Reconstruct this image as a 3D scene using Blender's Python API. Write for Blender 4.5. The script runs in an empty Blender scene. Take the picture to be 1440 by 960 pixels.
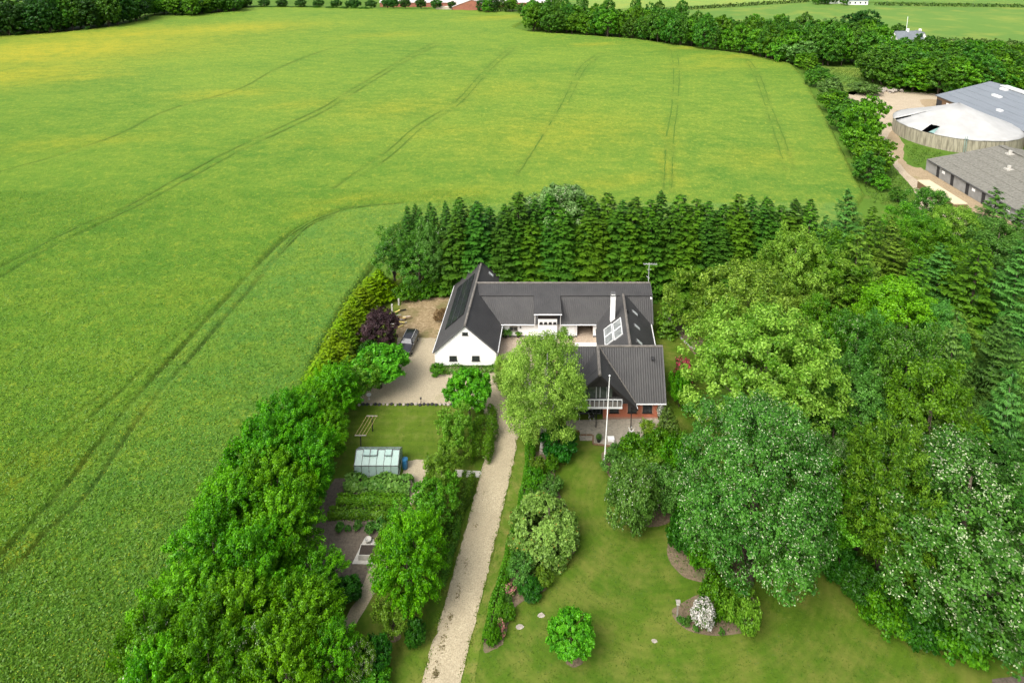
import bpy, bmesh, math, random
import numpy as np
from mathutils import Vector, Matrix

SC = bpy.context.scene
COL = SC.collection

# ------------------------------------------------------------------ camera, sky, sun, exposure
CAM_H, FOC, PY0, HORIZON_DY = 56.0, 930.0, 70.0, 180.0
PITCH = math.atan(HORIZON_DY / FOC)          # drone camera with an upright-corrected (shifted) lens
cam = bpy.data.cameras.new('camera')
cam.sensor_width = 36.0
cam.lens = 36.0 * FOC / 1440.0
cam.shift_y = -(480.0 - PY0) / 1440.0
cam.clip_start = 0.5
cam.clip_end = 6000.0
cam_ob = bpy.data.objects.new('camera', cam)
COL.objects.link(cam_ob)
cam_ob.location = (0, 0, CAM_H)
cam_ob.rotation_euler = (math.pi / 2 - PITCH, 0, 0)
SC.camera = cam_ob

SUN_EL, SUN_AZ = math.radians(50), math.radians(-138)    # azimuth from +Y, clockwise
W = bpy.data.worlds.new('World'); SC.world = W; W.use_nodes = True
nt = W.node_tree
bg = nt.nodes['Background']
sky = nt.nodes.new('ShaderNodeTexSky')
sky.sky_type = 'NISHITA'; sky.sun_disc = False
sky.sun_elevation = SUN_EL; sky.sun_rotation = SUN_AZ
sky.altitude = 50; sky.air_density = 1.0; sky.dust_density = 6.0; sky.ozone_density = 0.6
veil = nt.nodes.new('ShaderNodeHueSaturation'); veil.inputs['Saturation'].default_value = 0.45    # thin cloud takes most of the blue out of the sky
nt.links.new(sky.outputs[0], veil.inputs['Color']); nt.links.new(veil.outputs[0], bg.inputs[0])
bg.inputs[1].default_value = 0.15
sl = bpy.data.lights.new('sun', 'SUN'); sl.energy = 1.35; sl.angle = math.radians(32); sl.color = (1.0, 0.97, 0.91)
so = bpy.data.objects.new('sun', sl); COL.objects.link(so)
so.location = (-60, 20, 90)
sd = Vector((math.sin(SUN_AZ) * math.cos(SUN_EL), math.cos(SUN_AZ) * math.cos(SUN_EL), math.sin(SUN_EL)))
so.rotation_euler = sd.to_track_quat('Z', 'Y').to_euler()
SC.view_settings.view_transform = 'Standard'
SC.view_settings.look = 'None'
SC.view_settings.exposure = 0.98
SC.view_settings.gamma = 1.0
SC.render.engine = 'CYCLES'
SC.cycles.max_bounces = 5; SC.cycles.diffuse_bounces = 4; SC.cycles.glossy_bounces = 2
SC.cycles.transmission_bounces = 3; SC.cycles.transparent_max_bounces = 6
SC.cycles.use_denoising = True
SC.cycles.caustics_reflective = False; SC.cycles.caustics_refractive = False

# ------------------------------------------------------------------ measuring: survey point of the photograph -> place on the ground
_c, _s = math.cos(PITCH), math.sin(PITCH)
def g(px, py, z=0.0):
    u = (px - 720.0) / FOC; v = (PY0 - py) / FOC
    d = (u, _c + v * _s, -_s + v * _c)
    t = (z - CAM_H) / d[2]
    return (d[0] * t, d[1] * t)
def g3(px, py, z=0.0):
    x, y = g(px, py, z); return (x, y, z)
def height_at(py, Y):
    v = (PY0 - py) / FOC
    return CAM_H + (-_s + v * _c) * Y / (_c + v * _s)
def ppm(Y, z=0):                                 # survey pixels per metre at distance Y
    return FOC / (Y * _c - (z - CAM_H) * _s)

# ------------------------------------------------------------------ objects
def link(o):
    COL.objects.link(o); return o
def tag(o, label=None, cat=None, group=None, kind=None):
    if label: o['label'] = label
    if cat: o['category'] = cat
    if group: o['group'] = group
    if kind: o['kind'] = kind
    return o
def empty(name, loc=(0, 0, 0), rz=0.0, label=None, cat=None, group=None):
    o = bpy.data.objects.new(name, None); o.empty_display_size = 0.3
    link(o); o.location = loc; o.rotation_euler = (0, 0, rz)
    return tag(o, label, cat, group)
def obj(name, me, mats=None, parent=None, loc=None):
    o = bpy.data.objects.new(name, me); link(o)
    if mats is not None and len(me.materials) == 0:
        for m in (mats if isinstance(mats, (list, tuple)) else [mats]): me.materials.append(m)
    if parent is not None: o.parent = parent
    if loc is not None: o.location = loc
    return o
def copy_tree(o, parent=None):
    c = o.copy(); link(c)
    if parent is not None: c.parent = parent
    for ch in o.children: copy_tree(ch, c)
    return c

_ORD = 'first second third fourth fifth sixth seventh eighth ninth tenth eleventh twelfth thirteenth fourteenth fifteenth sixteenth seventeenth eighteenth nineteenth twentieth'.split()
def nth(i):                                       # 0 -> first
    i += 1
    return _ORD[i - 1] if i <= 20 else ('twenty-' if i < 30 else 'thirty-') + _ORD[i % 10 - 1] if i % 10 else 'thirtieth'
class MB:
    """collects boxes, prisms, tubes into one mesh"""
    def __init__(self): self.v = []; self.f = []; self.m = []; self.mi = 0
    def poly(self, pts):
        b = len(self.v); self.v += [tuple(p) for p in pts]; self.f.append(tuple(range(b, b + len(pts)))); self.m.append(self.mi); return self
    def hexa(self, p):                       # 8 points: bottom 4 ccw, top 4 ccw
        b = len(self.v); self.v += [tuple(q) for q in p]
        for q in ((3, 2, 1, 0), (4, 5, 6, 7), (0, 1, 5, 4), (1, 2, 6, 5), (2, 3, 7, 6), (3, 0, 4, 7)):
            self.f.append(tuple(b + i for i in q)); self.m.append(self.mi)
        return self
    def box(self, x0, x1, y0, y1, z0, z1):
        return self.hexa([(x0, y0, z0), (x1, y0, z0), (x1, y1, z0), (x0, y1, z0), (x0, y0, z1), (x1, y0, z1), (x1, y1, z1), (x0, y1, z1)])
    def bar(self, a, b, w, h=None, up=(0, 0, 1)):
        a = Vector(a); b = Vector(b); h = w if h is None else h
        d = (b - a).normalized(); u = Vector(up)
        if abs(d.dot(u)) > 0.98: u = Vector((1, 0, 0))
        s = d.cross(u).normalized() * (w / 2); t = s.cross(d).normalized() * (h / 2)
        return self.hexa([a - s - t, a + s - t, b + s - t, b - s - t, a - s + t, a + s + t, b + s + t, b - s + t])
    def prism(self, outline, z0, z1):
        n = len(outline); b = len(self.v)
        self.v += [(p[0], p[1], z0) for p in outline] + [(p[0], p[1], z1) for p in outline]
        self.f.append(tuple(b + i for i in reversed(range(n)))); self.f.append(tuple(b + n + i for i in range(n))); self.m += [self.mi] * 2
        for i in range(n):
            j = (i + 1) % n; self.f.append((b + i, b + j, b + n + j, b + n + i)); self.m.append(self.mi)
        return self
    def tube(self, pts, radii, n=8, cap=True):
        b = len(self.v); pts = [Vector(p) for p in pts]
        for i, p in enumerate(pts):
            d = (pts[min(i + 1, len(pts) - 1)] - pts[max(i - 1, 0)]).normalized()
            u = Vector((0, 0, 1)) if abs(d.z) < 0.9 else Vector((1, 0, 0))
            s = d.cross(u).normalized(); t = s.cross(d)
            for k in range(n):
                a = 2 * math.pi * k / n
                self.v.append(tuple(p + (s * math.cos(a) + t * math.sin(a)) * radii[i]))
        for i in range(len(pts) - 1):
            for k in range(n):
                k2 = (k + 1) % n
                self.f.append((b + i * n + k, b + i * n + k2, b + (i + 1) * n + k2, b + (i + 1) * n + k)); self.m.append(self.mi)
        if cap:
            self.f.append(tuple(b + k for k in reversed(range(n)))); self.f.append(tuple(b + (len(pts) - 1) * n + k for k in range(n))); self.m += [self.mi] * 2
        return self
    def lathe(self, prof, c=(0, 0, 0), n=14):
        b = len(self.v)
        for r, z in prof:
            for k in range(n):
                a = 2 * math.pi * k / n
                self.v.append((c[0] + r * math.cos(a), c[1] + r * math.sin(a), c[2] + z))
        for i in range(len(prof) - 1):
            for k in range(n):
                k2 = (k + 1) % n
                self.f.append((b + i * n + k, b + i * n + k2, b + (i + 1) * n + k2, b + (i + 1) * n + k)); self.m.append(self.mi)
        self.f.append(tuple(b + k for k in reversed(range(n)))); self.f.append(tuple(b + (len(prof) - 1) * n + k for k in range(n))); self.m += [self.mi] * 2
        return self
    def mesh(self, name, smooth=False):
        me = bpy.data.meshes.new(name); me.from_pydata(self.v, [], self.f)
        if any(self.m): me.polygons.foreach_set('material_index', self.m)
        if smooth: me.polygons.foreach_set('use_smooth', [True] * len(me.polygons))
        me.update(); return me
    def build(self, name, mats, parent=None, loc=None, smooth=False, bevel=0.0):
        me = self.mesh(name, smooth)
        if bevel > 0:
            bm = bmesh.new(); bm.from_mesh(me)
            bmesh.ops.remove_doubles(bm, verts=bm.verts, dist=1e-5)
            bmesh.ops.bevel(bm, geom=[e for e in bm.edges if len(e.link_faces) == 2 and e.calc_face_angle(0) > 0.6], offset=bevel, segments=1, affect='EDGES', clamp_overlap=True)
            bm.to_mesh(me); bm.free()
        return obj(name, me, mats, parent, loc)

def np_mesh(name, V, quads, colors=None, smooth=False, attr='Col'):
    """mesh from numpy arrays: V (n,3), quads (m,4), per-vertex colours (n,3)"""
    me = bpy.data.meshes.new(name)
    V = np.ascontiguousarray(V, np.float32); Q = np.ascontiguousarray(quads, np.int32)
    me.vertices.add(len(V)); me.vertices.foreach_set('co', V.ravel())
    me.loops.add(Q.size); me.loops.foreach_set('vertex_index', Q.ravel())
    me.polygons.add(len(Q)); me.polygons.foreach_set('loop_start', np.arange(0, Q.size, Q.shape[1], dtype=np.int32))
    if smooth: me.polygons.foreach_set('use_smooth', np.ones(len(Q), bool))
    me.update(calc_edges=True)
    if colors is not None:
        a = me.color_attributes.new(attr, 'FLOAT_COLOR', 'POINT')
        a.data.foreach_set('color', np.concatenate([colors, np.ones((len(V), 1))], 1).astype(np.float32).ravel())
    return me

# ------------------------------------------------------------------ materials
def nodes_of(name):
    m = bpy.data.materials.new(name); m.use_nodes = True
    nt = m.node_tree; return m, nt, nt.nodes['Principled BSDF']
def N(nt, t, **kw):
    n = nt.nodes.new(t)
    for k, v in kw.items():
        if k in n.inputs and not hasattr(n, k): n.inputs[k].default_value = v
        else: setattr(n, k, v)
    return n
def noise(nt, scale, detail=4.0, rough=0.55, vec=None, dist=0.0):
    n = nt.nodes.new('ShaderNodeTexNoise'); n.inputs['Scale'].default_value = scale
    n.inputs['Detail'].default_value = detail; n.inputs['Roughness'].default_value = rough; n.inputs['Distortion'].default_value = dist
    if vec is not None: nt.links.new(vec, n.inputs['Vector'])
    return n.outputs['Fac']
def ramp(nt, fac, stops, interp='LINEAR'):
    r = nt.nodes.new('ShaderNodeValToRGB'); r.color_ramp.interpolation = interp
    e = r.color_ramp.elements
    while len(e) < len(stops): e.new(0.5)
    for i, (p, c) in enumerate(stops):
        e[i].position = p; e[i].color = (c[0], c[1], c[2], 1) if not isinstance(c, (int, float)) else (c, c, c, 1)
    nt.links.new(fac, r.inputs[0]); return r.outputs[0]
def mix(nt, fac, a, b, mode='MIX'):
    m = nt.nodes.new('ShaderNodeMix'); m.data_type = 'RGBA'; m.blend_type = mode
    for sock, val in ((m.inputs[0], fac), (m.inputs[6], a), (m.inputs[7], b)):
        if hasattr(val, 'is_output'): nt.links.new(val, sock)
        elif isinstance(val, (int, float)): sock.default_value = val if sock.type == 'VALUE' else (val, val, val, 1)
        else: sock.default_value = (val[0], val[1], val[2], 1)
    return m.outputs[2]
def math_(nt, op, a, b=0.0):
    m = nt.nodes.new('ShaderNodeMath'); m.operation = op
    for i, val in enumerate((a, b)):
        if hasattr(val, 'is_output'): nt.links.new(val, m.inputs[i])
        else: m.inputs[i].default_value = val
    return m.outputs[0]
def obco(nt):
    return nt.nodes.new('ShaderNodeTexCoord').outputs['Object']
def geopos(nt):
    return nt.nodes.new('ShaderNodeNewGeometry').outputs['Position']
def scaled(nt, vec, s, rot=0.0):
    m = nt.nodes.new('ShaderNodeMapping'); m.inputs['Scale'].default_value = s; m.inputs['Rotation'].default_value = (0, 0, rot)
    nt.links.new(vec, m.inputs['Vector']); return m.outputs[0]
def bump(nt, height, bsdf, strength=0.4, dist=0.05):
    b = nt.nodes.new('ShaderNodeBump'); b.inputs['Strength'].default_value = strength; b.inputs['Distance'].default_value = dist
    nt.links.new(height, b.inputs['Height']); nt.links.new(b.outputs[0], bsdf.inputs['Normal'])

def mat(name, col, rough=0.6, var=0.12, scale=6.0, bmp=0.0, metal=0.0, spec=0.4, col2=None, bscale=None):
    """plain material with grain: colour wanders between col and col2"""
    m, nt, b = nodes_of(name)
    if col2 is None: col2 = tuple(max(0.0, c * (1 - 2.2 * var)) for c in col)
    v = obco(nt)
    n1 = noise(nt, scale, 5, 0.6, v)
    c = ramp(nt, n1, [(0.3, col2), (0.66, col)])
    nt.links.new(c, b.inputs['Base Color'])
    b.inputs['Roughness'].default_value = rough; b.inputs['Metallic'].default_value = metal
    b.inputs['Specular IOR Level'].default_value = spec
    if bmp: bump(nt, noise(nt, bscale or scale * 4, 3, 0.6, v), b, bmp, 0.02)
    return m
M = {}
M['white'] = mat('white_render', (0.80, 0.80, 0.78), 0.75, 0.03, 2.0, 0.1, spec=0.2)
M['white_paint'] = mat('white_paint', (0.78, 0.78, 0.76), 0.45, 0.03, 5)
M['black'] = mat('black_paint', (0.012, 0.012, 0.014), 0.5, 0.1, 5)
M['plinth'] = mat('dark_plinth', (0.03, 0.03, 0.032), 0.7, 0.2, 5)
M['trim_grey'] = mat('grey_trim', (0.10, 0.10, 0.10), 0.6, 0.15, 4)
M['metal'] = mat('galvanised_metal', (0.45, 0.46, 0.47), 0.35, 0.1, 9, metal=0.8)
M['pale_metal'] = mat('pale_metal', (0.62, 0.63, 0.62), 0.5, 0.06, 9)
M['wood'] = mat('brown_wood', (0.20, 0.12, 0.065), 0.7, 0.2, 8, 0.2)
M['dark_wood'] = mat('dark_wood', (0.022, 0.019, 0.018), 0.6, 0.2, 8, 0.2)
M['grey_wood'] = mat('grey_wood', (0.27, 0.25, 0.21), 0.8, 0.2, 8, 0.2)
M['terracotta'] = mat('terracotta', (0.38, 0.15, 0.075), 0.75, 0.15, 9)
M['concrete'] = mat('pale_concrete', (0.46, 0.44, 0.39), 0.85, 0.12, 3, 0.2)
M['stone'] = mat('field_stone', (0.36, 0.32, 0.27), 0.85, 0.2, 5, 0.4)
M['soil_obj'] = mat('planting_soil', (0.045, 0.034, 0.026), 0.95, 0.25, 9, 0.5)
M['blue'] = mat('blue_plastic', (0.02, 0.12, 0.24), 0.4, 0.1, 4)
M['bark'] = mat('tree_bark', (0.115, 0.09, 0.065), 0.9, 0.25, 5, 0.6)
M['birch_bark'] = mat('birch_bark', (0.55, 0.53, 0.48), 0.8, 0.35, 4, 0.3)
M['pale_bark'] = mat('pale_grey_bark', (0.27, 0.23, 0.17), 0.9, 0.2, 5, 0.5)
M['straw'] = mat('dry_straw', (0.40, 0.29, 0.13), 0.9, 0.2, 5)
def glass_mat(name, col, rough=0.08, spec=0.7):
    m, nt, b = nodes_of(name)
    nt.links.new(ramp(nt, noise(nt, 2.5, 2, 0.5, obco(nt)), [(0.35, col), (0.7, tuple(min(1, c * 1.6 + 0.004) for c in col))]), b.inputs['Base Color'])
    b.inputs['Roughness'].default_value = rough; b.inputs['Specular IOR Level'].default_value = spec
    return m
M['glass'] = glass_mat('dark_window_glass', (0.02, 0.024, 0.026))
M['gable_glass'] = glass_mat('gable_glass', (0.055, 0.07, 0.055), 0.06)  # reflected greenery put into the pane colour, lighter than the other window glass
M['panel_glass'] = glass_mat('solar_glass', (0.016, 0.018, 0.02), 0.16)
M['skylight_glass'] = glass_mat('skylight_glass', (0.40, 0.42, 0.41), 0.2)
M['pale_glass'] = glass_mat('pale_roof_glass', (0.15, 0.16, 0.155), 0.25)
m, nt, b = nodes_of('greenhouse_glass')
b.inputs['Base Color'].default_value = (0.42, 0.56, 0.51, 1); b.inputs['Roughness'].default_value = 0.12
tr = nt.nodes.new('ShaderNodeBsdfTransparent'); tr.inputs[0].default_value = (0.86, 0.92, 0.9, 1)
ms = nt.nodes.new('ShaderNodeMixShader'); ms.inputs[0].default_value = 0.5
nt.links.new(tr.outputs[0], ms.inputs[1]); nt.links.new(b.outputs[0], ms.inputs[2])
nt.links.new(ms.outputs[0], nt.nodes['Material Output'].inputs[0])
M['greenhouse_glass'] = m

# ================================================================== GROUND
def smooth_poly(pts, n=5, closed=True):
    P = [Vector((p[0], p[1])) for p in pts]; out = []; k = len(P)
    rng_ = range(k) if closed else range(k - 1)
    for i in rng_:
        if closed: a, b, c_, d = P[i - 1], P[i], P[(i + 1) % k], P[(i + 2) % k]
        else: a, b, c_, d = P[max(i - 1, 0)], P[i], P[i + 1], P[min(i + 2, k - 1)]
        for j in range(n):
            t = j / n
            out.append(0.5 * ((2 * b) + (c_ - a) * t + (2 * a - 5 * b + 4 * c_ - d) * t * t + (3 * b - a - 3 * c_ + d) * t ** 3))
    if not closed: out.append(P[-1])
    return [(p.x, p.y) for p in out]
def ragged(pts, amp, seed, step=0.6):
    """subdivide an outline and make its edge uneven, like turf against gravel"""
    r = random.Random(seed); out = []
    k = len(pts)
    for i in range(k):
        a = Vector(pts[i]); b = Vector(pts[(i + 1) % k]); L = (b - a).length; n = max(1, int(L / step))
        for j in range(n):
            p = a.lerp(b, j / n)
            out.append((p.x + r.gauss(0, amp), p.y + r.gauss(0, amp)))
    return out
def sheet(name, pts, z, m, rag=0.0, seed=1, label=None, step=0.6):
    if rag: pts = ragged(pts, rag, seed, step)
    area = sum(pts[i][0] * pts[(i + 1) % len(pts)][1] - pts[(i + 1) % len(pts)][0] * pts[i][1] for i in range(len(pts)))
    if area < 0: pts = pts[::-1]
    me = bpy.data.meshes.new(name); me.from_pydata([(p[0], p[1], z) for p in pts], [], [tuple(range(len(pts)))])
    bm = bmesh.new(); bm.from_mesh(me); bmesh.ops.triangulate(bm, faces=bm.faces[:]); bm.to_mesh(me); bm.free()
    return tag(obj(name, me, m), label, None, None, 'structure')
def gp(pts): return [g(*p) for p in pts]

# ---- ground materials
def grass_mat(name, a, b_, c_, dry, patch=0.10, fine=3.0, dryness=0.62, stripes=None, bmp=0.5):
    m, nt, b = nodes_of(name); p = geopos(nt)
    n1 = noise(nt, patch, 4, 0.6, p); n2 = noise(nt, fine, 4, 0.7, p); n3 = noise(nt, patch * 4.2, 4, 0.62, p)
    base = ramp(nt, n1, [(0.3, a), (0.68, b_)])
    base = mix(nt, ramp(nt, n2, [(0.3, 0.0), (0.75, 0.75)]), base, c_)
    dr = ramp(nt, n3, [(dryness - 0.12, 0.0), (dryness + 0.16, 0.75)])
    base = mix(nt, dr, base, dry)
    if stripes:
        sc, rot, amt, dist = stripes[:4]
        w = nt.nodes.new('ShaderNodeTexWave'); w.wave_type = 'BANDS'; w.bands_direction = 'X'
        w.inputs['Scale'].default_value = sc; w.inputs['Distortion'].default_value = dist; w.inputs['Detail'].default_value = 1.5; w.inputs['Detail Scale'].default_value = 0.35
        if len(stripes) > 4:
            w.wave_type = 'RINGS'; w.rings_direction = 'Z'; mp = nt.nodes.new('ShaderNodeMapping'); mp.inputs['Location'].default_value = (-stripes[4][0], -stripes[4][1], 0); nt.links.new(p, mp.inputs['Vector']); nt.links.new(mp.outputs[0], w.inputs['Vector'])
        else: nt.links.new(scaled(nt, p, (1, 1, 1), rot), w.inputs['Vector'])
        k = ramp(nt, w.outputs['Fac'], [(0.35, 1.0 - amt), (0.65, 1.0 + amt)])
        base = mix(nt, 1.0, base, k, 'MULTIPLY')
    nt.links.new(base, b.inputs['Base Color']); b.inputs['Roughness'].default_value = 0.85; b.inputs['Specular IOR Level'].default_value = 0.15
    bump(nt, noise(nt, fine * 2.2, 3, 0.7, p), b, bmp, 0.06)
    return m
M['rough_grass'] = grass_mat('rough_grass', (0.045, 0.105, 0.010), (0.07, 0.15, 0.013), (0.10, 0.17, 0.02), (0.16, 0.16, 0.04), 0.08, 1.6, 0.68, bmp=0.9)
M['lawn'] = grass_mat('mown_lawn', (0.034, 0.084, 0.005), (0.062, 0.116, 0.006), (0.074, 0.126, 0.008), (0.140, 0.148, 0.028), 0.10, 2.2, 0.53, (0.50, 0.0, 0.034, 4.5, g(905, 705)))
M['lawn_striped'] = grass_mat('striped_lawn', (0.050, 0.098, 0.006), (0.074, 0.125, 0.008), (0.085, 0.130, 0.010), (0.145, 0.16, 0.035), 0.12, 2.0, 0.60, (0.30, 1.62, 0.045, 5.0))
M['verge'] = grass_mat('verge_grass', (0.050, 0.105, 0.007), (0.080, 0.135, 0.010), (0.10, 0.145, 0.016), (0.20, 0.18, 0.05), 0.22, 2.4, 0.56)
M['far_green'] = grass_mat('distant_crop', (0.070, 0.155, 0.025), (0.095, 0.185, 0.03), (0.11, 0.19, 0.03), (0.22, 0.25, 0.04), 0.012, 0.25, 0.60)
M['far_pale'] = grass_mat('distant_pale_crop', (0.14, 0.23, 0.045), (0.17, 0.26, 0.05), (0.19, 0.26, 0.05), (0.27, 0.29, 0.05), 0.015, 0.25, 0.60)
def gravel_mat(name, a, b_, moss, moss_at=0.68, scale=9.0):
    m, nt, b = nodes_of(name); p = geopos(nt)
    n1 = noise(nt, 0.35, 5, 0.62, p); n2 = noise(nt, scale, 3, 0.75, p); n3 = noise(nt, 0.22, 5, 0.65, p)
    c = ramp(nt, n2, [(0.32, tuple(x * 0.62 for x in a)), (0.5, a), (0.7, b_)])
    c = mix(nt, ramp(nt, n1, [(0.35, 0.0), (0.72, 0.55)]), c, tuple(x * 0.68 for x in a))
    c = mix(nt, ramp(nt, n3, [(moss_at, 0.0), (moss_at + 0.12, 0.8)]), c, moss)
    nt.links.new(c, b.inputs['Base Color']); b.inputs['Roughness'].default_value = 0.9; b.inputs['Specular IOR Level'].default_value = 0.2
    bump(nt, n2, b, 0.5, 0.03)
    return m
M['gravel'] = gravel_mat('drive_gravel', (0.36, 0.305, 0.20), (0.48, 0.425, 0.30), (0.25, 0.21, 0.11), 0.64)
M['yard_gravel'] = gravel_mat('yard_gravel', (0.345, 0.295, 0.20), (0.44, 0.385, 0.275), (0.20, 0.20, 0.085), 0.60)
M['worn_yard'] = gravel_mat('worn_yard', (0.25, 0.185, 0.10), (0.36, 0.29, 0.18), (0.12, 0.11, 0.04), 0.48, 2.2)
M['farm_yard'] = gravel_mat('farm_yard', (0.40, 0.33, 0.235), (0.49, 0.42, 0.31), (0.25, 0.18, 0.09), 0.62, 3.0)
M['farm_soil'] = gravel_mat('farm_soil', (0.32, 0.245, 0.15), (0.39, 0.31, 0.20), (0.18, 0.17, 0.06), 0.58, 3.0)
M['soil'] = gravel_mat('garden_soil', (0.125, 0.103, 0.078), (0.165, 0.138, 0.105), (0.10, 0.10, 0.045), 0.72, 4.0)
M['bed_soil'] = gravel_mat('bed_soil', (0.155, 0.118, 0.076), (0.215, 0.165, 0.108), (0.08, 0.10, 0.035), 0.54, 5.0)
M['paving'] = gravel_mat('court_paving', (0.40, 0.32, 0.24), (0.47, 0.39, 0.30), (0.26, 0.24, 0.15), 0.72, 5.0)
M['patio'] = gravel_mat('patio_paving', (0.31, 0.28, 0.22), (0.38, 0.345, 0.28), (0.24, 0.24, 0.16), 0.74, 4.0)

# ---- terrain to the horizon
sheet('terrain', [(-2500, -120), (2500, -120), (2500, 4500), (-2500, 4500)], -0.02, M['rough_grass'])
# distant fields
sheet('far_field', [(-900, 500), (-20, 492), (120, 505), (1200, 420), (2200, 2400), (-2200, 2400)], 0.05, M['far_pale'])
sheet('far_field', gp([(760, 12), (860, 22), (980, 42), (1140, 42), (1262, 62), (1440, 70), (1600, 74), (1600, 14), (1300, 8), (1000, -4), (760, -10)]), 0.12, M['far_green'])
sheet('far_field', gp([(1000, -12), (1190, 3), (1440, 7), (1700, 9), (1700, -30), (1000, -50)]), 0.18, M['far_green'])
sheet('far_field', gp([(820, 15), (1000, 8), (1150, 1), (1130, -30), (820, -40)]), 0.18, M['far_pale'])
sheet('meadow', gp([(1155, 93), (1225, 97), (1240, 120), (1200, 134), (1172, 128)]), 0.02, M['far_green'])

# ---- the crop field: a standing canopy with wheel tracks pressed into it
FIELD = [(60, 1080), (250, 1000), (330, 830), (385, 640), (432, 545), (446, 505), (490, 425), (524, 378), (560, 330), (572, 310), (640, 330), (1000, 350), (1180, 330), (1216, 276),
         (1194, 232), (1160, 163), (1132, 112), (1112, 90), (1056, 79), (960, 66), (900, 57), (820, 51), (745, 46), (722, 40), (735, 33), (760, 24), (700, 17), (640, 15.5), (560, 13.5), (480, 12), (345, 9.5),
         (333, 17), (300, 20), (262, 23.5), (215, 24), (196, 31), (150, 40), (90, 47), (0, 52), (-200, 55), (-700, 60), (-700, 1080)]
TRACKS = [  # (points, half width, depth)
    ([(566, 289), (540, 291), (500, 294), (474, 301), (452, 309)], 0.55, 0.95),
    ([(440, 316), (415, 330), (398, 342), (382, 356), (366, 374)], 0.42, 1.0),
    ([(325, 420), (306, 439), (296, 449)], 0.36, 1.0),
    ([(565, 290), (500, 296), (469, 305), (435, 319), (390, 350), (352, 391), (304, 442), (259, 492), (210, 545), (165, 601), (124, 651), (90, 697), (33, 757), (0, 793), (-60, 850)], 0.34, 0.75),
    ([(469, 309), (431, 325), (394, 363), (355, 410), (319, 451), (281, 496), (255, 526), (217, 571), (180, 620), (127, 700), (67, 757), (33, 797), (0, 820), (-60, 872)], 0.30, 0.62),
    ([(330, 420), (250, 480), (190, 540), (120, 601), (64, 653), (33, 683), (0, 713), (-60, 765)], 0.26, 0.42),
    ([(150, 560), (100, 596), (56, 632), (22, 657), (0, 676), (-60, 730)], 0.24, 0.38),
    ([(613, 62), (560, 90), (480, 138), (447, 158), (333, 212), (277, 241), (200, 284), (161, 305), (112, 323), (56, 352), (0, 381), (-100, 430)], 0.34, 0.50),
    ([(620, 64), (566, 92), (486, 141), (452, 162), (340, 216), (284, 246), (205, 289), (157, 312), (56, 362), (0, 396), (-100, 446)], 0.34, 0.50),
    ([(500, 62), (443, 78), (383, 103), (333, 130), (233, 160), (167, 193), (77, 224), (0, 246), (-120, 285)], 0.36, 0.45),
    ([(720, 66), (680, 103), (640, 147), (587, 180), (540, 221), (500, 248), (470, 270)], 0.34, 0.42),
    ([(727, 67), (687, 104), (647, 149), (596, 182), (549, 224), (510, 252)], 0.34, 0.42),
    ([(845, 76), (820, 93), (807, 113), (790, 150), (760, 200), (727, 250)], 0.36, 0.36),
    ([(852, 77), (828, 94), (815, 114), (798, 151)], 0.36, 0.36),
    ([(943, 73), (947, 100), (945, 150), (937, 200), (933, 275)], 0.40, 0.30),
    ([(951, 74), (955, 100), (953, 150), (947, 200), (944, 275)], 0.40, 0.30),
    ([(1049, 86), (1057, 92), (1070, 113), (1083, 150), (1100, 193), (1117, 243)], 0.36, 0.45),
    ([(1051, 92), (1063, 114), (1076, 152), (1090, 195), (1104, 243)], 0.36, 0.40),
    ([(0, 128), (90, 110), (200, 84), (300, 62), (420, 45)], 0.4, 0.22),
    ([(640, 21), (690, 24), (745, 26)], 0.8, 0.6),
    ([(960, 72), (1010, 78), (1055, 86)], 0.5, 0.35),
]
YELLOW = [  # (px, py, rx, ry, amount) drifts still in flower
    (60, 75, 190, 26, 1.0), (0, 110, 120, 22, .9), (200, 50, 160, 13, .8), (320, 42, 110, 10, .8), (110, 112, 60, 8, .6), (90, 205, 110, 14, .55), (170, 200, 60, 9, .6), (320, 135, 70, 8, .7), (430, 150, 60, 9, .5),
    (560, 155, 90, 16, .5), (540, 52, 60, 5, .5), (790, 190, 130, 34, .55), (700, 130, 90, 16, .35), (940, 240, 14, 30, .8), (935, 190, 14, 30, .5), (1070, 225, 60, 18, .45), (1030, 82, 70, 5, .7), (970, 70, 40, 4, .6), (835, 65, 30, 3, .9),
    (1010, 95, 80, 8, .45), (700, 27, 50, 4, .9), (640, 275, 70, 10, .5), (500, 285, 60, 8, .6), (430, 305, 25, 8, .7), (260, 420, 60, 20, .35), (60, 650, 60, 30, .45), (250, 510, 14, 20, .5), (200, 590, 16, 26, .5), (120, 660, 14, 22, .6), (30, 780, 22, 26, .9), (10, 690, 22, 16, .8),
    (60, 430, 90, 16, .15), (620, 190, 70, 12, .4), (480, 200, 90, 10, .3), (180, 520, 50, 24, .2), (860, 260, 90, 12, .5)]
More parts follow.
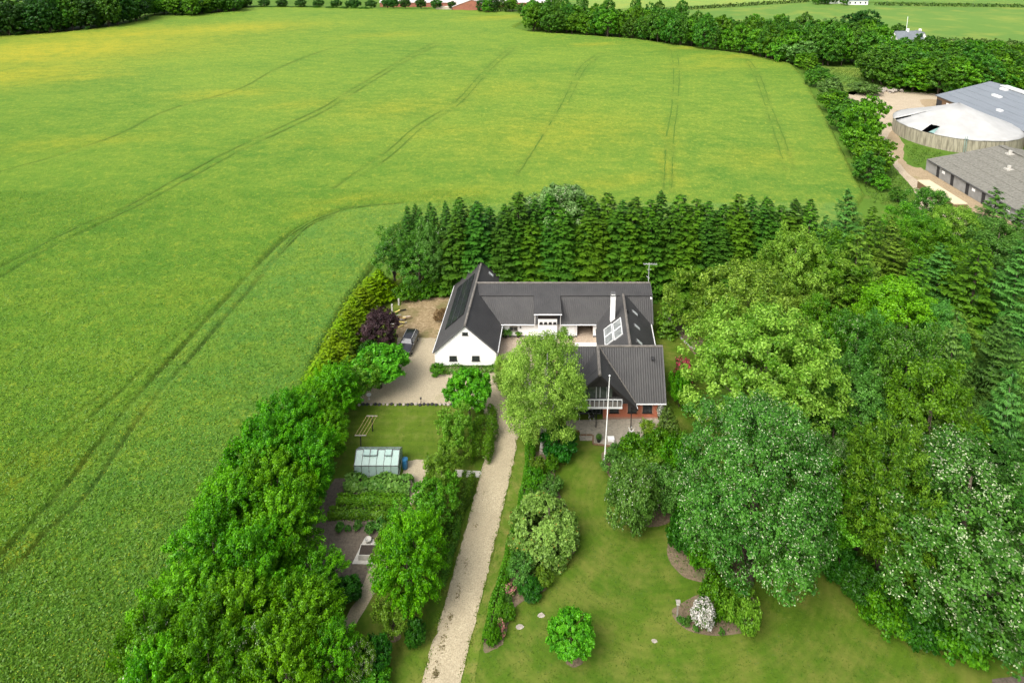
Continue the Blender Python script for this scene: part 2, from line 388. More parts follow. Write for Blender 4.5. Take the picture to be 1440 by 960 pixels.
def build_field():
    rows = np.exp(np.linspace(math.log(36.0), math.log(482.0), 600)); cols = np.linspace(-0.86, 0.60, 350)
    Yg, Fg = np.meshgrid(rows, cols, indexing='ij'); X = Fg * (Yg + 8.0); Y = Yg.copy()
    x, y = X.ravel(), Y.ravel()
    P = np.array(gp(FIELD))
    inside = np.zeros(len(x), bool); j = len(P) - 1
    dedge = np.full(len(x), 1e9)
    def segd(a, b):
        dx, dy = b[0] - a[0], b[1] - a[1]; L2 = dx * dx + dy * dy + 1e-12
        t = np.clip(((x - a[0]) * dx + (y - a[1]) * dy) / L2, 0, 1)
        return np.hypot(x - a[0] - t * dx, y - a[1] - t * dy)
    for i in range(len(P)):
        a, b = P[i], P[j]
        cond = ((a[1] > y) != (b[1] > y)) & (x < (b[0] - a[0]) * (y - a[1]) / (b[1] - a[1] + 1e-12) + a[0])
        inside ^= cond; dedge = np.minimum(dedge, segd(a, b)); j = i
    track = np.zeros(len(x)); dip = np.zeros(len(x))
    sp = 0.0052 * y
    rng = np.random.default_rng(5)
    for pts, hw, dep in TRACKS:
        Q = np.array(gp(smooth_poly(pts, 3, False)))
        lo, hi = Q.min(0) - 4, Q.max(0) + 4
        d = np.full(len(x), 1e9)
        for k in range(len(Q) - 1): d = np.minimum(d, segd(Q[k], Q[k + 1]))
        w = np.maximum(hw, 0.75 * sp)
        f = np.exp(-(d / w) ** 2) * np.clip(hw / (0.75 * sp), 0.35, 1.0) ** 0.5
        brk = 0.65 + 0.35 * np.sin(y * 0.31 + x * 0.17 + hw * 40) * np.sin(y * 0.11 - x * .07)
        f *= np.clip(brk, 0.25, 1) * np.interp(y, [105, 150], [1.0, 0.62])
        track = np.maximum(track, f * min(1, dep * 1.5)); dip = np.maximum(dip, f * dep)
    yel = np.zeros(len(x))
    dpt = y * _c + CAM_H * _s
    for px, py, rx, ry, am in YELLOW:
        am = am if (px < 480 and py < 130) or py > 580 else am * .62
        cx, cy = g(px, py); x1, _ = g(px + rx, py); _, y1 = g(px, py - ry); _, y2 = g(px, py + ry)
        wx = abs(x1 - cx); wy = max(abs(y1 - cy), abs(cy - y2)) * .8
        sk = (x - cx) * 0.25
        yel = np.maximum(yel, am * np.exp(-((x - cx) / wx) ** 2 - ((y - cy - sk) / wy) ** 2))
    tone = np.zeros(len(x))
    a = np.array(gp([(565, 290), (469, 305), (390, 350), (304, 442), (210, 545), (124, 651), (0, 793)]))
    side = np.interp(y, a[::-1, 1], a[::-1, 0]); tone = ((x > side) & (y < g(565, 290)[1])).astype(float)
    h = 0.85 + 0.10 * np.sin(x * 0.05 + 1) * np.sin(y * 0.037)
    z = h * np.clip(dedge / 0.8, 0.0, 1.0) ** 0.6 - dip * 0.85 + rng.normal(0, 0.045, len(x)) * np.clip(40 / sp / 100, .3, 1.2)
    # ditch shoulder at the head of the strip
    z = np.where(inside, np.maximum(z, 0.03), -0.5)
    C = np.stack([np.clip(yel, 0, 1), np.clip(track, 0, 1), tone], 1)
    V = np.stack([x, y, z], 1)
    nr, nc = Y.shape
    idx = np.arange(nr * nc).reshape(nr, nc)
    quads = np.stack([idx[:-1, :-1], idx[:-1, 1:], idx[1:, 1:], idx[1:, :-1]], -1).reshape(-1, 4)
    keep = inside[quads].any(1); quads = quads[keep]
    used = np.unique(quads); remap = np.full(nr * nc, -1); remap[used] = np.arange(len(used))
    return np_mesh('crop_field', V[used], remap[quads], C[used], True)
m, nt, b = nodes_of('rape_crop'); p = geopos(nt)
at = nt.nodes.new('ShaderNodeVertexColor'); at.layer_name = 'Col'
sep = nt.nodes.new('ShaderNodeSeparateColor'); nt.links.new(at.outputs[0], sep.inputs[0])
pst = scaled(nt, p, (0.55, 1.0, 1.0), 0.5)
nb = noise(nt, 0.035, 5, 0.6, pst); nm = noise(nt, 0.33, 4, 0.65, pst); nf = noise(nt, 2.6, 4, 0.75, p); ng = noise(nt, 7.5, 2, 0.7, p)
base = ramp(nt, nb, [(0.32, (0.048, 0.150, 0.014)), (0.7, (0.098, 0.205, 0.018))])
base = mix(nt, math_(nt, 'MULTIPLY', sep.outputs[2], 0.6), base, (0.078, 0.195, 0.036))
base = mix(nt, ramp(nt, nm, [(0.40, 0.0), (0.72, 0.65)]), base, (0.150, 0.245, 0.024))
yl = math_(nt, 'MULTIPLY', sep.outputs[0], ramp(nt, nm, [(0.25, 0.22), (0.68, 1.0)]))
base = mix(nt, yl, base, (0.26, 0.275, 0.014))
base = mix(nt, ramp(nt, nf, [(0.52, 0.0), (0.78, 0.62)]), base, (0.17, 0.250, 0.035))
base = mix(nt, ramp(nt, nf, [(0.28, 0.6), (0.48, 0.0)]), base, (0.034, 0.095, 0.008))
base = mix(nt, math_(nt, 'MULTIPLY', ramp(nt, ng, [(0.60, 0.0), (0.72, 1.0)]), math_(nt, 'ADD', math_(nt, 'MULTIPLY', sep.outputs[0], 0.7), 0.22)), base, (0.46, 0.43, 0.03))
n8 = noise(nt, 0.95, 3, 0.8, scaled(nt, p, (1.0, 0.8, 1.0), 0.5))
base = mix(nt, ramp(nt, n8, [(0.54, 0.0), (0.72, 0.55)]), base, (0.24, 0.30, 0.03))
base = mix(nt, ramp(nt, n8, [(0.30, 0.55), (0.46, 0.0)]), base, (0.050, 0.125, 0.010))
base = mix(nt, math_(nt, 'MULTIPLY', sep.outputs[1], 0.9), base, (0.022, 0.045, 0.008))
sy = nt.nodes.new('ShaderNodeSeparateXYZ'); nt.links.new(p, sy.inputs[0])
far = math_(nt, 'ADD', math_(nt, 'DIVIDE', sy.outputs[1], 260.0), math_(nt, 'DIVIDE', sy.outputs[0], 420.0))       # lens vignette painted into the crop colour: darker near and left, paler far
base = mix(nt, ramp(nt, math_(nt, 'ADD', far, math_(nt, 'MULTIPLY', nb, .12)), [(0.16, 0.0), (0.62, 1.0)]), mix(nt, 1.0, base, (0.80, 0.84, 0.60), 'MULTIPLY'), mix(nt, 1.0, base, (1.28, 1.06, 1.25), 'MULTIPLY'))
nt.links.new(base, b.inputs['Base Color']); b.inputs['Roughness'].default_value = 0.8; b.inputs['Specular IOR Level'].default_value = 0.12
hh = math_(nt, 'ADD', math_(nt, 'MULTIPLY', nf, 1.0), math_(nt, 'MULTIPLY', ng, 0.5))
bump(nt, hh, b, 0.9, 0.22)
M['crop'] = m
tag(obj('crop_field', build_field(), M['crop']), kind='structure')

M['track'] = gravel_mat('wheel_track', (0.082, 0.165, 0.017), (0.105, 0.195, 0.022), (0.062, 0.135, 0.013), 0.5, 1.5)
def wheel_track(pts, hw, seed):
    Q = np.array(gp(smooth_poly(pts, 8, False))); r = random.Random(seed); V = []; F = []
    far_ = [i for i in range(len(Q)) if Q[i][1] > 100 and Q[i][0] > -0.84 * (Q[i][1] + 8)]
    if len(far_) < 4: return
    Q = Q[far_[0]:far_[-1] + 1]; run = False
    for i in range(len(Q) - 1):
        d = Q[i + 1] - Q[i]; n_ = max(1, int(np.hypot(*d) / 1.5)); d_ = d / np.hypot(*d); nn = np.array([-d_[1], d_[0]])
        for j in range(n_):
            p = Q[i] + d * j / n_; w = hw * r.uniform(.15, .5) * (0.9 + p[1] / 700) * min(1, .25 + 4 * (i + j / n_) / len(Q), .25 + 4 * (len(Q) - 1 - i - j / n_) / len(Q)); z = .85 + .10 * math.sin(p[0] * .05 + 1) * math.sin(p[1] * .037) + .02
            gap = math.sin(p[1] * .13 + seed) + .6 * math.sin(p[1] * .41 + seed * 2) > .75
            p = p + nn * r.gauss(0, .06); b0 = len(V); V += [(p[0] - nn[0] * w, p[1] - nn[1] * w, z), (p[0] + nn[0] * w, p[1] + nn[1] * w, z)]
            if run and not gap: F.append((b0 - 2, b0 - 1, b0 + 1, b0))
            run = not gap
    me = bpy.data.meshes.new('wheel_track'); me.from_pydata(V, [], F); tag(obj('wheel_track', me, M['track']), kind='structure')
for i_, (pts_, hw_, dep_) in enumerate(TRACKS[3:18]): wheel_track(pts_, hw_, i_ + 1)
# ---- garden lawns, drive, yards
GARDEN = [(250, 1060), (330, 860), (400, 680), (440, 560), (470, 520), (520, 420), (560, 380), (700, 405), (930, 405), (985, 420), (1020, 520), (1050, 640), (1200, 760), (1500, 800), (1500, 1060)]
sheet('lawn', gp(GARDEN), 0.0, M['lawn'])
sheet('lawn', gp([(486, 571), (640, 571), (655, 600), (650, 652), (480, 652), (484, 610)]), 0.012, M['lawn_striped'], 0.02, 3)
VERGE_L = [(560, 960), (520, 1060), (600, 1060), (690, 640), (660, 640)]
sheet('grass_verge', gp([(640, 1040), (650, 960), (665, 890), (690, 800), (712, 700), (727, 632), (742, 628), (745, 650), (725, 760), (700, 830), (676, 905), (668, 960), (655, 1040)]), 0.012, M['verge'], 0.03, 7)
drive = smooth_poly([(575, 1050), (593, 960), (620, 865), (652, 752), (683, 640), (693, 610), (692, 596), (676, 578), (650, 570), (640, 560), (700, 540), (760, 545), (770, 590), (740, 600), (727, 618), (724, 640), (700, 745), (672, 860), (647, 960), (625, 1050)], 4)
sheet('driveway', gp(drive), 0.028, M['gravel'], 0.05, 11, step=0.35)
sheet('gravel_yard', gp([(508, 567), (650, 568), (700, 560), (702, 478), (612, 480), (616, 470), (560, 470), (556, 500), (545, 525), (520, 545), (507, 556)]), 0.024, M['yard_gravel'], 0.04, 13)
sheet('worn_yard', gp([(556, 474), (618, 476), (632, 418), (600, 419), (566, 421), (560, 440)]), 0.034, M['worn_yard'], 0.06, 14)
sheet('courtyard', gp([(700, 500), (760, 560), (830, 520), (842, 470), (838, 450), (808, 450), (805, 472), (702, 472)]), 0.030, M['paving'], 0.0)
sheet('garden_path', gp([(640, 660), (690, 663), (689, 672), (640, 670)]), 0.02, M['concrete'], 0.02, 17)
sheet('garden_path', gp([(570, 648), (603, 646), (606, 660), (592, 690), (575, 715), (560, 760), (545, 800), (505, 870), (486, 905), (474, 890), (500, 845), (520, 800), (545, 745), (562, 700), (566, 672)]), 0.02, M['yard_gravel'], 0.05, 19)
sheet('vegetable_plot', gp([(440, 725), (556, 728), (556, 765), (536, 800), (492, 845), (420, 838), (425, 770)]), 0.018, M['soil'], 0.04, 21)
sheet('vegetable_plot', gp([(470, 672), (572, 672), (580, 690), (560, 730), (440, 730), (455, 700)]), 0.014, M['soil'], 0.04, 23)
# beds
bed_mid = smooth_poly([(744, 640), (790, 625), (800, 640), (783, 655), (783, 680), (795, 710), (812, 735), (812, 770), (785, 795), (772, 808), (768, 828), (752, 838), (722, 856), (714, 880), (706, 905), (690, 915), (678, 912), (684, 880), (700, 840), (716, 790), (730, 720), (742, 665)], 4)
sheet('flower_bed', gp(bed_mid), 0.022, M['bed_soil'], 0.05, 25, step=.3)
sheet('flower_bed', gp(smooth_poly([(850, 656), (852, 632), (925, 612), (960, 640), (955, 700), (945, 730), (925, 740), (900, 735), (868, 690)], 4)), 0.022, M['bed_soil'], 0.02, 27)
sheet('flower_bed', gp(smooth_poly([(1010, 700), (955, 742), (938, 772), (950, 800), (983, 818), (1060, 812), (1100, 760)], 4)), 0.022, M['bed_soil'], 0.02, 29)
sheet('flower_bed', gp(smooth_poly([(945, 862), (960, 882), (995, 893), (1045, 890), (1068, 870), (1060, 840), (1000, 830), (955, 850)], 4)), 0.026, M['bed_soil'], 0.02, 31)
sheet('flower_bed', gp(smooth_poly([(545, 893), (552, 903), (563, 898), (562, 890), (552, 886)], 3)), 0.022, M['bed_soil'], 0.01, 33)
sheet('flower_bed', gp(smooth_poly([(795, 930), (805, 938), (820, 932), (812, 922), (800, 922)], 3)), 0.02, M['bed_soil'], 0.01, 35)
sheet('soil_strip', gp([(930, 440), (944, 452), (960, 478), (978, 500), (1000, 500), (975, 452), (960, 430)]), 0.02, M['bed_soil'], 0.03, 36)
sheet('ground_under_trees', gp([(1120, 800), (1180, 812), (1210, 850), (1260, 895), (1320, 915), (1500, 905), (1650, 700), (1440, 420), (1180, 330), (960, 392), (985, 500), (1020, 640), (1080, 760)]), 0.018, M['rough_grass'], 0.05, 37)
sheet('track', gp([(1395, 954), (1440, 948), (1600, 940), (1600, 1000), (1395, 990)]), 0.024, M['soil'], 0.05, 38)
# grass behind the yard
sheet('lawn', gp([(575, 421), (600, 417), (640, 412), (640, 398), (612, 402), (590, 412)]), 0.014, M['lawn'])
def drive_weeds():
    rng = np.random.default_rng(4); n = 1500
    px = smooth_poly([(612, 950), (622, 905), (633, 868), (645, 830), (655, 790), (672, 725), (682, 690)], 6, False); Q = np.array(gp(px))
    s_ = np.sort(rng.random(n) ** 1.3) * (len(Q) - 1.01); i = s_.astype(int); P_ = Q[i] + (Q[i + 1] - Q[i]) * (s_ - i)[:, None]
    dens = (np.sin(s_ * 2.7) + np.sin(s_ * 1.1 + 1) + rng.normal(0, .7, n)) > .75 + .03 * s_
    P_ = P_[dens] + rng.normal(0, .13, (dens.sum(), 2)); n = len(P_)
    nr = np.stack([rng.normal(0, .3, n), rng.normal(0, .3, n), np.ones(n)], 1); nr /= np.linalg.norm(nr, axis=1, keepdims=True)
    c = np.where(rng.random((n, 1)) < .5, np.array([[.17, .15, .07]]), np.array([[.12, .09, .05]]))
    return kites(np.concatenate([P_, np.full((n, 1), .045)], 1), nr, .08 + .12 * rng.random(n), .06 + .06 * rng.random(n), c, rng)
# ---- the neighbouring farm
sheet('farm_yard', gp(smooth_poly([(1188, 130), (1240, 128), (1300, 131), (1340, 134), (1345, 158), (1270, 180), (1253, 200), (1268, 230), (1300, 262), (1345, 300), (1375, 330), (1300, 330), (1288, 275), (1262, 240), (1240, 205), (1228, 180), (1210, 155), (1185, 140)], 4)), 0.02, M['farm_yard'], 0.1, 41, step=1.5)
sheet('farm_yard', gp([(1270, 222), (1320, 250), (1420, 300), (1440, 340), (1370, 320), (1300, 262), (1262, 228)]), 0.028, M['farm_soil'], 0.15, 43, step=1.5)
sheet('farm_yard', gp(smooth_poly([(1294, 141), (1312, 140), (1330, 145), (1340, 160), (1318, 158), (1300, 150)], 3)), 0.034, M['farm_soil'], 0.1, 44, step=1.5)
sheet('farm_yard', gp(smooth_poly([(1256, 182), (1268, 198), (1276, 212), (1284, 234), (1316, 244), (1310, 258), (1282, 248), (1266, 230), (1248, 200)], 3)), 0.024, M['farm_soil'], 0.1, 46, step=1.5)
sheet('rough_grass', gp(smooth_poly([(1272, 205), (1290, 203), (1330, 216), (1325, 226), (1290, 236), (1272, 226)], 3)), 0.03, M['rough_grass'], 0.15, 45, step=1.2)

# ---- crop plants standing in the near part of the field (uncountable)
def crop_plants(n=230000):
    rng = np.random.default_rng(9)
    P = np.array(gp(FIELD))
    Y = 38 + (130 - 38) * rng.random(n) ** 1.7; X = -0.88 * (Y + 8) + rng.random(n) * (0.88 * (Y + 8) - 5)
    inside = np.zeros(n, bool); j = len(P) - 1
    for i in range(len(P)):
        a, b = P[i], P[j]
        inside ^= ((a[1] > Y) != (b[1] > Y)) & (X < (b[0] - a[0]) * (Y - a[1]) / (b[1] - a[1] + 1e-12) + a[0]); j = i
    keep = inside.copy()
    for pts, hw, dep in TRACKS[:9]:
        Q = np.array(gp(smooth_poly(pts, 3, False))); d = np.full(n, 1e9)
        for k in range(len(Q) - 1):
            a, b = Q[k], Q[k + 1]; dx, dy = b - a; t = np.clip(((X - a[0]) * dx + (Y - a[1]) * dy) / (dx * dx + dy * dy), 0, 1)
            d = np.minimum(d, np.hypot(X - a[0] - t * dx, Y - a[1] - t * dy))
        keep &= d > hw * (0.75 + 0.5 * rng.random(n))
    X, Y = X[keep], Y[keep]; n = len(X)
    Z = 0.72 + 0.32 * rng.random(n)
    nr = np.stack([rng.normal(0, .55, n), rng.normal(-.1, .55, n), np.full(n, .8)], 1); nr /= np.linalg.norm(nr, axis=1, keepdims=True)
    c = np.array([[0.064, 0.140, 0.013]]) + rng.random((n, 1)) * np.array([[0.060, 0.075, 0.010]])
    fl = (rng.random(n) < 0.07 + 0.10 * (np.sin(X * .21) * np.sin(Y * .17) > .3))
    c[fl] = [0.36, 0.36, 0.03]
    L = np.where(fl, 0.14, 0.17 + 0.16 * rng.random(n))
    return kites(np.stack([X, Y, Z], 1), nr, L, L * 0.40, c, rng)
def kites(P, Nn, L, Wd, C, rng, T=None):
    n = len(P)
    r = rng.normal(size=(n, 3)) if T is None else T
    t = r - (r * Nn).sum(1, keepdims=True) * Nn; t /= np.linalg.norm(t, axis=1, keepdims=True) + 1e-9
    bt = np.cross(Nn, t); L = np.asarray(L).reshape(-1, 1); Wd = np.asarray(Wd).reshape(-1, 1)
    V = np.stack([P - t * L * .5, P + bt * Wd * .5 + t * L * .05, P + t * L * .5 - Nn * L * .10, P - bt * Wd * .5 + t * L * .05], 1).reshape(-1, 3)
    return V, np.arange(4 * n).reshape(n, 4), np.repeat(C, 4, axis=0)

m, nt, b = nodes_of('leaves')
at = nt.nodes.new('ShaderNodeVertexColor'); at.layer_name = 'Col'
oi = nt.nodes.new('ShaderNodeObjectInfo')
hs = nt.nodes.new('ShaderNodeHueSaturation')
nt.links.new(at.outputs[0], hs.inputs['Color'])
nt.links.new(math_(nt, 'ADD', math_(nt, 'MULTIPLY', oi.outputs['Random'], 0.022), 0.487), hs.inputs['Hue']); hs.inputs['Saturation'].default_value = 1.04
nt.links.new(math_(nt, 'ADD', math_(nt, 'MULTIPLY', oi.outputs['Random'], 0.30), 0.86), hs.inputs['Value'])
nt.links.new(hs.outputs[0], b.inputs['Base Color']); b.inputs['Roughness'].default_value = 0.42; b.inputs['Specular IOR Level'].default_value = 0.22
tl = nt.nodes.new('ShaderNodeBsdfTranslucent')
nt.links.new(mix(nt, 1.0, hs.outputs[0], (1.08, 1.15, 0.6), 'MULTIPLY'), tl.inputs[0])
ms = nt.nodes.new('ShaderNodeMixShader'); ms.inputs[0].default_value = 0.36
nt.links.new(b.outputs[0], ms.inputs[1]); nt.links.new(tl.outputs[0], ms.inputs[2]); nt.links.new(ms.outputs[0], nt.nodes['Material Output'].inputs[0])
M['leaves'] = m
V, Q, C = drive_weeds()
tag(obj('drive_weeds', np_mesh('drive_weeds', V, Q, C), M['leaves']), 'moss and weeds along the middle of the gravel drive', 'weeds', None, 'stuff')
V, Q, C = crop_plants()
tag(obj('crop_plants', np_mesh('crop_plants', V, Q, C), M['leaves']), 'green rape plants standing in the crop field beside the hedge', 'crop', None, 'stuff')

def inside_poly(P, x, y):
    r = np.zeros(len(x), bool); j = len(P) - 1
    for i in range(len(P)):
        a, b = P[i], P[j]; r ^= ((a[1] > y) != (b[1] > y)) & (x < (b[0] - a[0]) * (y - a[1]) / (b[1] - a[1] + 1e-12) + a[0]); j = i
    return r
def scatter(polys, dens, seed, L, pal, hmax, upright=.8, holes=()):
    rng = np.random.default_rng(seed); XS = []
    for p in polys:
        p = np.array(p); lo, hi = p.min(0), p.max(0); n = int((hi[0] - lo[0]) * (hi[1] - lo[1]) * dens)
        x = lo[0] + rng.random(n) * (hi[0] - lo[0]); y = lo[1] + rng.random(n) * (hi[1] - lo[1]); k = inside_poly(p, x, y)
        for h in holes: k &= ~inside_poly(np.array(h), x, y)
        k &= (np.sin(x * 1.9 + seed) * np.sin(y * 1.7) + rng.normal(0, .5, n)) > -.35
        XS.append(np.stack([x[k], y[k]], 1))
    X = np.concatenate(XS); n = len(X); nr = np.stack([rng.normal(0, .5, n), rng.normal(-.1, .5, n), np.full(n, 1.1 - upright * .6)], 1); nr /= np.linalg.norm(nr, axis=1, keepdims=True)
    t = rng.random((n, 1)); c = np.array(pal[0]) * (1 - t) + np.array(pal[1]) * t
    l = L * (.6 + .8 * rng.random(n))
    return kites(np.concatenate([X, .03 + rng.random((n, 1)) * hmax], 1), nr, l, l * .45, c, rng)
def edge_tufts(outline, dens, seed):
    rng = np.random.default_rng(seed); Q = np.array(gp(outline)); Q = np.concatenate([Q, Q[:1]]); d = np.diff(Q, axis=0); L_ = np.hypot(d[:, 0], d[:, 1]); cum = np.concatenate([[0], np.cumsum(L_)]); n = int(cum[-1] * dens)
    s_ = rng.random(n) * cum[-1]; i = np.clip(np.searchsorted(cum, s_) - 1, 0, len(d) - 1); P_ = Q[i] + d[i] * ((s_ - cum[i]) / L_[i])[:, None] + rng.normal(0, .11, (n, 2))
    k = rng.random(n) < .55 + .45 * np.sin(s_ * 2.1) * np.sin(s_ * .7); P_ = P_[k]; n = len(P_)
    nr = np.stack([rng.normal(0, .5, n), rng.normal(0, .5, n), np.full(n, .8)], 1); nr /= np.linalg.norm(nr, axis=1, keepdims=True); t = rng.random((n, 1))
    return kites(np.concatenate([P_, .04 + rng.random((n, 1)) * .06], 1), nr, .09 + .09 * rng.random(n), .05 + .03 * rng.random(n), np.array([[.05, .10, .008]]) * (1 - t) + np.array([[.16, .19, .03]]) * t, rng)
V, Q, C = edge_tufts(drive, 38, 8)
tag(obj('drive_edge_grass', np_mesh('drive_edge_grass', V, Q, C), M['leaves']), 'ragged grass growing along both edges of the gravel drive', 'grass', None, 'stuff')
BED_LIST = [gp(bed_mid), gp([(850, 656), (852, 632), (925, 612), (960, 640), (955, 700), (945, 730), (925, 740), (900, 735), (868, 690)]), gp([(1010, 700), (955, 742), (938, 772), (950, 800), (983, 818), (1060, 812), (1100, 760)]), gp([(945, 862), (960, 882), (995, 893), (1045, 890), (1068, 870), (1060, 840), (1000, 830), (955, 850)])]
V, Q, C = scatter(BED_LIST, 26, 3, .15, ((.035, .09, .010), (.14, .22, .05)), .16)
tag(obj('ground_cover', np_mesh('ground_cover', V, Q, C), M['leaves']), 'low ground cover plants spread over the flower beds', 'ground cover', None, 'stuff')
lawn_poly = gp([(655, 960), (690, 915), (770, 830), (812, 770), (795, 690), (800, 640), (850, 650), (870, 700), (930, 745), (950, 800), (1000, 830), (1120, 800), (1250, 895), (1330, 930), (1380, 1000), (600, 1000)])
V, Q, C = scatter([lawn_poly, gp([(486, 572), (640, 572), (655, 600), (650, 650), (480, 650)]), gp([(640, 960), (665, 890), (690, 800), (712, 700), (727, 632), (742, 628), (725, 760), (700, 830), (668, 960)]), gp([(520, 900), (580, 850), (640, 770), (672, 690), (600, 940), (560, 990)])], 42, 5, .085, ((.030, .078, .005), (.085, .140, .014)), .03, .6, BED_LIST)
tag(obj('lawn_grass', np_mesh('lawn_grass', V, Q, C), M['leaves']), 'short blades of mown grass over the garden lawns', 'grass', None, 'stuff')
V, Q, C = scatter([gp([(1120, 805), (1180, 815), (1210, 852), (1260, 897), (1320, 917), (1440, 907), (1440, 830), (1150, 790)]), gp([(560, 421), (600, 417), (655, 405), (650, 380), (560, 405)]), gp([(1150, 130), (1200, 230), (1225, 285), (1300, 300), (1280, 262), (1245, 225), (1215, 160), (1170, 120)]), gp([(1274, 206), (1290, 204), (1328, 217), (1323, 225), (1290, 234), (1276, 225)]), gp([(1160, 95), (1222, 99), (1234, 118), (1200, 130), (1175, 124)])], 16, 7, .3, ((.03, .085, .008), (.10, .18, .02)), .25)
tag(obj('rough_grass_tufts', np_mesh('rough_grass_tufts', V, Q, C), M['leaves']), 'rough grass tufts along wood edge and farm track', 'grass', None, 'stuff')

# ================================================================== FARMHOUSE
KX, KY = 0.09, 75.5                               # the two wings run slightly skew to the cross buildings
def hp(x, y, z): return (x + KX * (y - KY), y, z)

m, nt, b = nodes_of('dark_roof_sheet'); v = geopos(nt)
n1 = noise(nt, 0.5, 5, 0.65, v); n2 = noise(nt, 5.0, 4, 0.7, scaled(nt, v, (2.5, 0.35, 0.5)))
c = ramp(nt, n1, [(0.3, (0.036, 0.0355, 0.0355)), (0.7, (0.052, 0.051, 0.050))])
c = mix(nt, ramp(nt, n2, [(0.56, 0.0), (0.76, 0.6)]), c, (0.095, 0.085, 0.072))
nt.links.new(c, b.inputs['Base Color']); b.inputs['Roughness'].default_value = 0.62; b.inputs['Specular IOR Level'].default_value = 0.35
bump(nt, noise(nt, 9, 3, 0.6, v), b, 0.15, 0.02)
M['roof'] = m
M['ridge'] = mat('weathered_ridge', (0.17, 0.155, 0.135), 0.85, 0.22, 3, 0.3)
m, nt, b = nodes_of('red_brick_face'); v = geopos(nt)
c = ramp(nt, noise(nt, 9, 3, 0.7, scaled(nt, v, (1, 1, 3))), [(0.3, (0.30, 0.085, 0.045)), (0.5, (0.40, 0.125, 0.065)), (0.72, (0.48, 0.185, 0.105))])
nt.links.new(c, b.inputs['Base Color']); b.inputs['Roughness'].default_value = 0.85
M['brick'] = m
M['brick_mortar'] = mat('brick_mortar', (0.36, 0.20, 0.14), 0.9, 0.1, 8)

def roof_sheet(mb, A, B, C, D, pitch=0.27, amp=0.012, rows=1, under=0.10):
    """corrugated sheet: A,B along the eave, D,C along the ridge"""
    A, B, C, D = map(Vector, (A, B, C, D))
    L = (B - A).length; n = max(3, int(L / pitch) * 3)
    nrm = (B - A).cross(D - A).normalized()
    if nrm.z < 0: nrm = -nrm
    b0 = len(mb.v)
    for i in range(n + 1):
        u = i / n; e = A.lerp(B, u); r = D.lerp(C, u)
        o = nrm * (amp * math.cos(2 * math.pi * i / 3))
        for j in range(rows + 1): mb.v.append(tuple(e.lerp(r, j / rows) + o))
        mb.v.append(tuple(e - nrm * under)); mb.v.append(tuple(r - nrm * under))
    k = rows + 3
    for i in range(n):
        p = b0 + i * k; q = p + k
        for j in range(rows): mb.f.append((p + j, q + j, q + j + 1, p + j + 1)); mb.m.append(mb.mi)
        mb.f += [(p + rows + 1, q + rows + 1, q, p), (p + rows, q + rows, q + rows + 2, p + rows + 2), (p + rows + 1, p + rows + 2, q + rows + 2, q + rows + 1)]; mb.m += [mb.mi] * 3
    for p in (b0, b0 + n * k): mb.f.append((p, p + rows, p + rows + 2, p + rows + 1)); mb.m.append(mb.mi)

FH = empty('farmhouse', (4.0, 75.0, 0.0), 0, 'black-roofed white and red brick farmhouse built round a courtyard', 'farmhouse')
def fpart(name, mb, m, parent=None, label=None, bevel=0.0, smooth=False):
    if parent is None:
        o = mb.build(name, m, FH, (-FH.location.x, -FH.location.y, 0), smooth, bevel)
    else:
        o = mb.build(name, m, parent, None, smooth, bevel)
    if label: o['label'] = label
    return o
BL, BR, BX = -9.85, -2.05, -5.95                    # barn wing (reference x)
# --- barn wing walls
w = MB()
T = 0.3; sl_ = 0.925
def zroof(x): return 5.86 - abs(x - BX) * sl_
def gable(mb, y0, y1):
    pts = [(BL, 0), (BR, 0), (BR, zroof(BR)), (BX, zroof(BX)), (BL, zroof(BL))]
    n = len(pts); b0 = len(mb.v)
    for y in (y0, y1): mb.v += [hp(x, y, z) for x, z in pts]
    mb.f += [tuple(b0 + i for i in range(n)), tuple(b0 + n + i for i in reversed(range(n)))]; mb.m += [0, 0]
    for i in range(n): mb.f.append((b0 + (i + 1) % n, b0 + i, b0 + n + i, b0 + n + (i + 1) % n)); mb.m.append(0)
gable(w, 75.5, 75.8); gable(w, 90.7, 91.0)
def skewbox(mb, x0, x1, y0, y1, z0, z1):
    return mb.hexa([hp(x0, y0, z0), hp(x1, y0, z0), hp(x1, y1, z0), hp(x0, y1, z0), hp(x0, y0, z1), hp(x1, y0, z1), hp(x1, y1, z1), hp(x0, y1, z1)])
skewbox(w, BL, BL + T, 75.8, 90.7, 0, 2.2); skewbox(w, BR - T, BR, 75.8, 90.7, 0, 2.2)
fpart('wall', w, M['white'], label='white gabled wall of the left wing')
pl = MB(); skewbox(pl, BL - 0.015, BR + 0.015, 75.475, 75.52, 0.0, 0.24); fpart('plinth', pl, M['plinth'])
pl = MB(); skewbox(pl, BR - .01, BR + 0.02, 75.52, 81.68, 0, 0.24); fpart('plinth', pl, M['plinth'])
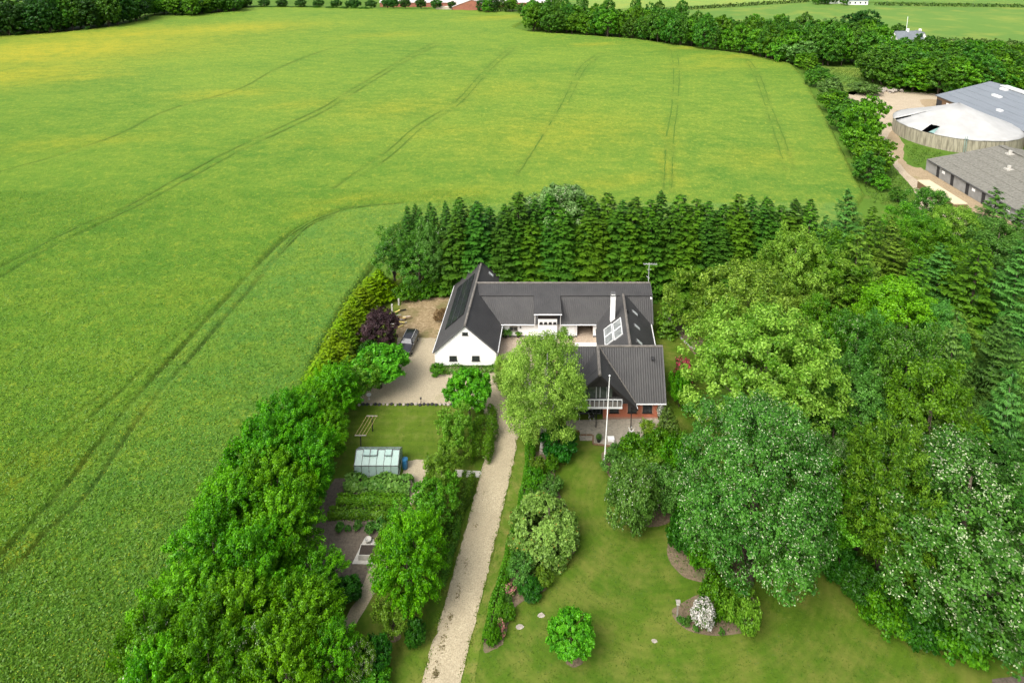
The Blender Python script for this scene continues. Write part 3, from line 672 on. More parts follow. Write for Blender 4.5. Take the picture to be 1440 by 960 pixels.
# --- barn wing roof
r = MB(); y0, y1 = 75.36, 91.14; ov = 4.12
roof_sheet(r, hp(BX - ov, y0, 5.96 - ov * sl_), hp(BX - ov, y1, 5.96 - ov * sl_), hp(BX, y1, 5.96), hp(BX, y0, 5.96))
roof_sheet(r, hp(BX + ov, y0, 5.96 - ov * sl_), hp(BX + ov, y1, 5.96 - ov * sl_), hp(BX, y1, 5.96), hp(BX, y0, 5.96))
barn_roof = fpart('roof', r, M['roof'], label='roof of the left wing with the solar array')
rc = MB(); rc.tube([hp(BX, y0 - .03, 5.97), hp(BX, y1 + .03, 5.97)], [0.16, 0.16], 8); fpart('ridge_cap', rc, M['ridge'], barn_roof)
for sx in (-1, 1):                                   # verge boards on both gables, gutters along both eaves
    for yy in (y0 - 0.03, y1 + 0.03): vb = MB(); vb.bar(hp(BX, yy, 5.90), hp(BX + sx * ov, yy, 5.90 - ov * sl_), 0.05, 0.17, (0, 0, 1)); fpart('verge_board', vb, M['trim_grey'], barn_roof)
    gt = MB(); gt.tube([hp(BX + sx * (ov + .04), y0, 2.12), hp(BX + sx * (ov + .04), y1, 2.12)], [.07, .07], 6); fpart('gutter', gt, M['pale_metal'], barn_roof)
dp = MB(); dp.tube([hp(BR + .08, 75.62, 2.1), hp(BR + .08, 75.62, 0.05)], [.045, .045], 6); fpart('downpipe', dp, M['white_paint'])
# solar array: three rows of panels up the left slope
def on_slope(x0, z0, dx, dz):                        # returns f(t along slope in x, y, lift)
    Ln = math.hypot(dx, dz)
    def f(x, y, lift):
        z = z0 + (x - x0) * dz / dx
        nx, nz = (-dz / Ln, dx / Ln) if dx > 0 else (dz / Ln, -dx / Ln)
        p = hp(x, y, z); return (p[0] + nx * lift, p[1], p[2] + nz * lift)
    return f
fL = on_slope(BX, 5.96, 1.0, sl_)
def slab_on(mb, f, xa, xb, ya, yb, l0, l1):
    return mb.hexa([f(xa, ya, l0), f(xb, ya, l0), f(xb, yb, l0), f(xa, yb, l0), f(xa, ya, l1), f(xb, ya, l1), f(xb, yb, l1), f(xa, yb, l1)])
xs = [-9.12, -8.28, -7.44, -6.62]
panel_me = None
for r_ in range(3):
    for k in range(10):
        ya = 78.8 + k * 1.02; mb = MB()
        slab_on(mb, fL, xs[r_] + .012, xs[r_ + 1] - .012, ya, ya + 1.0, 0.06, 0.11)
        mb.mi = 1; slab_on(mb, fL, xs[r_] + .045, xs[r_ + 1] - .045, ya + .03, ya + .97, 0.105, 0.114)
        fpart('solar_panel', mb, [M['black'], M['panel_glass']], barn_roof)
rl = MB()
for xx in (xs[1], xs[2]): slab_on(rl, fL, xx - .008, xx + .008, 78.8, 89.0, 0.10, 0.118)
fpart('mounting_rail', rl, M['metal'], barn_roof)
def skylight(f, x0, x1, y0_, y1_, parent):
    fr = MB(); slab_on(fr, f, x0, x1, y0_, y1_, 0.0, 0.10)
    o = fpart('skylight', fr, M['trim_grey'], parent)
    p = MB(); slab_on(p, f, x0 + .07 * (1 if x1 > x0 else -1), x1 - .07 * (1 if x1 > x0 else -1), y0_ + .06, y1_ - .06, 0.09, 0.112)
    return fpart('skylight_pane', p, M['skylight_glass'], parent)
fR = on_slope(BX, 5.96, 1.0, -sl_)
skylight(fR, -4.85, -4.1, 89.75, 90.4, barn_roof)

# --- windows
def window(y, x0, x1, z0, z1, parent=None, fr=M['dark_wood'], skew=True, t=0.07, mull=True, proud=0.045, arch=False):
    P = (lambda x, yy, z: (x, yy, z))
    f = MB()
    f.box(x0, x1, y - proud, y + .02, z0, z0 + t); f.box(x0, x1, y - proud, y + .02, z1 - t, z1)
    f.box(x0, x0 + t, y - proud, y + .02, z0 + t, z1 - t); f.box(x1 - t, x1, y - proud, y + .02, z0 + t, z1 - t)
    f.box(x0 - .05, x1 + .05, y - proud - .07, y, z0 - .05, z0)
    if mull: f.box((x0 + x1) / 2 - .025, (x0 + x1) / 2 + .025, y - proud + .008, y + .02, z0 + t, z1 - t)
    if arch:
        n = 8
        pts = [(x0 + (x1 - x0) * i / n, z1 + .16 * math.sin(math.pi * i / n)) for i in range(n + 1)]
        b0 = len(f.v); f.v += [(px_, y - proud, pz) for px_, pz in pts] + [(px_, y + .02, pz) for px_, pz in pts]
        f.f.append(tuple(b0 + i for i in range(n + 1))); f.m.append(0)
        for i in range(n): f.f.append((b0 + i, b0 + i + 1, b0 + n + 2 + i, b0 + n + 1 + i)); f.m.append(0)
    o = fpart('window', f, fr, parent)
    p = MB(); p.box(x0 + t * .8, x1 - t * .8, y - proud * .35, y + .01, z0 + t * .8, z1 - t * .8)
    fpart('pane', p, M['glass'], o if parent is None else parent)
    return o
window(75.5, -8.0, -7.05, 0.92, 1.58); window(75.5, -5.12, -4.15, 0.92, 1.58)
window(75.5, -6.33, -5.6, 4.55, 4.92, mull=False, t=.05)

# --- rear wing
RX1 = 18.6
rr = MB()
up = lambda x, y: (x, y)
def wx(y, x): return x + KX * (y - KY)
yr, zr = 85.5, 5.90
zb = zr - 0.30 * (yr - 83.35)
XL, XR = wx(85.5, BX) + .1, 19.5
roof_sheet(rr, (XL, 83.30, zb), (XR - .1, 83.30, zb), (XR, yr, zr), (XL, yr, zr))
roof_sheet(rr, (-3.6, 81.12, 2.28), (XR - .35, 81.12, 2.28), (XR - .15, 83.42, zb - .14), (-4.6, 83.42, zb - .14))
roof_sheet(rr, (XL - 0.5, 89.85, 2.25), (XR + .35, 89.85, 2.25), (XR, yr, zr), (XL, yr, zr))
roof_sheet(rr, (2.98, 80.32, zb - .9), (6.66, 80.32, zb - .9), (6.66, 83.42, zb + .032), (2.98, 83.42, zb + .032))
rear_roof = fpart('roof', rr, M['roof'], label='roof of the rear wing with a raised upper slope')
rc = MB(); rc.tube([(XL, yr, zr + .01), (XR + .02, yr, zr + .01)], [.15, .15], 8); fpart('ridge_cap', rc, M['ridge'], rear_roof)
for qa, qb in (((XR + .02, yr, zr - .05), (XR - .1, 83.3, zb - .06)), ((XR - .1, 83.3, zb - .2), (XR - .33, 81.1, 2.2)), ((XR + .02, yr, zr - .05), (XR + .37, 89.85, 2.2))): vb = MB(); vb.bar(qa, qb, .06, .2); fpart('verge_board', vb, M['trim_grey'], rear_roof)
gt = MB()
for xa, xb in ((-1.5, 3.0), (6.66, 11.6)): gt.tube([(xa, 81.06, 2.26), (xb, 81.06, 2.26)], [.07, .07], 6)
gt.tube([(2.95, 80.26, zb - .95), (6.7, 80.26, zb - .95)], [.07, .07], 6)
for xx in (3.1, 6.55): gt.tube([(xx, 80.3, zb - .95), (xx, 80.85, zb - 1.5), (xx, 80.85, 2.2), (xx, 81.2, 1.9)], [.045] * 4, 6)
fpart('gutter', gt, M['white_paint'], rear_roof)
for q in ((-1.7, 3.58, 81.7, 82.0, 0, 2.55), (6.08, 8.92, 81.7, 82.0, 0, 2.55), (11.12, 11.75, 81.7, 82.0, 0, 2.55), (8.92, 11.12, 81.72, 82.0, 2.12, 2.55), (3.55, 6.1, 80.85, 83.2, 0, 3.32), (-4.5, 19.4, 89.3, 89.6, 0, 2.6)):
    w = MB(); w.box(*q); fpart('wall', w, M['white'], label='projecting white gable wall with four small windows' if q[0] == 3.55 else None)
w = MB()
gp_ = [(81.7, 0), (89.6, 0), (89.6, 2.5), (85.5, 5.72), (83.3, 5.0), (81.7, 2.5)]
ex = lambda y: 19.05 + (y - 81.7) * .057
b0 = len(w.v); w.v += [(ex(y), y, z) for y, z in gp_] + [(ex(y) + .22, y, z) for y, z in gp_]
w.f += [tuple(b0 + i for i in reversed(range(6))), tuple(b0 + 6 + i for i in range(6))] + [(b0 + i, b0 + (i + 1) % 6, b0 + 6 + (i + 1) % 6, b0 + 6 + i) for i in range(6)]; w.m += [0] * 8
fpart('wall', w, M['white'], label='white end gable of the rear wing')
for xa, xb, yy in ((-1.7, 3.56, 81.7), (6.1, 8.92, 81.7), (11.12, 11.75, 81.7), (3.53, 6.12, 80.85)): pl = MB(); pl.box(xa, xb, yy - .02, yy + .03, 0, .22); fpart('plinth', pl, M['plinth'])
cl = MB(); cl.box(3.52, 6.13, 80.82, 83.2, 3.32, 4.28); fpart('gable_cladding', cl, M['dark_wood'])
for k in range(4): window(80.85, 3.72 + k * .62, 4.14 + k * .62, 2.56, 2.84, fr=M['black'], mull=False, t=.04)
window(81.7, -0.32, 0.78, 0.95, 1.62, fr=M['grey_wood'], arch=True)
sd_ = MB(); sd_.box(6.42, 8.62, 81.6, 81.69, 0.2, 2.1); fpart('sliding_door', sd_, M['white_paint'], label='white sliding door beside the carport', bevel=.02)
# carport recess
cp = MB(); cp.box(8.95, 11.1, 85.0, 85.2, 0, 2.4); cp.box(8.84, 8.95, 82.0, 85.0, 0, 2.4); cp.box(11.1, 11.2, 82.0, 85.0, 0, 2.4); cp.box(8.84, 11.2, 82.0, 85.2, 2.4, 2.5)
fpart('carport_lining', cp, M['wood'])
fl = MB(); fl.box(8.96, 11.09, 81.6, 84.99, 0.0, 0.045); fpart('carport_floor', fl, M['paving'])
lm = MB(); lm.lathe([(.02, 0.55), (.02, .2), (.09, .2), (.16, 0.0), (.15, 0.0)], (9.85, 82.8, 1.85)); fpart('hanging_lamp', lm, M['pale_metal'])
lm = MB(); lm.box(1.12, 1.18, 81.6, 81.7, 1.75, 1.8); lm.lathe([(.03, .28), (.09, .22), (.08, .02), (.04, 0)], (1.15, 81.58, 1.42), 8); fpart('wall_lamp', lm, M['black'])

# --- right wing
QX, QW, QZ = 14.65, 3.72, 5.60; qs = (QZ - 2.30) / QW
rq = MB()
roof_sheet(rq, hp(QX - QW, 71.0, QZ - QW * qs), hp(QX - QW, 83.2, QZ - QW * qs), hp(QX, 83.2, QZ), hp(QX, 71.0, QZ))
roof_sheet(rq, hp(QX + QW, 71.0, QZ - QW * qs), hp(QX + QW, 83.2, QZ - QW * qs), hp(QX, 83.2, QZ), hp(QX, 71.0, QZ))
fq = on_slope(QX, QZ, 1.0, qs); fq2 = on_slope(QX, QZ, 1.0, -qs)
roof_sheet(rq, fq(QX - QW - .05, 71.0, .10), fq(QX - QW - .05, 79.95, .10), fq(QX, 79.95, .10), fq(QX, 71.0, .10))
right_roof = fpart('roof', rq, M['roof'], label='roof of the right wing with roof windows and chimney')
rc = MB(); rc.tube([hp(QX, 71.2, QZ + .05), hp(QX, 83.0, QZ + .05)], [.19, .17], 8); fpart('ridge_cap', rc, M['ridge'], right_roof)
gt = MB(); gt.tube([hp(QX + QW + .06, 71.5, 2.28), hp(QX + QW + .06, 81.4, 2.28)], [.07, .07], 6); fpart('gutter', gt, M['white_paint'], right_roof)
for xq in (QX - QW + .2, QX + QW - .5): w = MB(); skewbox(w, xq, xq + .3, 72.0, 82.0, 0, 2.3); fpart('wall', w, M['white'])
ch = MB(); ch.box(13.02, 13.6, 79.0, 79.58, 3.4, 7.78); ch.mi = 1; ch.box(12.97, 13.65, 78.95, 79.63, 7.78, 7.9); ch.mi = 0; ch.box(13.06, 13.56, 79.04, 79.54, 7.9, 8.1); ch.mi = 1; ch.box(13.02, 13.6, 79.0, 79.58, 8.1, 8.17)
fpart('chimney', ch, [M['white'], M['trim_grey']], right_roof, label='tall white chimney on the right wing')
rw = MB()
for xa, xb, ya in ((11.94, 12.98, 74.95), (13.06, 14.1, 74.75)):
    for k in range(2):
        a0 = ya + k * 1.74
        fr = MB(); lift = 0.13
        for q in ((xa, xb, a0, a0 + .09), (xa, xb, a0 + 1.63, a0 + 1.72), (xa, xa + .08, a0 + .09, a0 + 1.63), (xb - .08, xb, a0 + .09, a0 + 1.63)): slab_on(fr, fq, q[0], q[1], q[2], q[3], .1, .24)
        fpart('roof_window', fr, M['pale_metal'], right_roof)
        p = MB(); slab_on(p, fq, xa + .07, xb - .07, a0 + .08, a0 + 1.64, .12, .19); fpart('roof_window_pane', p, M['pale_glass'], right_roof)
for yc in (80.5, 77.35, 74.15): skylight(fq2, 15.62, 16.42, yc - .33, yc + .33, right_roof)
for q in ((14.95, 79.1, 5.2, 5.75), (17.6, 71.6, 2.9, 3.3)): vt = MB(); vt.tube([hp(q[0], q[1], q[2]), hp(q[0], q[1], q[3])], [.09, .09], 8); fpart('vent_pipe', vt, M['black'], right_roof)

# --- front house
HY, HZ = 70.3, 6.60; HX0, HX1 = 5.9, 18.30
hr = MB(); ye, ze = 66.02, 2.38; hs_ = (HZ - ze) / (HY - ye)
roof_sheet(hr, hp(HX0, ye, ze), hp(HX1, ye, ze), hp(HX1, HY, HZ), hp(HX0, HY, HZ), .27, .022)
roof_sheet(hr, hp(HX0, 2 * HY - ye, ze), hp(HX1, 2 * HY - ye, ze), hp(HX1, HY, HZ), hp(HX0, HY, HZ), .27, .022)
front_roof = fpart('roof', hr, M['roof'], label='roof of the front house with visible ribs')
gx0 = 10.62; DZ = HZ - .05; dw = 4.32; ds_ = 0.985; yv = 65.25
dr_ = MB()
for sx in (-1, 1):
    a = (9.72 + sx * dw, yv, DZ - dw * ds_); b_ = (10.15 + sx * dw, HY + .2, DZ - dw * ds_)
    q = [a, b_, (10.2, HY + .2, DZ), (9.75, yv, DZ)]
    roof_sheet(dr_, *q)
gable_roof = fpart('gable_roof', dr_, M['roof'], label='steep front gable roof above the balcony')
rc = MB(); rc.tube([(9.76, yv - .03, DZ + .03), (10.2, HY, DZ + .06)], [.2, .2], 8); rc.tube([hp(HX0 + 4.6, HY, HZ + .02), hp(HX1 + .03, HY, HZ + .02)], [.13, .13], 8); fpart('ridge_cap', rc, M['ridge'], front_roof)
fl_ = MB()
for i in range(1): fl_.bar((10.35, HY - .15, HZ + .06), (14.02, 66.0, ze + .10), .10, .05)
fpart('valley_flashing', fl_, M['ridge'], front_roof)
for sx in (-1, 1): vb = MB(); vb.bar((9.75, yv - .05, DZ - .10), (9.72 + sx * (dw + .05), yv - .05, DZ - .10 - (dw + .05) * ds_), .09, .30); fpart('bargeboard', vb, M['dark_wood'], gable_roof)
for yq in (ye, 2 * HY - ye): vb = MB(); vb.bar(hp(HX1 + .03, HY, HZ - .05), hp(HX1 + .03, yq, ze - .05), .06, .2); fpart('verge_board', vb, M['trim_grey'], front_roof)
gt = MB(); gt.tube([(14.1, 65.94, ze - .04), hp(HX1 + .05, 65.94, ze - .04)], [.075, .075], 6); gt.tube([(14.12, yv, 2.35), (14.12, 65.94, 2.2)], [.05, .05], 6)
fpart('gutter', gt, M['pale_metal'], front_roof)
# brick ground floor: courses of real bricks on the open stretch
FY = 66.45
for q in ((16.45, 16.75, FY + .3, 74.2, 0, 2.5), (5.3, 5.6, FY, 74.2, 0, 2.5), (5.6, 6.6, FY, FY + .3, 0, 2.5), (5.6, 16.45, 73.9, 74.2, 0, 2.5), (10.45, 10.7, FY + .3, 67.25, 0, 2.5)):
    w = MB(); w.box(*q); fpart('wall', w, M['brick_mortar'])
w = MB(); w.box(10.45, 16.75, FY, FY + .3, 0, 2.55)
brick_wall = fpart('wall', w, M['brick_mortar'], label='red brick front wall')
w = MB()
pg = [(16.74, FY, 2.5), (16.9, 74.2, 2.5), (17.2, HY, 6.2)]; w.v += pg + [(p[0] - .2, p[1], p[2]) for p in pg]; w.f += [(0, 1, 2), (5, 4, 3), (0, 3, 4, 1), (1, 4, 5, 2), (2, 5, 3, 0)]; w.m += [0] * 5
fpart('gable', w, M['brick_mortar'])
WINS = [(11.15, 12.2, .84, 2.0), (13.25, 14.25, .84, 2.0), (14.95, 16.0, .84, 2.2)]
bk = MB(); rnd = random.Random(4); z = 0.30
row = 0
while z < 2.42:
    x = 10.46 + (0.0 if row % 2 else -.12)
    while x < 16.74:
        x0_, x1_ = max(10.46, x), min(16.74, x + .225)
        if x1_ - x0_ > .05 and not any(x1_ > a - .02 and x0_ < b_ + .02 and z + .06 > c_ - .02 and z < d_ + .02 for a, b_, c_, d_ in WINS):
            pr = FY - .012 - rnd.random() * .008
            bk.box(x0_, x1_, pr, FY + .01, z, z + .058)
        x += .24
    z += .072; row += 1
bo = fpart('brick', bk, M['brick'], brick_wall); bo['kind'] = 'stuff'
pl = MB(); pl.box(10.44, 16.77, FY - .02, FY + .02, 0, .28); fpart('plinth', pl, M['brick_mortar'])
for a, b_, c_, d_ in WINS: window(FY, a, b_, c_, d_, fr=M['dark_wood'], t=.08)
# patio doors under the balcony
dg = MB(); dg.box(5.6, 10.45, 67.25, 67.35, 0, 2.5); fpart('recess_wall', dg, M['dark_wood'])
for k in range(4):
    f = MB(); xa = 6.3 + k * 1.0
    f.box(xa, xa + .95, 67.18, 67.25, 0.08, .2); f.box(xa, xa + .95, 67.18, 67.25, 2.2, 2.3); f.box(xa, xa + .08, 67.18, 67.25, .2, 2.2); f.box(xa + .87, xa + .95, 67.18, 67.25, .2, 2.2)
    o = fpart('patio_door', f, M['trim_grey'])
    p = MB(); p.box(xa + .07, xa + .88, 67.2, 67.235, .19, 2.21); fpart('pane', p, M['glass'], o)
# upper gable wall
gw = MB(); GYW = 66.5
def tri_panel(mb, y0_, y1_, z0, z1, half=None):
    h0 = (DZ - .12 - z0) / ds_; h1 = max(0.0, (DZ - .12 - z1) / ds_)
    pts = [(9.73 - h0, z0), (9.73 + h0, z0), (9.73 + h1, z1), (9.73 - h1, z1)]
    b0 = len(mb.v); mb.v += [(x, y0_, zz) for x, zz in pts] + [(x, y1_, zz) for x, zz in pts]
    for q in ((0, 1, 2, 3), (7, 6, 5, 4), (0, 4, 5, 1), (1, 5, 6, 2), (2, 6, 7, 3), (3, 7, 4, 0)): mb.f.append(tuple(b0 + i for i in q)); mb.m.append(mb.mi)
tri_panel(gw, GYW, GYW + .15, 2.5, DZ - .2); fpart('gable_wall', gw, M['dark_wood'])
tp = MB(); tri_panel(tp, yv + .12, yv + .22, 5.0, DZ - .16); fpart('gable_cladding', tp, M['dark_wood'])
for xa, xb, z1_ in ((8.35, 9.55, 4.75), (9.62, 10.0, 4.75), (10.05, 10.75, 4.6), (10.82, 11.4, 4.2)):
    p = MB(); p.box(xa, xb, GYW - .05, GYW + .01, 2.75, z1_); fpart('gable_pane', p, M['gable_glass'])
for xx in (8.3, 9.58, 10.02, 10.78): ml = MB(); ml.box(xx - .035, xx + .035, GYW - .10, GYW - .02, 2.7, 4.8); fpart('mullion', ml, M['pale_metal'])
# balcony
bl = MB(); bl.box(6.9, 12.36, yv + .05, GYW - .01, 2.38, 2.5); fpart('balcony_floor', bl, M['grey_wood'])
bl = MB(); bl.box(6.9, 12.38, yv - .02, yv + .045, 2.34, 2.54); fpart('balcony_beam', bl, M['white_paint'])
bl = MB(); bl.box(7.2, 12.38, yv - .03, yv + .07, 3.42, 3.52); fpart('balcony_rail', bl, M['pale_metal'])
for k in range(11):
    xb = 7.2 + k * .513; bl = MB(); bl.box(xb - .04, xb + .04, yv, yv + .045, 2.55, 3.41); fpart('baluster', bl, M['pale_metal'])
for xx in (9.45, 13.38):
    ps = MB(); ps.box(xx - .05, xx + .05, 65.0, 65.1, .12, 2.36 if xx < 10 else 2.6); fpart('support_post', ps, M['black'])
# a vent hood and a roof hatch on the front slope
fh = lambda x, y, l: (x + KX * (y - KY), y - l * .7, ze + (y - ye) * hs_ + l * .7)
v_ = MB(); v_.hexa([fh(16.9, 69.2, 0), fh(17.2, 69.2, 0), fh(17.2, 69.5, 0), fh(16.9, 69.5, 0), fh(16.93, 69.2, .4), fh(17.17, 69.2, .4), fh(17.17, 69.45, .4), fh(16.93, 69.45, .4)]); fpart('vent_hood', v_, M['black'], front_roof)
# television aerial at the end of the rear ridge
an = MB(); ax, ay = 19.3, 85.6
an.tube([(ax, ay, 5.6), (ax, ay, 8.9)], [.035, .03], 6); an.bar((ax - .8, ay, 8.75), (ax + 1.1, ay - .1, 8.75), .035)
for k in range(9): an.bar((ax - .75 + k * .22, ay - .28, 8.76), (ax - .75 + k * .22, ay + .28, 8.76), .018)
an.bar((ax - .25, ay, 7.9), (ax + .3, ay, 7.9), .03); an.bar((ax - .3, ay, 6.9), (ax + .1, ay - .1, 6.6), .05)
fpart('aerial', an, M['pale_metal'], rear_roof)
# low white courtyard wall
cw = MB(); cw.box(8.35, 11.55, 78.6, 78.85, 0, 1.15); o = cw.build('garden_wall', M['white'], bevel=.02); tag(o, 'low white wall in the courtyard just behind the front ridge', 'wall')
# patio
pt = MB(); pts = gp([(795, 592), (799, 607), (815, 607), (816, 612.5), (833.5, 612.5), (834, 625), (858, 628), (885, 624), (920, 618), (930, 600), (929, 589)])[::-1]
area = sum(pts[i][0] * pts[(i + 1) % len(pts)][1] - pts[(i + 1) % len(pts)][0] * pts[i][1] for i in range(len(pts)))
if area < 0: pts = pts[::-1]
pt.prism([(x, y) for x, y in pts], -.01, .13); o = pt.build('patio', M['patio']); tag(o, kind='structure')
st = MB(); x0_, y0_ = g(815.5, 619.5); x1_, y1_ = g(833, 612.5); st.box(x0_, x1_, y0_, y1_ - .01, 0, .075); o = st.build('patio_step', M['patio'], bevel=.01); tag(o, kind='structure')
kb = MB()
for a, b_ in (((799, 607), (815, 607)), ((816, 612.5), (833.5, 612.5)), ((834, 613), (834, 625)), ((834, 625), (858, 628))):
    pa, pb = Vector(g3(*a)), Vector(g3(*b_)); n_ = max(2, int((pb - pa).length / .5))
    for i in range(n_):
        q0, q1 = pa.lerp(pb, (i + .03) / n_), pa.lerp(pb, (i + .97) / n_); kb.bar((q0.x, q0.y, .10), (q1.x, q1.y, .10), .16, .13)
o = kb.build('patio_kerb', M['wood']); tag(o, kind='structure')

# ================================================================== THINGS IN THE YARD AND GARDEN
def car_paint(name, col):
    m, nt, b = nodes_of(name)
    nt.links.new(ramp(nt, noise(nt, 3, 3, .6, obco(nt)), [(0.3, col), (0.8, tuple(c * 1.5 + .002 for c in col))]), b.inputs['Base Color'])
    b.inputs['Roughness'].default_value = 0.28; b.inputs['Coat Weight'].default_value = 0.6; b.inputs['Coat Roughness'].default_value = 0.08
    return m
M['car_paint'] = car_paint('black_car_paint', (0.012, 0.012, 0.014))
M['rubber'] = mat('rubber', (0.018, 0.018, 0.018), 0.85, .1, 6)
M['lamp_glass'] = glass_mat('lamp_glass', (0.55, 0.56, 0.56), 0.1)
M['car_glass'] = glass_mat('car_glass', (0.035, 0.04, 0.045), 0.04, 0.9)
def make_car(loc, rz):
    root = empty('parked_car', (loc[0], loc[1], 0.03), rz, 'black estate car parked on the gravel beside the dark red tree', 'car')
    st = [  # y, half width low, z low, half width belt, z belt, half width top, z top
        (-2.30, .70, .42, .74, .62, .66, .72), (-2.20, .86, .28, .88, .70, .78, .80), (-1.75, .90, .24, .92, .78, .80, .90), (-1.10, .91, .24, .93, .92, .84, 1.00),
        (-0.35, .91, .24, .93, .95, .62, 1.50), (0.35, .91, .24, .93, .96, .63, 1.57), (1.35, .91, .24, .93, .97, .62, 1.55), (1.95, .91, .26, .92, .99, .60, 1.40), (2.25, .86, .36, .88, .95, .74, 1.02), (2.32, .74, .45, .78, .80, .68, .90)]
    V = []; F = []
    for y, a, z0, b_, z1, c_, z2 in st:
        V += [(-a, y, z0), (-b_, y, (z0 + z1) * .5), (-b_ * .995, y, z1), (-c_, y, z2 - .03), (-c_ + .12, y, z2), (c_ - .12, y, z2), (c_, y, z2 - .03), (b_ * .995, y, z1), (b_, y, (z0 + z1) * .5), (a, y, z0)]
    n = 10
    for i in range(len(st) - 1):
        for k in range(n): F.append((i * n + k, i * n + (k + 1) % n, (i + 1) * n + (k + 1) % n, (i + 1) * n + k))
    F.append(tuple(range(n))[::-1]); F.append(tuple((len(st) - 1) * n + k for k in range(n)))
    me = bpy.data.meshes.new('body'); me.from_pydata(V, [], F); me.polygons.foreach_set('use_smooth', [True] * len(F)); me.update()
    bm = bmesh.new(); bm.from_mesh(me); bmesh.ops.recalc_face_normals(bm, faces=bm.faces[:]); bm.to_mesh(me); bm.free()
    o = obj('body', me, M['car_paint'], root); mo = o.modifiers.new('edge', 'EDGE_SPLIT'); mo.split_angle = math.radians(42)
    def gl(name, pts, m=M['car_glass'], off=(0, 0, 0.012)):
        mb = MB(); c = [Vector(p) for p in pts]; nn = (c[1] - c[0]).cross(c[2] - c[0]).normalized() * .014
        if nn.dot(Vector(off)) < 0: nn = -nn
        mb.hexa([p - nn * .5 for p in c] + [p + nn for p in c]); return mb.build(name, m, root)
    gl('windscreen', [(-.76, -1.02, 1.03), (.76, -1.02, 1.03), (.53, -.42, 1.47), (-.53, -.42, 1.47)], off=(0, -1, 1))
    gl('rear_window', [(-.62, 2.17, 1.08), (.62, 2.17, 1.08), (.50, 1.98, 1.36), (-.50, 1.98, 1.36)], off=(0, 1, 1))
    for s in (-1, 1):
        for ya, yb in ((-.55, .35), (.42, 1.25), (1.32, 1.8)):
            gl('side_window', [(s * .905, ya - .12 * (ya < 0), 1.02), (s * .905, yb, 1.02), (s * .67, yb, 1.44), (s * .67, ya + .12, 1.42)], off=(s, 0, .3))
        mb = MB(); mb.tube([(s * .60, -.35, 1.56), (s * .60, -.25, 1.60), (s * .60, 1.5, 1.62), (s * .60, 1.6, 1.57)], [.022] * 4, 6); mb.build('roof_rail', M['pale_metal'], root)
        mb = MB(); mb.hexa([(s * .52, -2.30, .62), (s * .84, -2.21, .62), (s * .84, -2.1, .62), (s * .52, -2.2, .62), (s * .54, -2.25, .76), (s * .83, -2.15, .77), (s * .83, -2.05, .77), (s * .54, -2.15, .76)]); mb.build('headlight', M['lamp_glass'], root)
        mb = MB(); mb.hexa([(s * .90, -.95, .98), (s * 1.08, -.95, 1.0), (s * 1.08, -.82, 1.0), (s * .90, -.8, .98), (s * .90, -.95, 1.1), (s * 1.08, -.95, 1.12), (s * 1.08, -.82, 1.12), (s * .90, -.8, 1.1)]); mb.build('wing_mirror', M['car_paint'], root, bevel=.015)
        for yw in (-1.42, 1.42):
            w = empty('wheel', (s * .84, yw, .33)); w.parent = root
            t = MB(); t.tube([(-.11, 0, 0), (-.09, 0, 0), (.09, 0, 0), (.11, 0, 0)], [.29, .335, .335, .29], 20); t.build('tyre', M['rubber'], w)
            t = MB(); t.tube([(-.12, 0, 0), (.12, 0, 0)], [.20, .20], 14); t.build('rim', M['metal'], w)
    mb = MB(); mb.box(-.45, .45, -2.335, -2.26, .50, .66); mb.build('grille', M['black'], root)
    mb = MB(); mb.box(-.26, .26, -2.35, -2.33, .40, .50); mb.build('number_plate', M['white_paint'], root)
    return root
make_car((-13.9, 79.6), math.radians(-8.5))

# --- flagpole
fx, fy = g(849.5, 656)
FP = empty('flagpole', (fx, fy, 0), 0, 'tall white flagpole standing at the edge of the lawn in front of the balcony', 'flagpole')
mb = MB(); hh_ = height_at(529, fy); mb.tube([(0, 0, 0), (0.15, 0, hh_ * .5), (.28, 0, hh_)], [.075, .06, .035], 10); mb.build('pole', M['white_paint'], FP)
mb = MB(); mb.lathe([(0, -.1), (.075, -.06), (.1, 0), (.07, .08), (0, .1)], (.28, 0, hh_ + .06), 10); mb.build('finial', M['white_paint'], FP)
mb = MB(); mb.tube([(.06, -.07, 1.2), (.30, -.05, hh_ - .1)], [.012, .012], 5); mb.build('halyard', M['pale_metal'], FP)
mb = MB(); mb.box(-.14, .14, -.06, .06, 0, .9); mb.build('foot_bracket', M['metal'], FP, bevel=.01)

# --- drying frame on the lawn
ax0, ay0 = g(508, 634); ax1, ay1 = g(524, 606)
DF = empty('drying_frame', (ax0, ay0, 0), 0, 'wooden clothes drying frame with four lines on the small lawn', 'drying frame')
for (x, y) in ((0, 0), (ax1 - ax0, ay1 - ay0)):
    mb = MB(); mb.box(x - .05, x + .05, y - .05, y + .05, 0, 1.9); mb.build('post', M['dark_wood'], DF)
    mb = MB(); mb.box(x - .62, x + .62, y - .04, y + .04, 1.9, 1.98); mb.build('crossbar', M['grey_wood'], DF)
for k in range(4):
    xo = -.56 + k * .373
    mb = MB(); mb.tube([(xo, 0, 1.99), (xo + (ax1 - ax0) / 2, (ay1 - ay0) / 2, 1.95), (xo + ax1 - ax0, ay1 - ay0, 1.99)], [.022] * 3, 5); mb.build('line', M['straw'], DF)

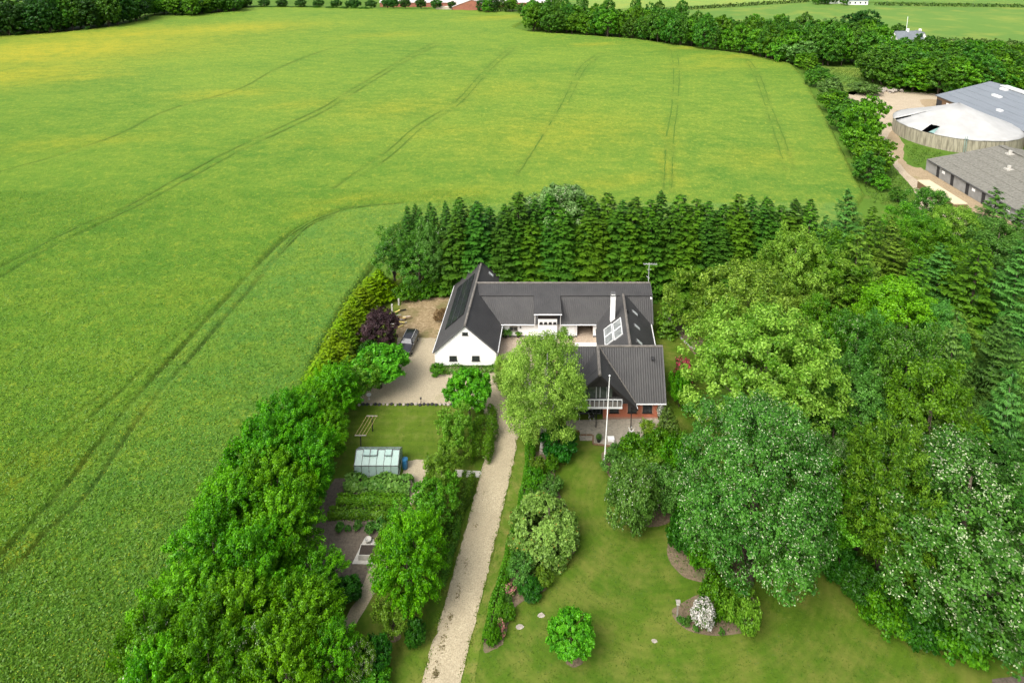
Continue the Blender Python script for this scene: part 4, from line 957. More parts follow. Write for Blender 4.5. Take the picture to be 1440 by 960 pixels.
# --- greenhouse
GX0, GX1, GYF, GYB = -16.15, -11.65, 58.30, 60.75
GH = empty('greenhouse', (GX0, GYF, 0), 0, 'small glass greenhouse with grey frame and open roof vents by the vegetable rows', 'greenhouse')
L_, D_ = GX1 - GX0, GYB - GYF; ZE, ZR = 1.42, 2.25
def ghb(name, mb, m, parent=None): return mb.build(name, m, parent or GH)
mb = MB(); mb.bar((0, 0, .06), (L_, 0, .06), .08, .12); mb.bar((0, D_, .06), (L_, D_, .06), .08, .12); mb.bar((0, 0, .06), (0, D_, .06), .08, .12); mb.bar((L_, 0, .06), (L_, D_, .06), .08, .12)
ghb('base_frame', mb, M['concrete'])
nb_ = 6
mb = MB(); mb.bar((0, 0, ZE), (L_, 0, ZE), .06); mb.bar((0, D_, ZE), (L_, D_, ZE), .06); mb.bar((0, D_ / 2, ZR), (L_, D_ / 2, ZR), .08)
for x in (0, L_):
    mb.bar((x, 0, ZE), (x, D_ / 2, ZR), .06); mb.bar((x, D_, ZE), (x, D_ / 2, ZR), .06)
    for y in (0, D_): mb.bar((x, y, 0.1), (x, y, ZE), .06)
    mb.bar((x, D_ * .36, .1), (x, D_ * .36, 1.95), .045); mb.bar((x, D_ * .68, .1), (x, D_ * .68, 1.9), .045)
ghb('frame', mb, M['trim_grey'])
for k in range(1, nb_):
    x = L_ * k / nb_; mb = MB()
    for y, s in ((0, 1), (D_, -1)): mb.bar((x, y, .1), (x, y, ZE), .035); mb.bar((x, y, ZE), (x, D_ / 2, ZR), .035)
    ghb('glazing_bar', mb, M['trim_grey'])
for k in range(nb_):
    xa, xb = L_ * k / nb_ + .03, L_ * (k + 1) / nb_ - .03
    for q in ([(xa, -.004, .12), (xb, -.004, .12), (xb, -.004, ZE - .03), (xa, -.004, ZE - .03)], [(xa, D_, .12), (xb, D_, .12), (xb, D_, ZE - .03), (xa, D_, ZE - .03)]):
        mb = MB(); mb.hexa([*q, *[(p[0], p[1] + .008, p[2]) for p in q]]); ghb('pane', mb, M['greenhouse_glass'])
    for s in (0, 1):
        y0_ = .03 if s == 0 else D_ - .03
        q = [(xa, y0_, ZE + .02), (xb, y0_, ZE + .02), (xb, D_ / 2, ZR - .02), (xa, D_ / 2, ZR - .02)]
        mb = MB(); mb.hexa([*q, *[(p[0], p[1], p[2] + .012) for p in q]]); ghb('roof_pane', mb, M['greenhouse_glass'])
for x in (0, L_):
    mb = MB(); q = [(x, .03, .12), (x, D_ - .03, .12), (x, D_ - .03, ZE), (x, D_ / 2, ZR - .04), (x, .03, ZE)]
    b0 = len(mb.v); mb.v += q + [(p[0] + .008, p[1], p[2]) for p in q]; mb.f += [tuple(b0 + i for i in range(5)), tuple(b0 + 5 + i for i in reversed(range(5)))]; mb.m += [0, 0]; ghb('end_pane', mb, M['greenhouse_glass'])
for xa, xb in ((L_ / 6 + .02, L_ / 3 - .02), (L_ / 3 + .02, L_ / 2 - .02), (L_ * 4 / 6 + .02, L_ * 5 / 6 - .02)):
    a = Vector((0, -.95 * .78, -.05)); mb = MB(); yr_ = D_ / 2; 
    q = [(xa, yr_ - .62, ZR - .16), (xb, yr_ - .62, ZR - .16), (xb, yr_ - .01, ZR + .05), (xa, yr_ - .01, ZR + .05)]
    fr_ = MB()
    for i in range(4): fr_.bar(q[i], q[(i + 1) % 4], .05)
    o = ghb('roof_vent', fr_, M['trim_grey'])
    mb.hexa([*[(p[0], p[1], p[2] - .006) for p in q], *[(p[0], p[1], p[2] + .006) for p in q]]); mb.build('pane', M['greenhouse_glass'], o)
def planter_box(loc, sx, sy, sz, label, m, soil=True, group=None):
    o = empty('planter_box', loc, 0, label, 'planter', group)
    mb = MB(); t = .05
    mb.box(-sx, sx, -sy, -sy + t, 0, sz); mb.box(-sx, sx, sy - t, sy, 0, sz); mb.box(-sx, -sx + t, -sy + t, sy - t, 0, sz); mb.box(sx - t, sx, -sy + t, sy - t, 0, sz)
    mb.build('side_boards', m, o)
    mb = MB(); mb.box(-sx + t, sx - t, -sy + t, sy - t, 0, sz - .07); mb.build('soil', M['soil_obj'], o)
    return o
planter_box((GX0 + 1.35, 58.75, 0.02), .42, .26, .38, 'white planting trough inside the greenhouse, nearer its left end', M['white_paint'])
planter_box((GX0 + 2.95, 58.75, 0.02), .42, .26, .38, 'white planting trough inside the greenhouse, nearer the blue barrel', M['white_paint'])
# blue water barrel
bx_, by_ = -11.15, 59.5
BB = empty('water_barrel', (bx_, by_, 0.015), 0, 'blue plastic water barrel standing against the end of the greenhouse', 'barrel')
mb = MB(); mb.lathe([(.26, 0), (.29, .1), (.31, .4), (.31, .8), (.28, 1.05), (.26, 1.08)], n=16); mb.build('drum', M['blue'], BB, smooth=True)
mb = MB(); mb.lathe([(.30, 1.06), (.30, 1.12), (.05, 1.15)], n=16); mb.build('lid', M['blue'], BB)
# hand pump ornament on the path
px_, py_ = g(579, 679)
PO = empty('sundial', (px_, py_, 0.03), 0, 'small stone sundial on the garden path by the rhubarb', 'sundial')
mb = MB(); mb.lathe([(.18, 0), (.18, .1), (.08, .18), (.07, .65), (.15, .72), (.17, .78)], n=10); mb.build('pedestal', M['stone'], PO, smooth=True)
mb = MB(); mb.lathe([(.20, .78), (.20, .82)], n=14); mb.build('dial', M['concrete'], PO)

# --- concrete slab with planter and tools
x0_, y0_ = g(495, 793); x1_, y1_ = g(512, 758); x2_, y2_ = g(546, 758); x3_, y3_ = g(536, 794)
mb = MB(); mb.prism([(x0_, y0_), (x3_, y3_), (x2_, y2_), (x1_, y1_)], 0.0, .07)
o = mb.build('paved_slab', M['concrete'], bevel=.01); tag(o, kind='structure')
lx, ly = (x0_ + 1.55, y0_ + .85)
planter_box((lx, ly, .07), 1.05, .55, .55, 'large grey raised bed of bare soil on the concrete slab', M['concrete'])
def pot(loc, r, h, label, m, cat='pot', name='plant_pot', plant=None):
    o = empty(name, loc, 0, label, cat)
    mb = MB(); mb.lathe([(r * .66, 0), (r * .85, h * .5), (r, h * .88), (r * 1.06, h * .9), (r * 1.06, h), (r * .92, h), (r * .9, h * .9)], n=14); mb.build('pot', m, o, smooth=True)
    mb = MB(); mb.lathe([(r * .9, h * .86), (r * .1, h * .9)], n=10); mb.build('soil', M['soil_obj'], o)
    return o
pot((x1_ + .45, y1_ - .35, .07), .3, .38, 'round pale pot at the far corner of the concrete slab', M['concrete'])
pot((x1_ + 1.2, y1_ - .3, .07), .2, .3, 'small brown pot beside the round pale pot on the slab', M['wood'])
rk = MB(); rnd = random.Random(8)
for k in range(16):
    x, y = x1_ + .45 + rnd.random() * .9, y1_ - .95 - rnd.random() * .55; s = .06 + rnd.random() * .07
    rk.lathe([(s * .7, 0), (s, s * .5), (s * .5, s * 1.1)], (x, y, .07), 6)
o = rk.build('pebbles', M['stone']); tag(o, 'loose stones lying behind the raised bed', 'stones', None, 'stuff')

# --- gravel edging stones
rnd = random.Random(2)
ED = empty('edging', (*g(505, 569), 0), 0, 'row of low dark edging stones between gravel yard and lawn', 'edging')
ex0 = ED.location.x; ey0 = ED.location.y
for k in range(24):
    px = 505 + k * 5.7
    x, y = g(px, 569 + rnd.gauss(0, .3)); s = .17 + rnd.random() * .06
    mb = MB(); mb.lathe([(s * .9, 0), (s, .09), (s * .75, .16), (s * .3, .19)], (x - ex0, y - ey0, 0), 7); mb.build('stone', M['stone'] if rnd.random() < .4 else M['plinth'], ED)
# --- lamps and small yard things
def bollard(px, py, label, h=.75):
    x, y = g(px, py); o = empty('garden_lamp', (x, y, .02), 0, label, 'lamp')
    mb = MB(); mb.tube([(0, 0, 0), (0, 0, h * .8)], [.035, .035], 7); mb.build('post', M['black'], o)
    mb = MB(); mb.lathe([(.05, h * .72), (.10, h * .78), (.10, h * .95), (.13, h), (.02, h * 1.1)], n=9); mb.build('lamp_head', M['black'], o)
bollard(592, 567, 'small black garden lamp at the gravel edge above the lawn')
x, y = g(519, 561); o = empty('birdbath', (x, y, .02), 0, 'small white bowl on a foot beside the gravel under the hedge', 'birdbath')
mb = MB(); mb.lathe([(.16, 0), (.08, .1), (.08, .4), (.1, .45)], n=10); mb.build('foot', M['concrete'], o)
mb = MB(); mb.lathe([(.08, .44), (.27, .55), (.29, .62), (.24, .60), (.05, .52)], n=14); mb.build('bowl', M['white_paint'], o, smooth=True)
for px, py, h, lb in ((551.5, 441, 1.5, 'grey concrete post nearer the dark red tree at the yard edge'), (561, 429, 1.1, 'short grey concrete post at the far corner of the worn yard')):
    x, y = g(px, py); mb = MB(); mb.box(-.12, .12, -.12, .12, 0, h); o = mb.build('concrete_post', M['concrete'], None, (x, y, 0.02), bevel=.02); tag(o, lb, 'post', 'concrete posts by the worn yard')
# pile of boards by the car
x, y = g(560, 448); rnd = random.Random(12)
LP = empty('board_pile', (x, y, .03), 0, 'untidy pile of pale and yellow boards along the edge of the worn yard', 'wood pile')
M['yellow_wood'] = mat('yellow_board', (0.55, 0.44, 0.14), .7, .1, 5); M['pale_wood'] = mat('pale_board', (0.55, 0.47, 0.36), .8, .15, 5)
for k in range(26):
    a = rnd.gauss(.35, .5); L2 = .5 + rnd.random() * .6; cx, cy, cz = rnd.gauss(0, .45), rnd.uniform(-2.2, 2.0), .06 + rnd.random() * .32
    mb = MB(); mb.bar((cx - L2 * math.cos(a), cy - L2 * math.sin(a) * .6, cz), (cx + L2 * math.cos(a), cy + L2 * math.sin(a) * .6, cz + rnd.gauss(0, .08)), .2, .05)
    mb.build('board', rnd.choice([M['pale_wood'], M['yellow_wood'], M['white_paint'], M['grey_wood'], M['wood'], M['black']]), LP)
# patio furniture
def chair(loc, rz, label):
    o = empty('garden_chair', loc, rz, label, 'chair', 'black garden chairs on the patio')
    mb = MB(); mb.box(-.26, .26, -.26, .26, .40, .45); mb.build('seat', M['black'], o, bevel=.01)
    mb = MB(); mb.hexa([(-.26, .22, .45), (.26, .22, .45), (.26, .27, .45), (-.26, .27, .45), (-.25, .32, .92), (.25, .32, .92), (.25, .36, .92), (-.25, .36, .92)]); mb.build('backrest', M['black'], o)
    for sx in (-1, 1):
        for sy in (-1, 1): mb = MB(); mb.bar((sx * .23, sy * .23, 0), (sx * .23, sy * .23, .4), .035); mb.build('leg', M['pale_metal'], o)
        mb = MB(); mb.bar((sx * .27, -.25, .64), (sx * .27, .27, .64), .04, .03); mb.build('armrest', M['pale_metal'], o)
tx, ty = g(823, 584)
o = empty('patio_table', (tx, ty + .25, .13), 0, 'dark patio table standing under the balcony', 'table')
mb = MB(); mb.box(-.75, .75, -.42, .42, .70, .74); mb.build('tabletop', M['trim_grey'], o, bevel=.01)
for sx in (-1, 1):
    for sy in (-1, 1): mb = MB(); mb.bar((sx * .66, sy * .34, 0), (sx * .66, sy * .34, .7), .05); mb.build('leg', M['black'], o)
chair((*g(811, 591), .13), .4, 'black garden chair nearest the birch tree at the patio table')
chair((*g(831.5, 591), .13), -2.9, 'black garden chair between the patio table and the thin support post')
x, y = g(859, 620.5); mb = MB(); mb.box(-.34, .34, -.24, .24, 0, .30); mb.box(-.37, .37, -.27, .27, .30, .36); o = mb.build('white_stool', M['white_paint'], None, (x, y, .13), bevel=.02); tag(o, 'small white bench block on the patio beside the flagpole', 'stool')
x, y = g(887, 620); PS = empty('plant_stand', (x, y, .13), 0, 'black plant stand with white brackets at the front edge of the patio', 'plant stand')
mb = MB(); mb.tube([(0, 0, 0), (0, 0, 1.5)], [.05, .05], 8); mb.lathe([(.28, 0), (.22, .05), (.06, .1)], n=10); mb.build('pole', M['black'], PS)
mb = MB()
for k in range(5):
    a = k * 1.256; mb.tube([(0, 0, 1.15), (.22 * math.cos(a), .22 * math.sin(a), 1.2), (.30 * math.cos(a), .30 * math.sin(a), 1.45)], [.03, .03, .035], 5)
mb.build('bracket', M['white_paint'], PS)
mb = MB(); mb.lathe([(.05, .2), (.2, .28), (.24, .5), (.18, .5)], n=10); mb.build('basket', M['black'], PS)
POT1 = pot((*g(842, 622), .13), .27, .42, 'black pot with a small shrub at the patio corner by the flagpole', M['black'])
POT2 = pot((*g(909, 617), .13), .36, .55, 'large black pot with a palm on the right side of the patio', M['black'])
POT3 = pot((*g(926, 609), .13), .26, .55, 'terracotta pot at the right corner of the patio', M['terracotta'])
POT4 = pot((*g(711, 474.5), .03), .30, .45, 'dark pot with a large shrub left of the arched window', M['black'])
POT5 = pot((*g(728.5, 474.5), .03), .20, .34, 'small dark pot with flowers right of the arched window', M['black'])
POT6 = pot((*g(793, 477), .03), .22, .26, 'low black pot under the sliding door', M['black'])
POT7 = pot((*g(802, 477.5), .03), .22, .26, 'low black pot nearest the carport opening', M['black'])
# birdhouse on its pole, marker posts and stones on the lawn
x, y = g(952, 871); BH = empty('birdhouse', (x, y, .02), 0, 'pale birdhouse on a tall wooden post at the corner of the flower bed', 'birdhouse')
mb = MB(); mb.box(-.05, .05, -.05, .05, 0, 1.55); mb.build('post', M['grey_wood'], BH)
mb = MB(); mb.box(-.12, .12, -.12, .12, 1.55, 1.82); mb.build('box', M['concrete'], BH)
mb = MB(); mb.hexa([(-.17, -.17, 1.81), (.17, -.17, 1.81), (.17, .17, 1.81), (-.17, .17, 1.81), (-.17, -.02, 1.96), (.17, -.02, 1.96), (.17, .02, 1.96), (-.17, .02, 1.96)]); mb.build('roof', M['grey_wood'], BH)
rnd = random.Random(21)
for px, py, s, lb in ((761, 865, .30, 'flat grey stone set in the lawn between the low green block and the small tree'), (731, 881, .3, 'pale stone in the lawn beside the pink flowers'), (920, 901, .24, 'pale stone set in the open lawn below the birdhouse')):
    x, y = g(px, py); pts = [(s * (1 + rnd.gauss(0, .12)) * math.cos(a), .7 * s * (1 + rnd.gauss(0, .12)) * math.sin(a)) for a in [i * .698 for i in range(9)]]
    mb = MB(); mb.prism(pts, 0, .05); o = mb.build('stepping_stone', M['stone'], None, (x, y, .0), bevel=.02); tag(o, lb, 'stone', 'flat stones in the lawn')
for (px, py), lb in (((757, 627), 'small grey stone figure under the birch tree'), ):
    x, y = g(762, 636); o = empty('stone_statue', (x, y, .02), 0, 'pale stone statue on a plinth under the birch tree', 'statue')
    mb = MB(); mb.box(-.25, .25, -.25, .25, 0, .5); mb.build('plinth', M['stone'], o, bevel=.03)
    mb = MB(); mb.lathe([(.2, .5), (.24, .7), (.16, 1.1), (.22, 1.4), (.10, 1.65), (.13, 1.78), (.11, 1.95), (.02, 2.0)], n=10); mb.build('figure', M['concrete'], o, smooth=True)
# white path kerb on the right of the house
rnd = random.Random(31); kp = smooth_poly([(938, 442), (947, 458), (955, 472), (966, 484), (978, 492)], 4, False)
KB = empty('kerb', (*g(938, 442), 0), 0, 'curved row of pale kerb stones beside the lawn right of the house', 'kerb')
for i in range(0, len(kp) - 1):
    a = Vector(g3(*kp[i])); b_ = Vector(g3(*kp[i + 1])); q = a.lerp(b_, .94); mb = MB(); o_ = Vector((KB.location.x, KB.location.y, 0))
    mb.bar(a - o_ + Vector((0, 0, .06)), q - o_ + Vector((0, 0, .06)), .18, .14); mb.build('kerb_stone', M['concrete'], KB)

# ================================================================== THE NEIGHBOURING FARM
M['blue_roof'] = mat('blue_grey_roof', (0.165, 0.185, 0.205), 0.5, .05, .15, spec=.4)
M['old_roof'] = mat('old_grey_roof', (0.185, 0.178, 0.15), 0.9, .22, 2.5, .3, col2=(0.10, 0.098, 0.08))
M['panel_wall'] = mat('grey_panel_wall', (0.27, 0.27, 0.26), .7, .15, .6)
M['cream_sheet'] = mat('cream_sheet', (0.52, 0.45, 0.29), .6, .05, 1.0)
m, nt, b = nodes_of('tank_stave'); v = geopos(nt)
c = ramp(nt, noise(nt, 2.2, 4, .65, scaled(nt, v, (1, 1, .12))), [(0.3, (0.13, 0.115, 0.08)), (0.55, (0.30, 0.275, 0.20)), (0.75, (0.38, 0.355, 0.27))])
nt.links.new(c, b.inputs['Base Color']); b.inputs['Roughness'].default_value = .9
M['stave'] = m
m, nt, b = nodes_of('tank_cover'); v = obco(nt)
at_ = nt.nodes.new('ShaderNodeTexNoise'); at_.inputs['Scale'].default_value = 1.0; at_.inputs['Detail'].default_value = 5
nt.links.new(scaled(nt, v, (.35, .35, .1)), at_.inputs['Vector'])
nt.links.new(ramp(nt, at_.outputs['Fac'], [(0.3, (0.30, 0.30, 0.285)), (0.55, (0.355, 0.355, 0.34)), (0.75, (0.40, 0.40, 0.385))]), b.inputs['Base Color']); b.inputs['Roughness'].default_value = .6
M['cover'] = m
M['teal'] = mat('teal_liner', (0.20, 0.33, 0.30), .6, .1, 1)
# slurry tank
TX, TY, TR, TZ = 117.5, 168.0, 14.5, 3.5
TK = empty('slurry_tank', (TX, TY, 0), 0, 'round concrete slurry tank with a torn white tent cover', 'tank')
nst = 72
for k in range(nst):
    a0, a1 = 2 * math.pi * (k + .02) / nst, 2 * math.pi * (k + .98) / nst; mb = MB(); ri = TR - .25; j = random.Random(k).random() * .05
    pts = [((TR + j) * math.cos(a0), (TR + j) * math.sin(a0)), ((TR + j) * math.cos(a1), (TR + j) * math.sin(a1)), (ri * math.cos(a1), ri * math.sin(a1)), (ri * math.cos(a0), ri * math.sin(a0))]
    mb.prism(pts, 0, TZ); mb.build('stave', M['stave'], TK)
mb = MB(); ncv = 96; AP = 9.3; rnd = random.Random(6)
rings = [0.02, .25, .5, .75, .92, 1.0]
def cover_pt(k, t):
    a = 2 * math.pi * k / ncv; sag = -.18 * math.sin(math.pi * t)
    fold = (.04 * math.sin(k * 2 * math.pi / 4.0) + rnd2[k % ncv] * .05) * t
    r_ = TR * 1.01 * t; return (r_ * math.cos(a), r_ * math.sin(a), AP + (TZ + .12 - AP) * t + sag + fold)
rnd2 = [rnd.gauss(0, .5) for _ in range(ncv)]
b0 = 0
for t in rings:
    for k in range(ncv): mb.v.append(cover_pt(k, t))
holes = {(k, i) for k in range(43, 45) for i in (3, 4)} | {(43, 2)} | {(k, i) for k in range(55, 58) for i in (3, 4)}
for i in range(len(rings) - 1):
    for k in range(ncv):
        if (k, i) in holes: continue
        k2 = (k + 1) % ncv; mb.f.append((i * ncv + k, i * ncv + k2, (i + 1) * ncv + k2, (i + 1) * ncv + k)); mb.m.append(0)
cv = mb.build('cover', M['cover'], TK, smooth=True); so_ = cv.modifiers.new('cloth_thickness', 'SOLIDIFY'); so_.thickness = .04
mb = MB(); a0, a1, a2 = [2 * math.pi * q / ncv for q in (56.6, 59, 57.6)]
mb.poly([(TR * .98 * math.cos(a0), TR * .98 * math.sin(a0), TZ + .25), (TR * .98 * math.cos(a1), TR * .98 * math.sin(a1), TZ + .25), (TR * .60 * math.cos(a2), TR * .6 * math.sin(a2), TZ + 1.2)])
o = mb.build('liner_flap', M['teal'], TK); so_ = o.modifiers.new('cloth_thickness', 'SOLIDIFY'); so_.thickness = .03
mb = MB(); mb.lathe([(TR - .4, .1), (TR - .4, TZ - 1.2), (.1, TZ - 1.19)], n=48); mb.build('slurry', M['plinth'], TK)
mb = MB(); a = -2.02
for s in (-.25, .25): mb.tube([(1.03 * TR * math.cos(a) + s, 1.03 * TR * math.sin(a), 0), (1.03 * TR * math.cos(a) + s, 1.03 * TR * math.sin(a), TZ + 1)], [.05, .05], 6)
for k in range(10): mb.bar((1.03 * TR * math.cos(a) - .25, 1.03 * TR * math.sin(a), .4 + k * .4), (1.03 * TR * math.cos(a) + .25, 1.03 * TR * math.sin(a), .4 + k * .4), .04)
mb.build('ladder', M['teal'], TK)

def barn(name, label, x0, x1, y0, y1, ze, zr, roof_m, wall_m, over=.4, details=None):
    o = empty(name, ((x0 + x1) / 2, (y0 + y1) / 2, 0), 0, label, 'barn')
    ox, oy = o.location.x, o.location.y; xm = (x0 + x1) / 2
    mb = MB(); pts = [(x0, 0), (x1, 0), (x1, ze), (xm, zr), (x0, ze)]
    for y in (y0, y1 - .3):
        b0 = len(mb.v); mb.v += [(x - ox, y - oy, z - .05) for x, z in pts] + [(x - ox, y + .3 - oy, z - .05) for x, z in pts]
        mb.f += [tuple(b0 + i for i in range(5)), tuple(b0 + 5 + i for i in reversed(range(5)))]; mb.m += [0, 0]
        for i in range(5): mb.f.append((b0 + (i + 1) % 5, b0 + i, b0 + 5 + i, b0 + 5 + (i + 1) % 5)); mb.m.append(0)
    mb.box(x0 - ox, x0 + .3 - ox, y0 + .3 - oy, y1 - .3 - oy, -.05, ze - .1); mb.box(x1 - .3 - ox, x1 - ox, y0 + .3 - oy, y1 - .3 - oy, -.05, ze - .1)
    mb.build('wall', wall_m, o)
    s = (zr - ze) / (xm - x0); mb = MB()
    for sg, xe in ((-1, x0 - over), (1, x1 + over)):
        roof_sheet(mb, (xe - ox, y0 - over - oy, ze - s * over + .05), (xe - ox, y1 + over - oy, ze - s * over + .05), (xm - ox, y1 + over - oy, zr + .05), (xm - ox, y0 - over - oy, zr + .05), .9, .03, 2, .15)
    rf = mb.build('roof', roof_m, o)
    for sg, xe in ((-1, x0 - over), (1, x1 + over)):
        for q in range(1, 6):
            xa = xe + (xm - xe) * q / 6; za = ze - s * over + .05 + (zr - ze + s * over) * q / 6; mb = MB(); mb.bar((xa - ox, y0 - over - oy, za + .02), (xa - ox, y1 + over - oy, za + .02), .10, .06); mb.build('sheet_lap', roof_m, rf)
    mb = MB(); mb.bar((x0 - over - ox, y0 - over - oy, ze - s * over - .05), (x0 - over - ox, y1 + over - oy, ze - s * over - .05), .12, .25); mb.build('gutter', M['trim_grey'], rf)
    return o, rf, s
o, rf, s_ = barn('barn', 'large barn with a smooth blue-grey roof behind the slurry tank', 129.8, 161.6, 130.0, 195.5, 4.0, 8.2, M['blue_roof'], M['wood'])
ox, oy = o.location.x, o.location.y
mb = MB(); mb.box(-1.1, 1.1, -30, 27.5, 8.28 - .12, 8.50); mb.build('ridge_light', M['pale_metal'], rf)
for dx, dy, L2 in ((-6.2, 21.5, 1.6), (-1.9, 24.8, 1.2), (-4.0, 10.0, 1.8), (-7.0, 2.5, 1.6), (-12, 12, .8)):
    mb = MB(); z = 8.25 - abs(dx) * s_; mb.hexa([(dx - .5, dy - L2, z - .5 * s_ - .1), (dx + .5, dy - L2, z + .5 * s_ - .1), (dx + .5, dy + L2, z + .5 * s_ - .1), (dx - .5, dy + L2, z - .5 * s_ - .1), (dx - .5, dy - L2, z + .35), (dx + .5, dy - L2, z + .4), (dx + .5, dy + L2, z + .4), (dx - .5, dy + L2, z + .35)]); mb.build('roof_vent', M['pale_metal'], rf)
for k in range(10):
    y = 193 - k * 4.5; mb = MB(); mb.box(129.72 - ox, 129.9 - ox, y - oy, y + 2.4 - oy, .3, 2.9); mb.build('door' if k % 3 == 0 else 'window', M['white_paint'] if k == 1 else M['plinth'], o)
o, rf, s_ = barn('barn', 'long low barn with a weathered grey roof in front of the slurry tank', 94.9, 126.5, 96.0, 142.6, 3.0, 6.2, M['old_roof'], M['panel_wall'])
ox, oy = o.location.x, o.location.y
for k in range(9):
    y = 139.0 - k * 4.8; mb = MB(); mb.box(94.84 - ox, 94.98 - ox, y - oy, y + .9 - oy, .1, 2.75); mb.build('door', M['plinth'], o)
    mb = MB(); mb.box(94.86 - ox, 94.96 - ox, y + 1.0 - oy, y + 4.7 - oy, .15, 2.6); mb.build('wall_panel', M['panel_wall'], o)
    if k % 2 == 0: mb = MB(); mb.box(94.80 - ox, 94.93 - ox, y - 1.9 - oy, y - 1.0 - oy, 1.6, 2.2); mb.build('wall_vent', M['white_paint'], o)
for x, y in ((104.3, 131.5), (109.2, 138.0)):
    mb = MB(); z = 6.2 - abs(110.7 - x) * s_; mb.box(x - .7 - ox, x + .7 - ox, y - .6 - oy, y + .6 - oy, z - .25, z + .22); mb.tube([(x - ox, y - oy, z + .2), (x - ox, y - oy, z + .9)], [.4, .36], 10); mb.build('roof_vent', M['concrete'], rf)
mb = MB(); mb.box(-.7, .7, -23.4, 23.4, 6.24, 6.42); mb.build('ridge_cap', M['old_roof'], rf)
# cream-topped trailer
TLR = empty('trailer', (86.7, 125.7, 0.03), 0, 'long flat trailer with a cream tarpaulin top beside the grey barn', 'trailer')
mb = MB(); mb.box(-1.25, 1.25, -6.0, 5.8, .9, 2.4); mb.build('load_box', M['wood'], TLR)
mb = MB(); mb.hexa([(-1.32, -6.05, 2.38), (1.32, -6.05, 2.38), (1.32, 5.9, 2.38), (-1.32, 5.9, 2.38), (-1.2, -6, 2.62), (1.2, -6, 2.62), (1.2, 5.8, 2.62), (-1.2, 5.8, 2.62)]); mb.build('tarpaulin', M['cream_sheet'], TLR)
for y in (-4, -2.8, 3.6):
    for s in (-1, 1): mb = MB(); mb.tube([(s * 1.0 - .15, y, .48), (s * 1.0 + .15, y, .48)], [.48, .48], 14); mb.build('wheel', M['rubber'], TLR)
# rubble heap at the yard edge
x, y = g(1243, 129); rnd = random.Random(3)
mb = MB()
for k in range(60):
    s = .3 + rnd.random() * .5; mb.lathe([(s * .8, 0), (s, s * .5), (s * .45, s)], (rnd.gauss(0, 2.6), rnd.gauss(0, 1.2), rnd.random() * .5), 6)
o = mb.build('rubble', M['stone'], None, (x, y, 0)); tag(o, 'heap of pale rubble at the far edge of the farm yard', 'rubble', None, 'stuff')

# ================================================================== FAR BUILDINGS
M['red_wall'] = mat('far_red_brick', (0.34, 0.13, 0.085), .85, .12, .5)
M['pale_roof'] = mat('far_pale_roof', (0.52, 0.47, 0.45), .8, .08, .2)
M['slate'] = mat('slate_roof', (0.16, 0.18, 0.20), .7, .12, .4)
def house(name, label, cat, cx, cy, L2, Wd, ze, zr, wall_m, roof_m, rz=0, wins=0, chim=0, across=False):
    o = empty(name, (cx, cy, 0), rz, label, cat)
    mb = MB(); pts = [(-Wd / 2, 0), (Wd / 2, 0), (Wd / 2, ze), (0, zr), (-Wd / 2, ze)]
    b0 = 0; mb.v += [(-L2 / 2, y, z) for y, z in pts] + [(L2 / 2, y, z) for y, z in pts]
    mb.f += [tuple(reversed(range(5))), tuple(5 + i for i in range(5))] + [(i, (i + 1) % 5, 5 + (i + 1) % 5, 5 + i) for i in range(5)]; mb.m += [0] * 7
    mb.build('wall', wall_m, o)
    s = (zr - ze) / (Wd / 2); mb = MB(); ov = .3
    for sg in (-1, 1): mb.hexa([(-L2 / 2 - ov, sg * (Wd / 2 + ov), ze - ov * s), (L2 / 2 + ov, sg * (Wd / 2 + ov), ze - ov * s), (L2 / 2 + ov, 0, zr), (-L2 / 2 - ov, 0, zr), (-L2 / 2 - ov, sg * (Wd / 2 + ov), ze - ov * s + .18), (L2 / 2 + ov, sg * (Wd / 2 + ov), ze - ov * s + .18), (L2 / 2 + ov, 0, zr + .2), (-L2 / 2 - ov, 0, zr + .2)])
    rf = mb.build('roof', roof_m, o)
    for k in range(wins):
        x = -L2 / 2 + (k + .5) * L2 / wins; mb = MB(); mb.box(x - .7, x + .7, -Wd / 2 - .06, -Wd / 2 + .05, .9, 2.2); w_ = mb.build('window', M['white_paint'], o)
        mb = MB(); mb.box(x - .58, x + .58, -Wd / 2 - .09, -Wd / 2, 1.0, 2.1); mb.build('pane', M['glass'], w_)
    for k in range(chim):
        x = -L2 / 2 + (k + 1) * L2 / (chim + 1); mb = MB(); mb.box(x - .4, x + .4, -.4, .4, zr - .6, zr + 1.2); mb.build('chimney', M['white'], rf)
    return o
def far(px, py): return g(px, py)
x, y = far(640, 13); house('farm_hall', 'long far farm hall with a pale roof and red walls behind the tree row', 'barn', x + 8, y + 26, 118, 32, 3.0, 9.5, M['red_wall'], M['pale_roof'], 0, 0)
x, y = far(664, 15.5); o = house('farm_hall', 'red brick gable building in front of the long pale roof far off', 'barn', x, y + 6, 14, 25, 2.6, 7.2, M['red_wall'], M['pale_roof'], math.pi / 2)
for px, w_ in ((628, 14), (648, 10)):
    x, y = far(px, 14.5); mb = MB(); mb.box(-w_ / 2, w_ / 2, -2, 2, 0, 2.2); o = mb.build('straw_stack', M['pale_wood'], None, (x, y + 2, 0), bevel=.3); tag(o, 'low pale stack in front of the red far building, ' + ('wider one' if w_ > 12 else 'narrower one'), 'stack')
x, y = far(1206, 7.5); house('far_farmhouse', 'white farmhouse at the far field with red framed windows', 'house', x, y + 4, 14, 8, 3.2, 7, M['white'], M['slate'], 0, 4, 1)
x, y = far(1186, 7); house('far_farmhouse', 'lower white outbuilding beside the white far farmhouse', 'house', x, y + 9, 16, 7, 2.8, 5.6, M['white'], M['slate'], .12, 3)
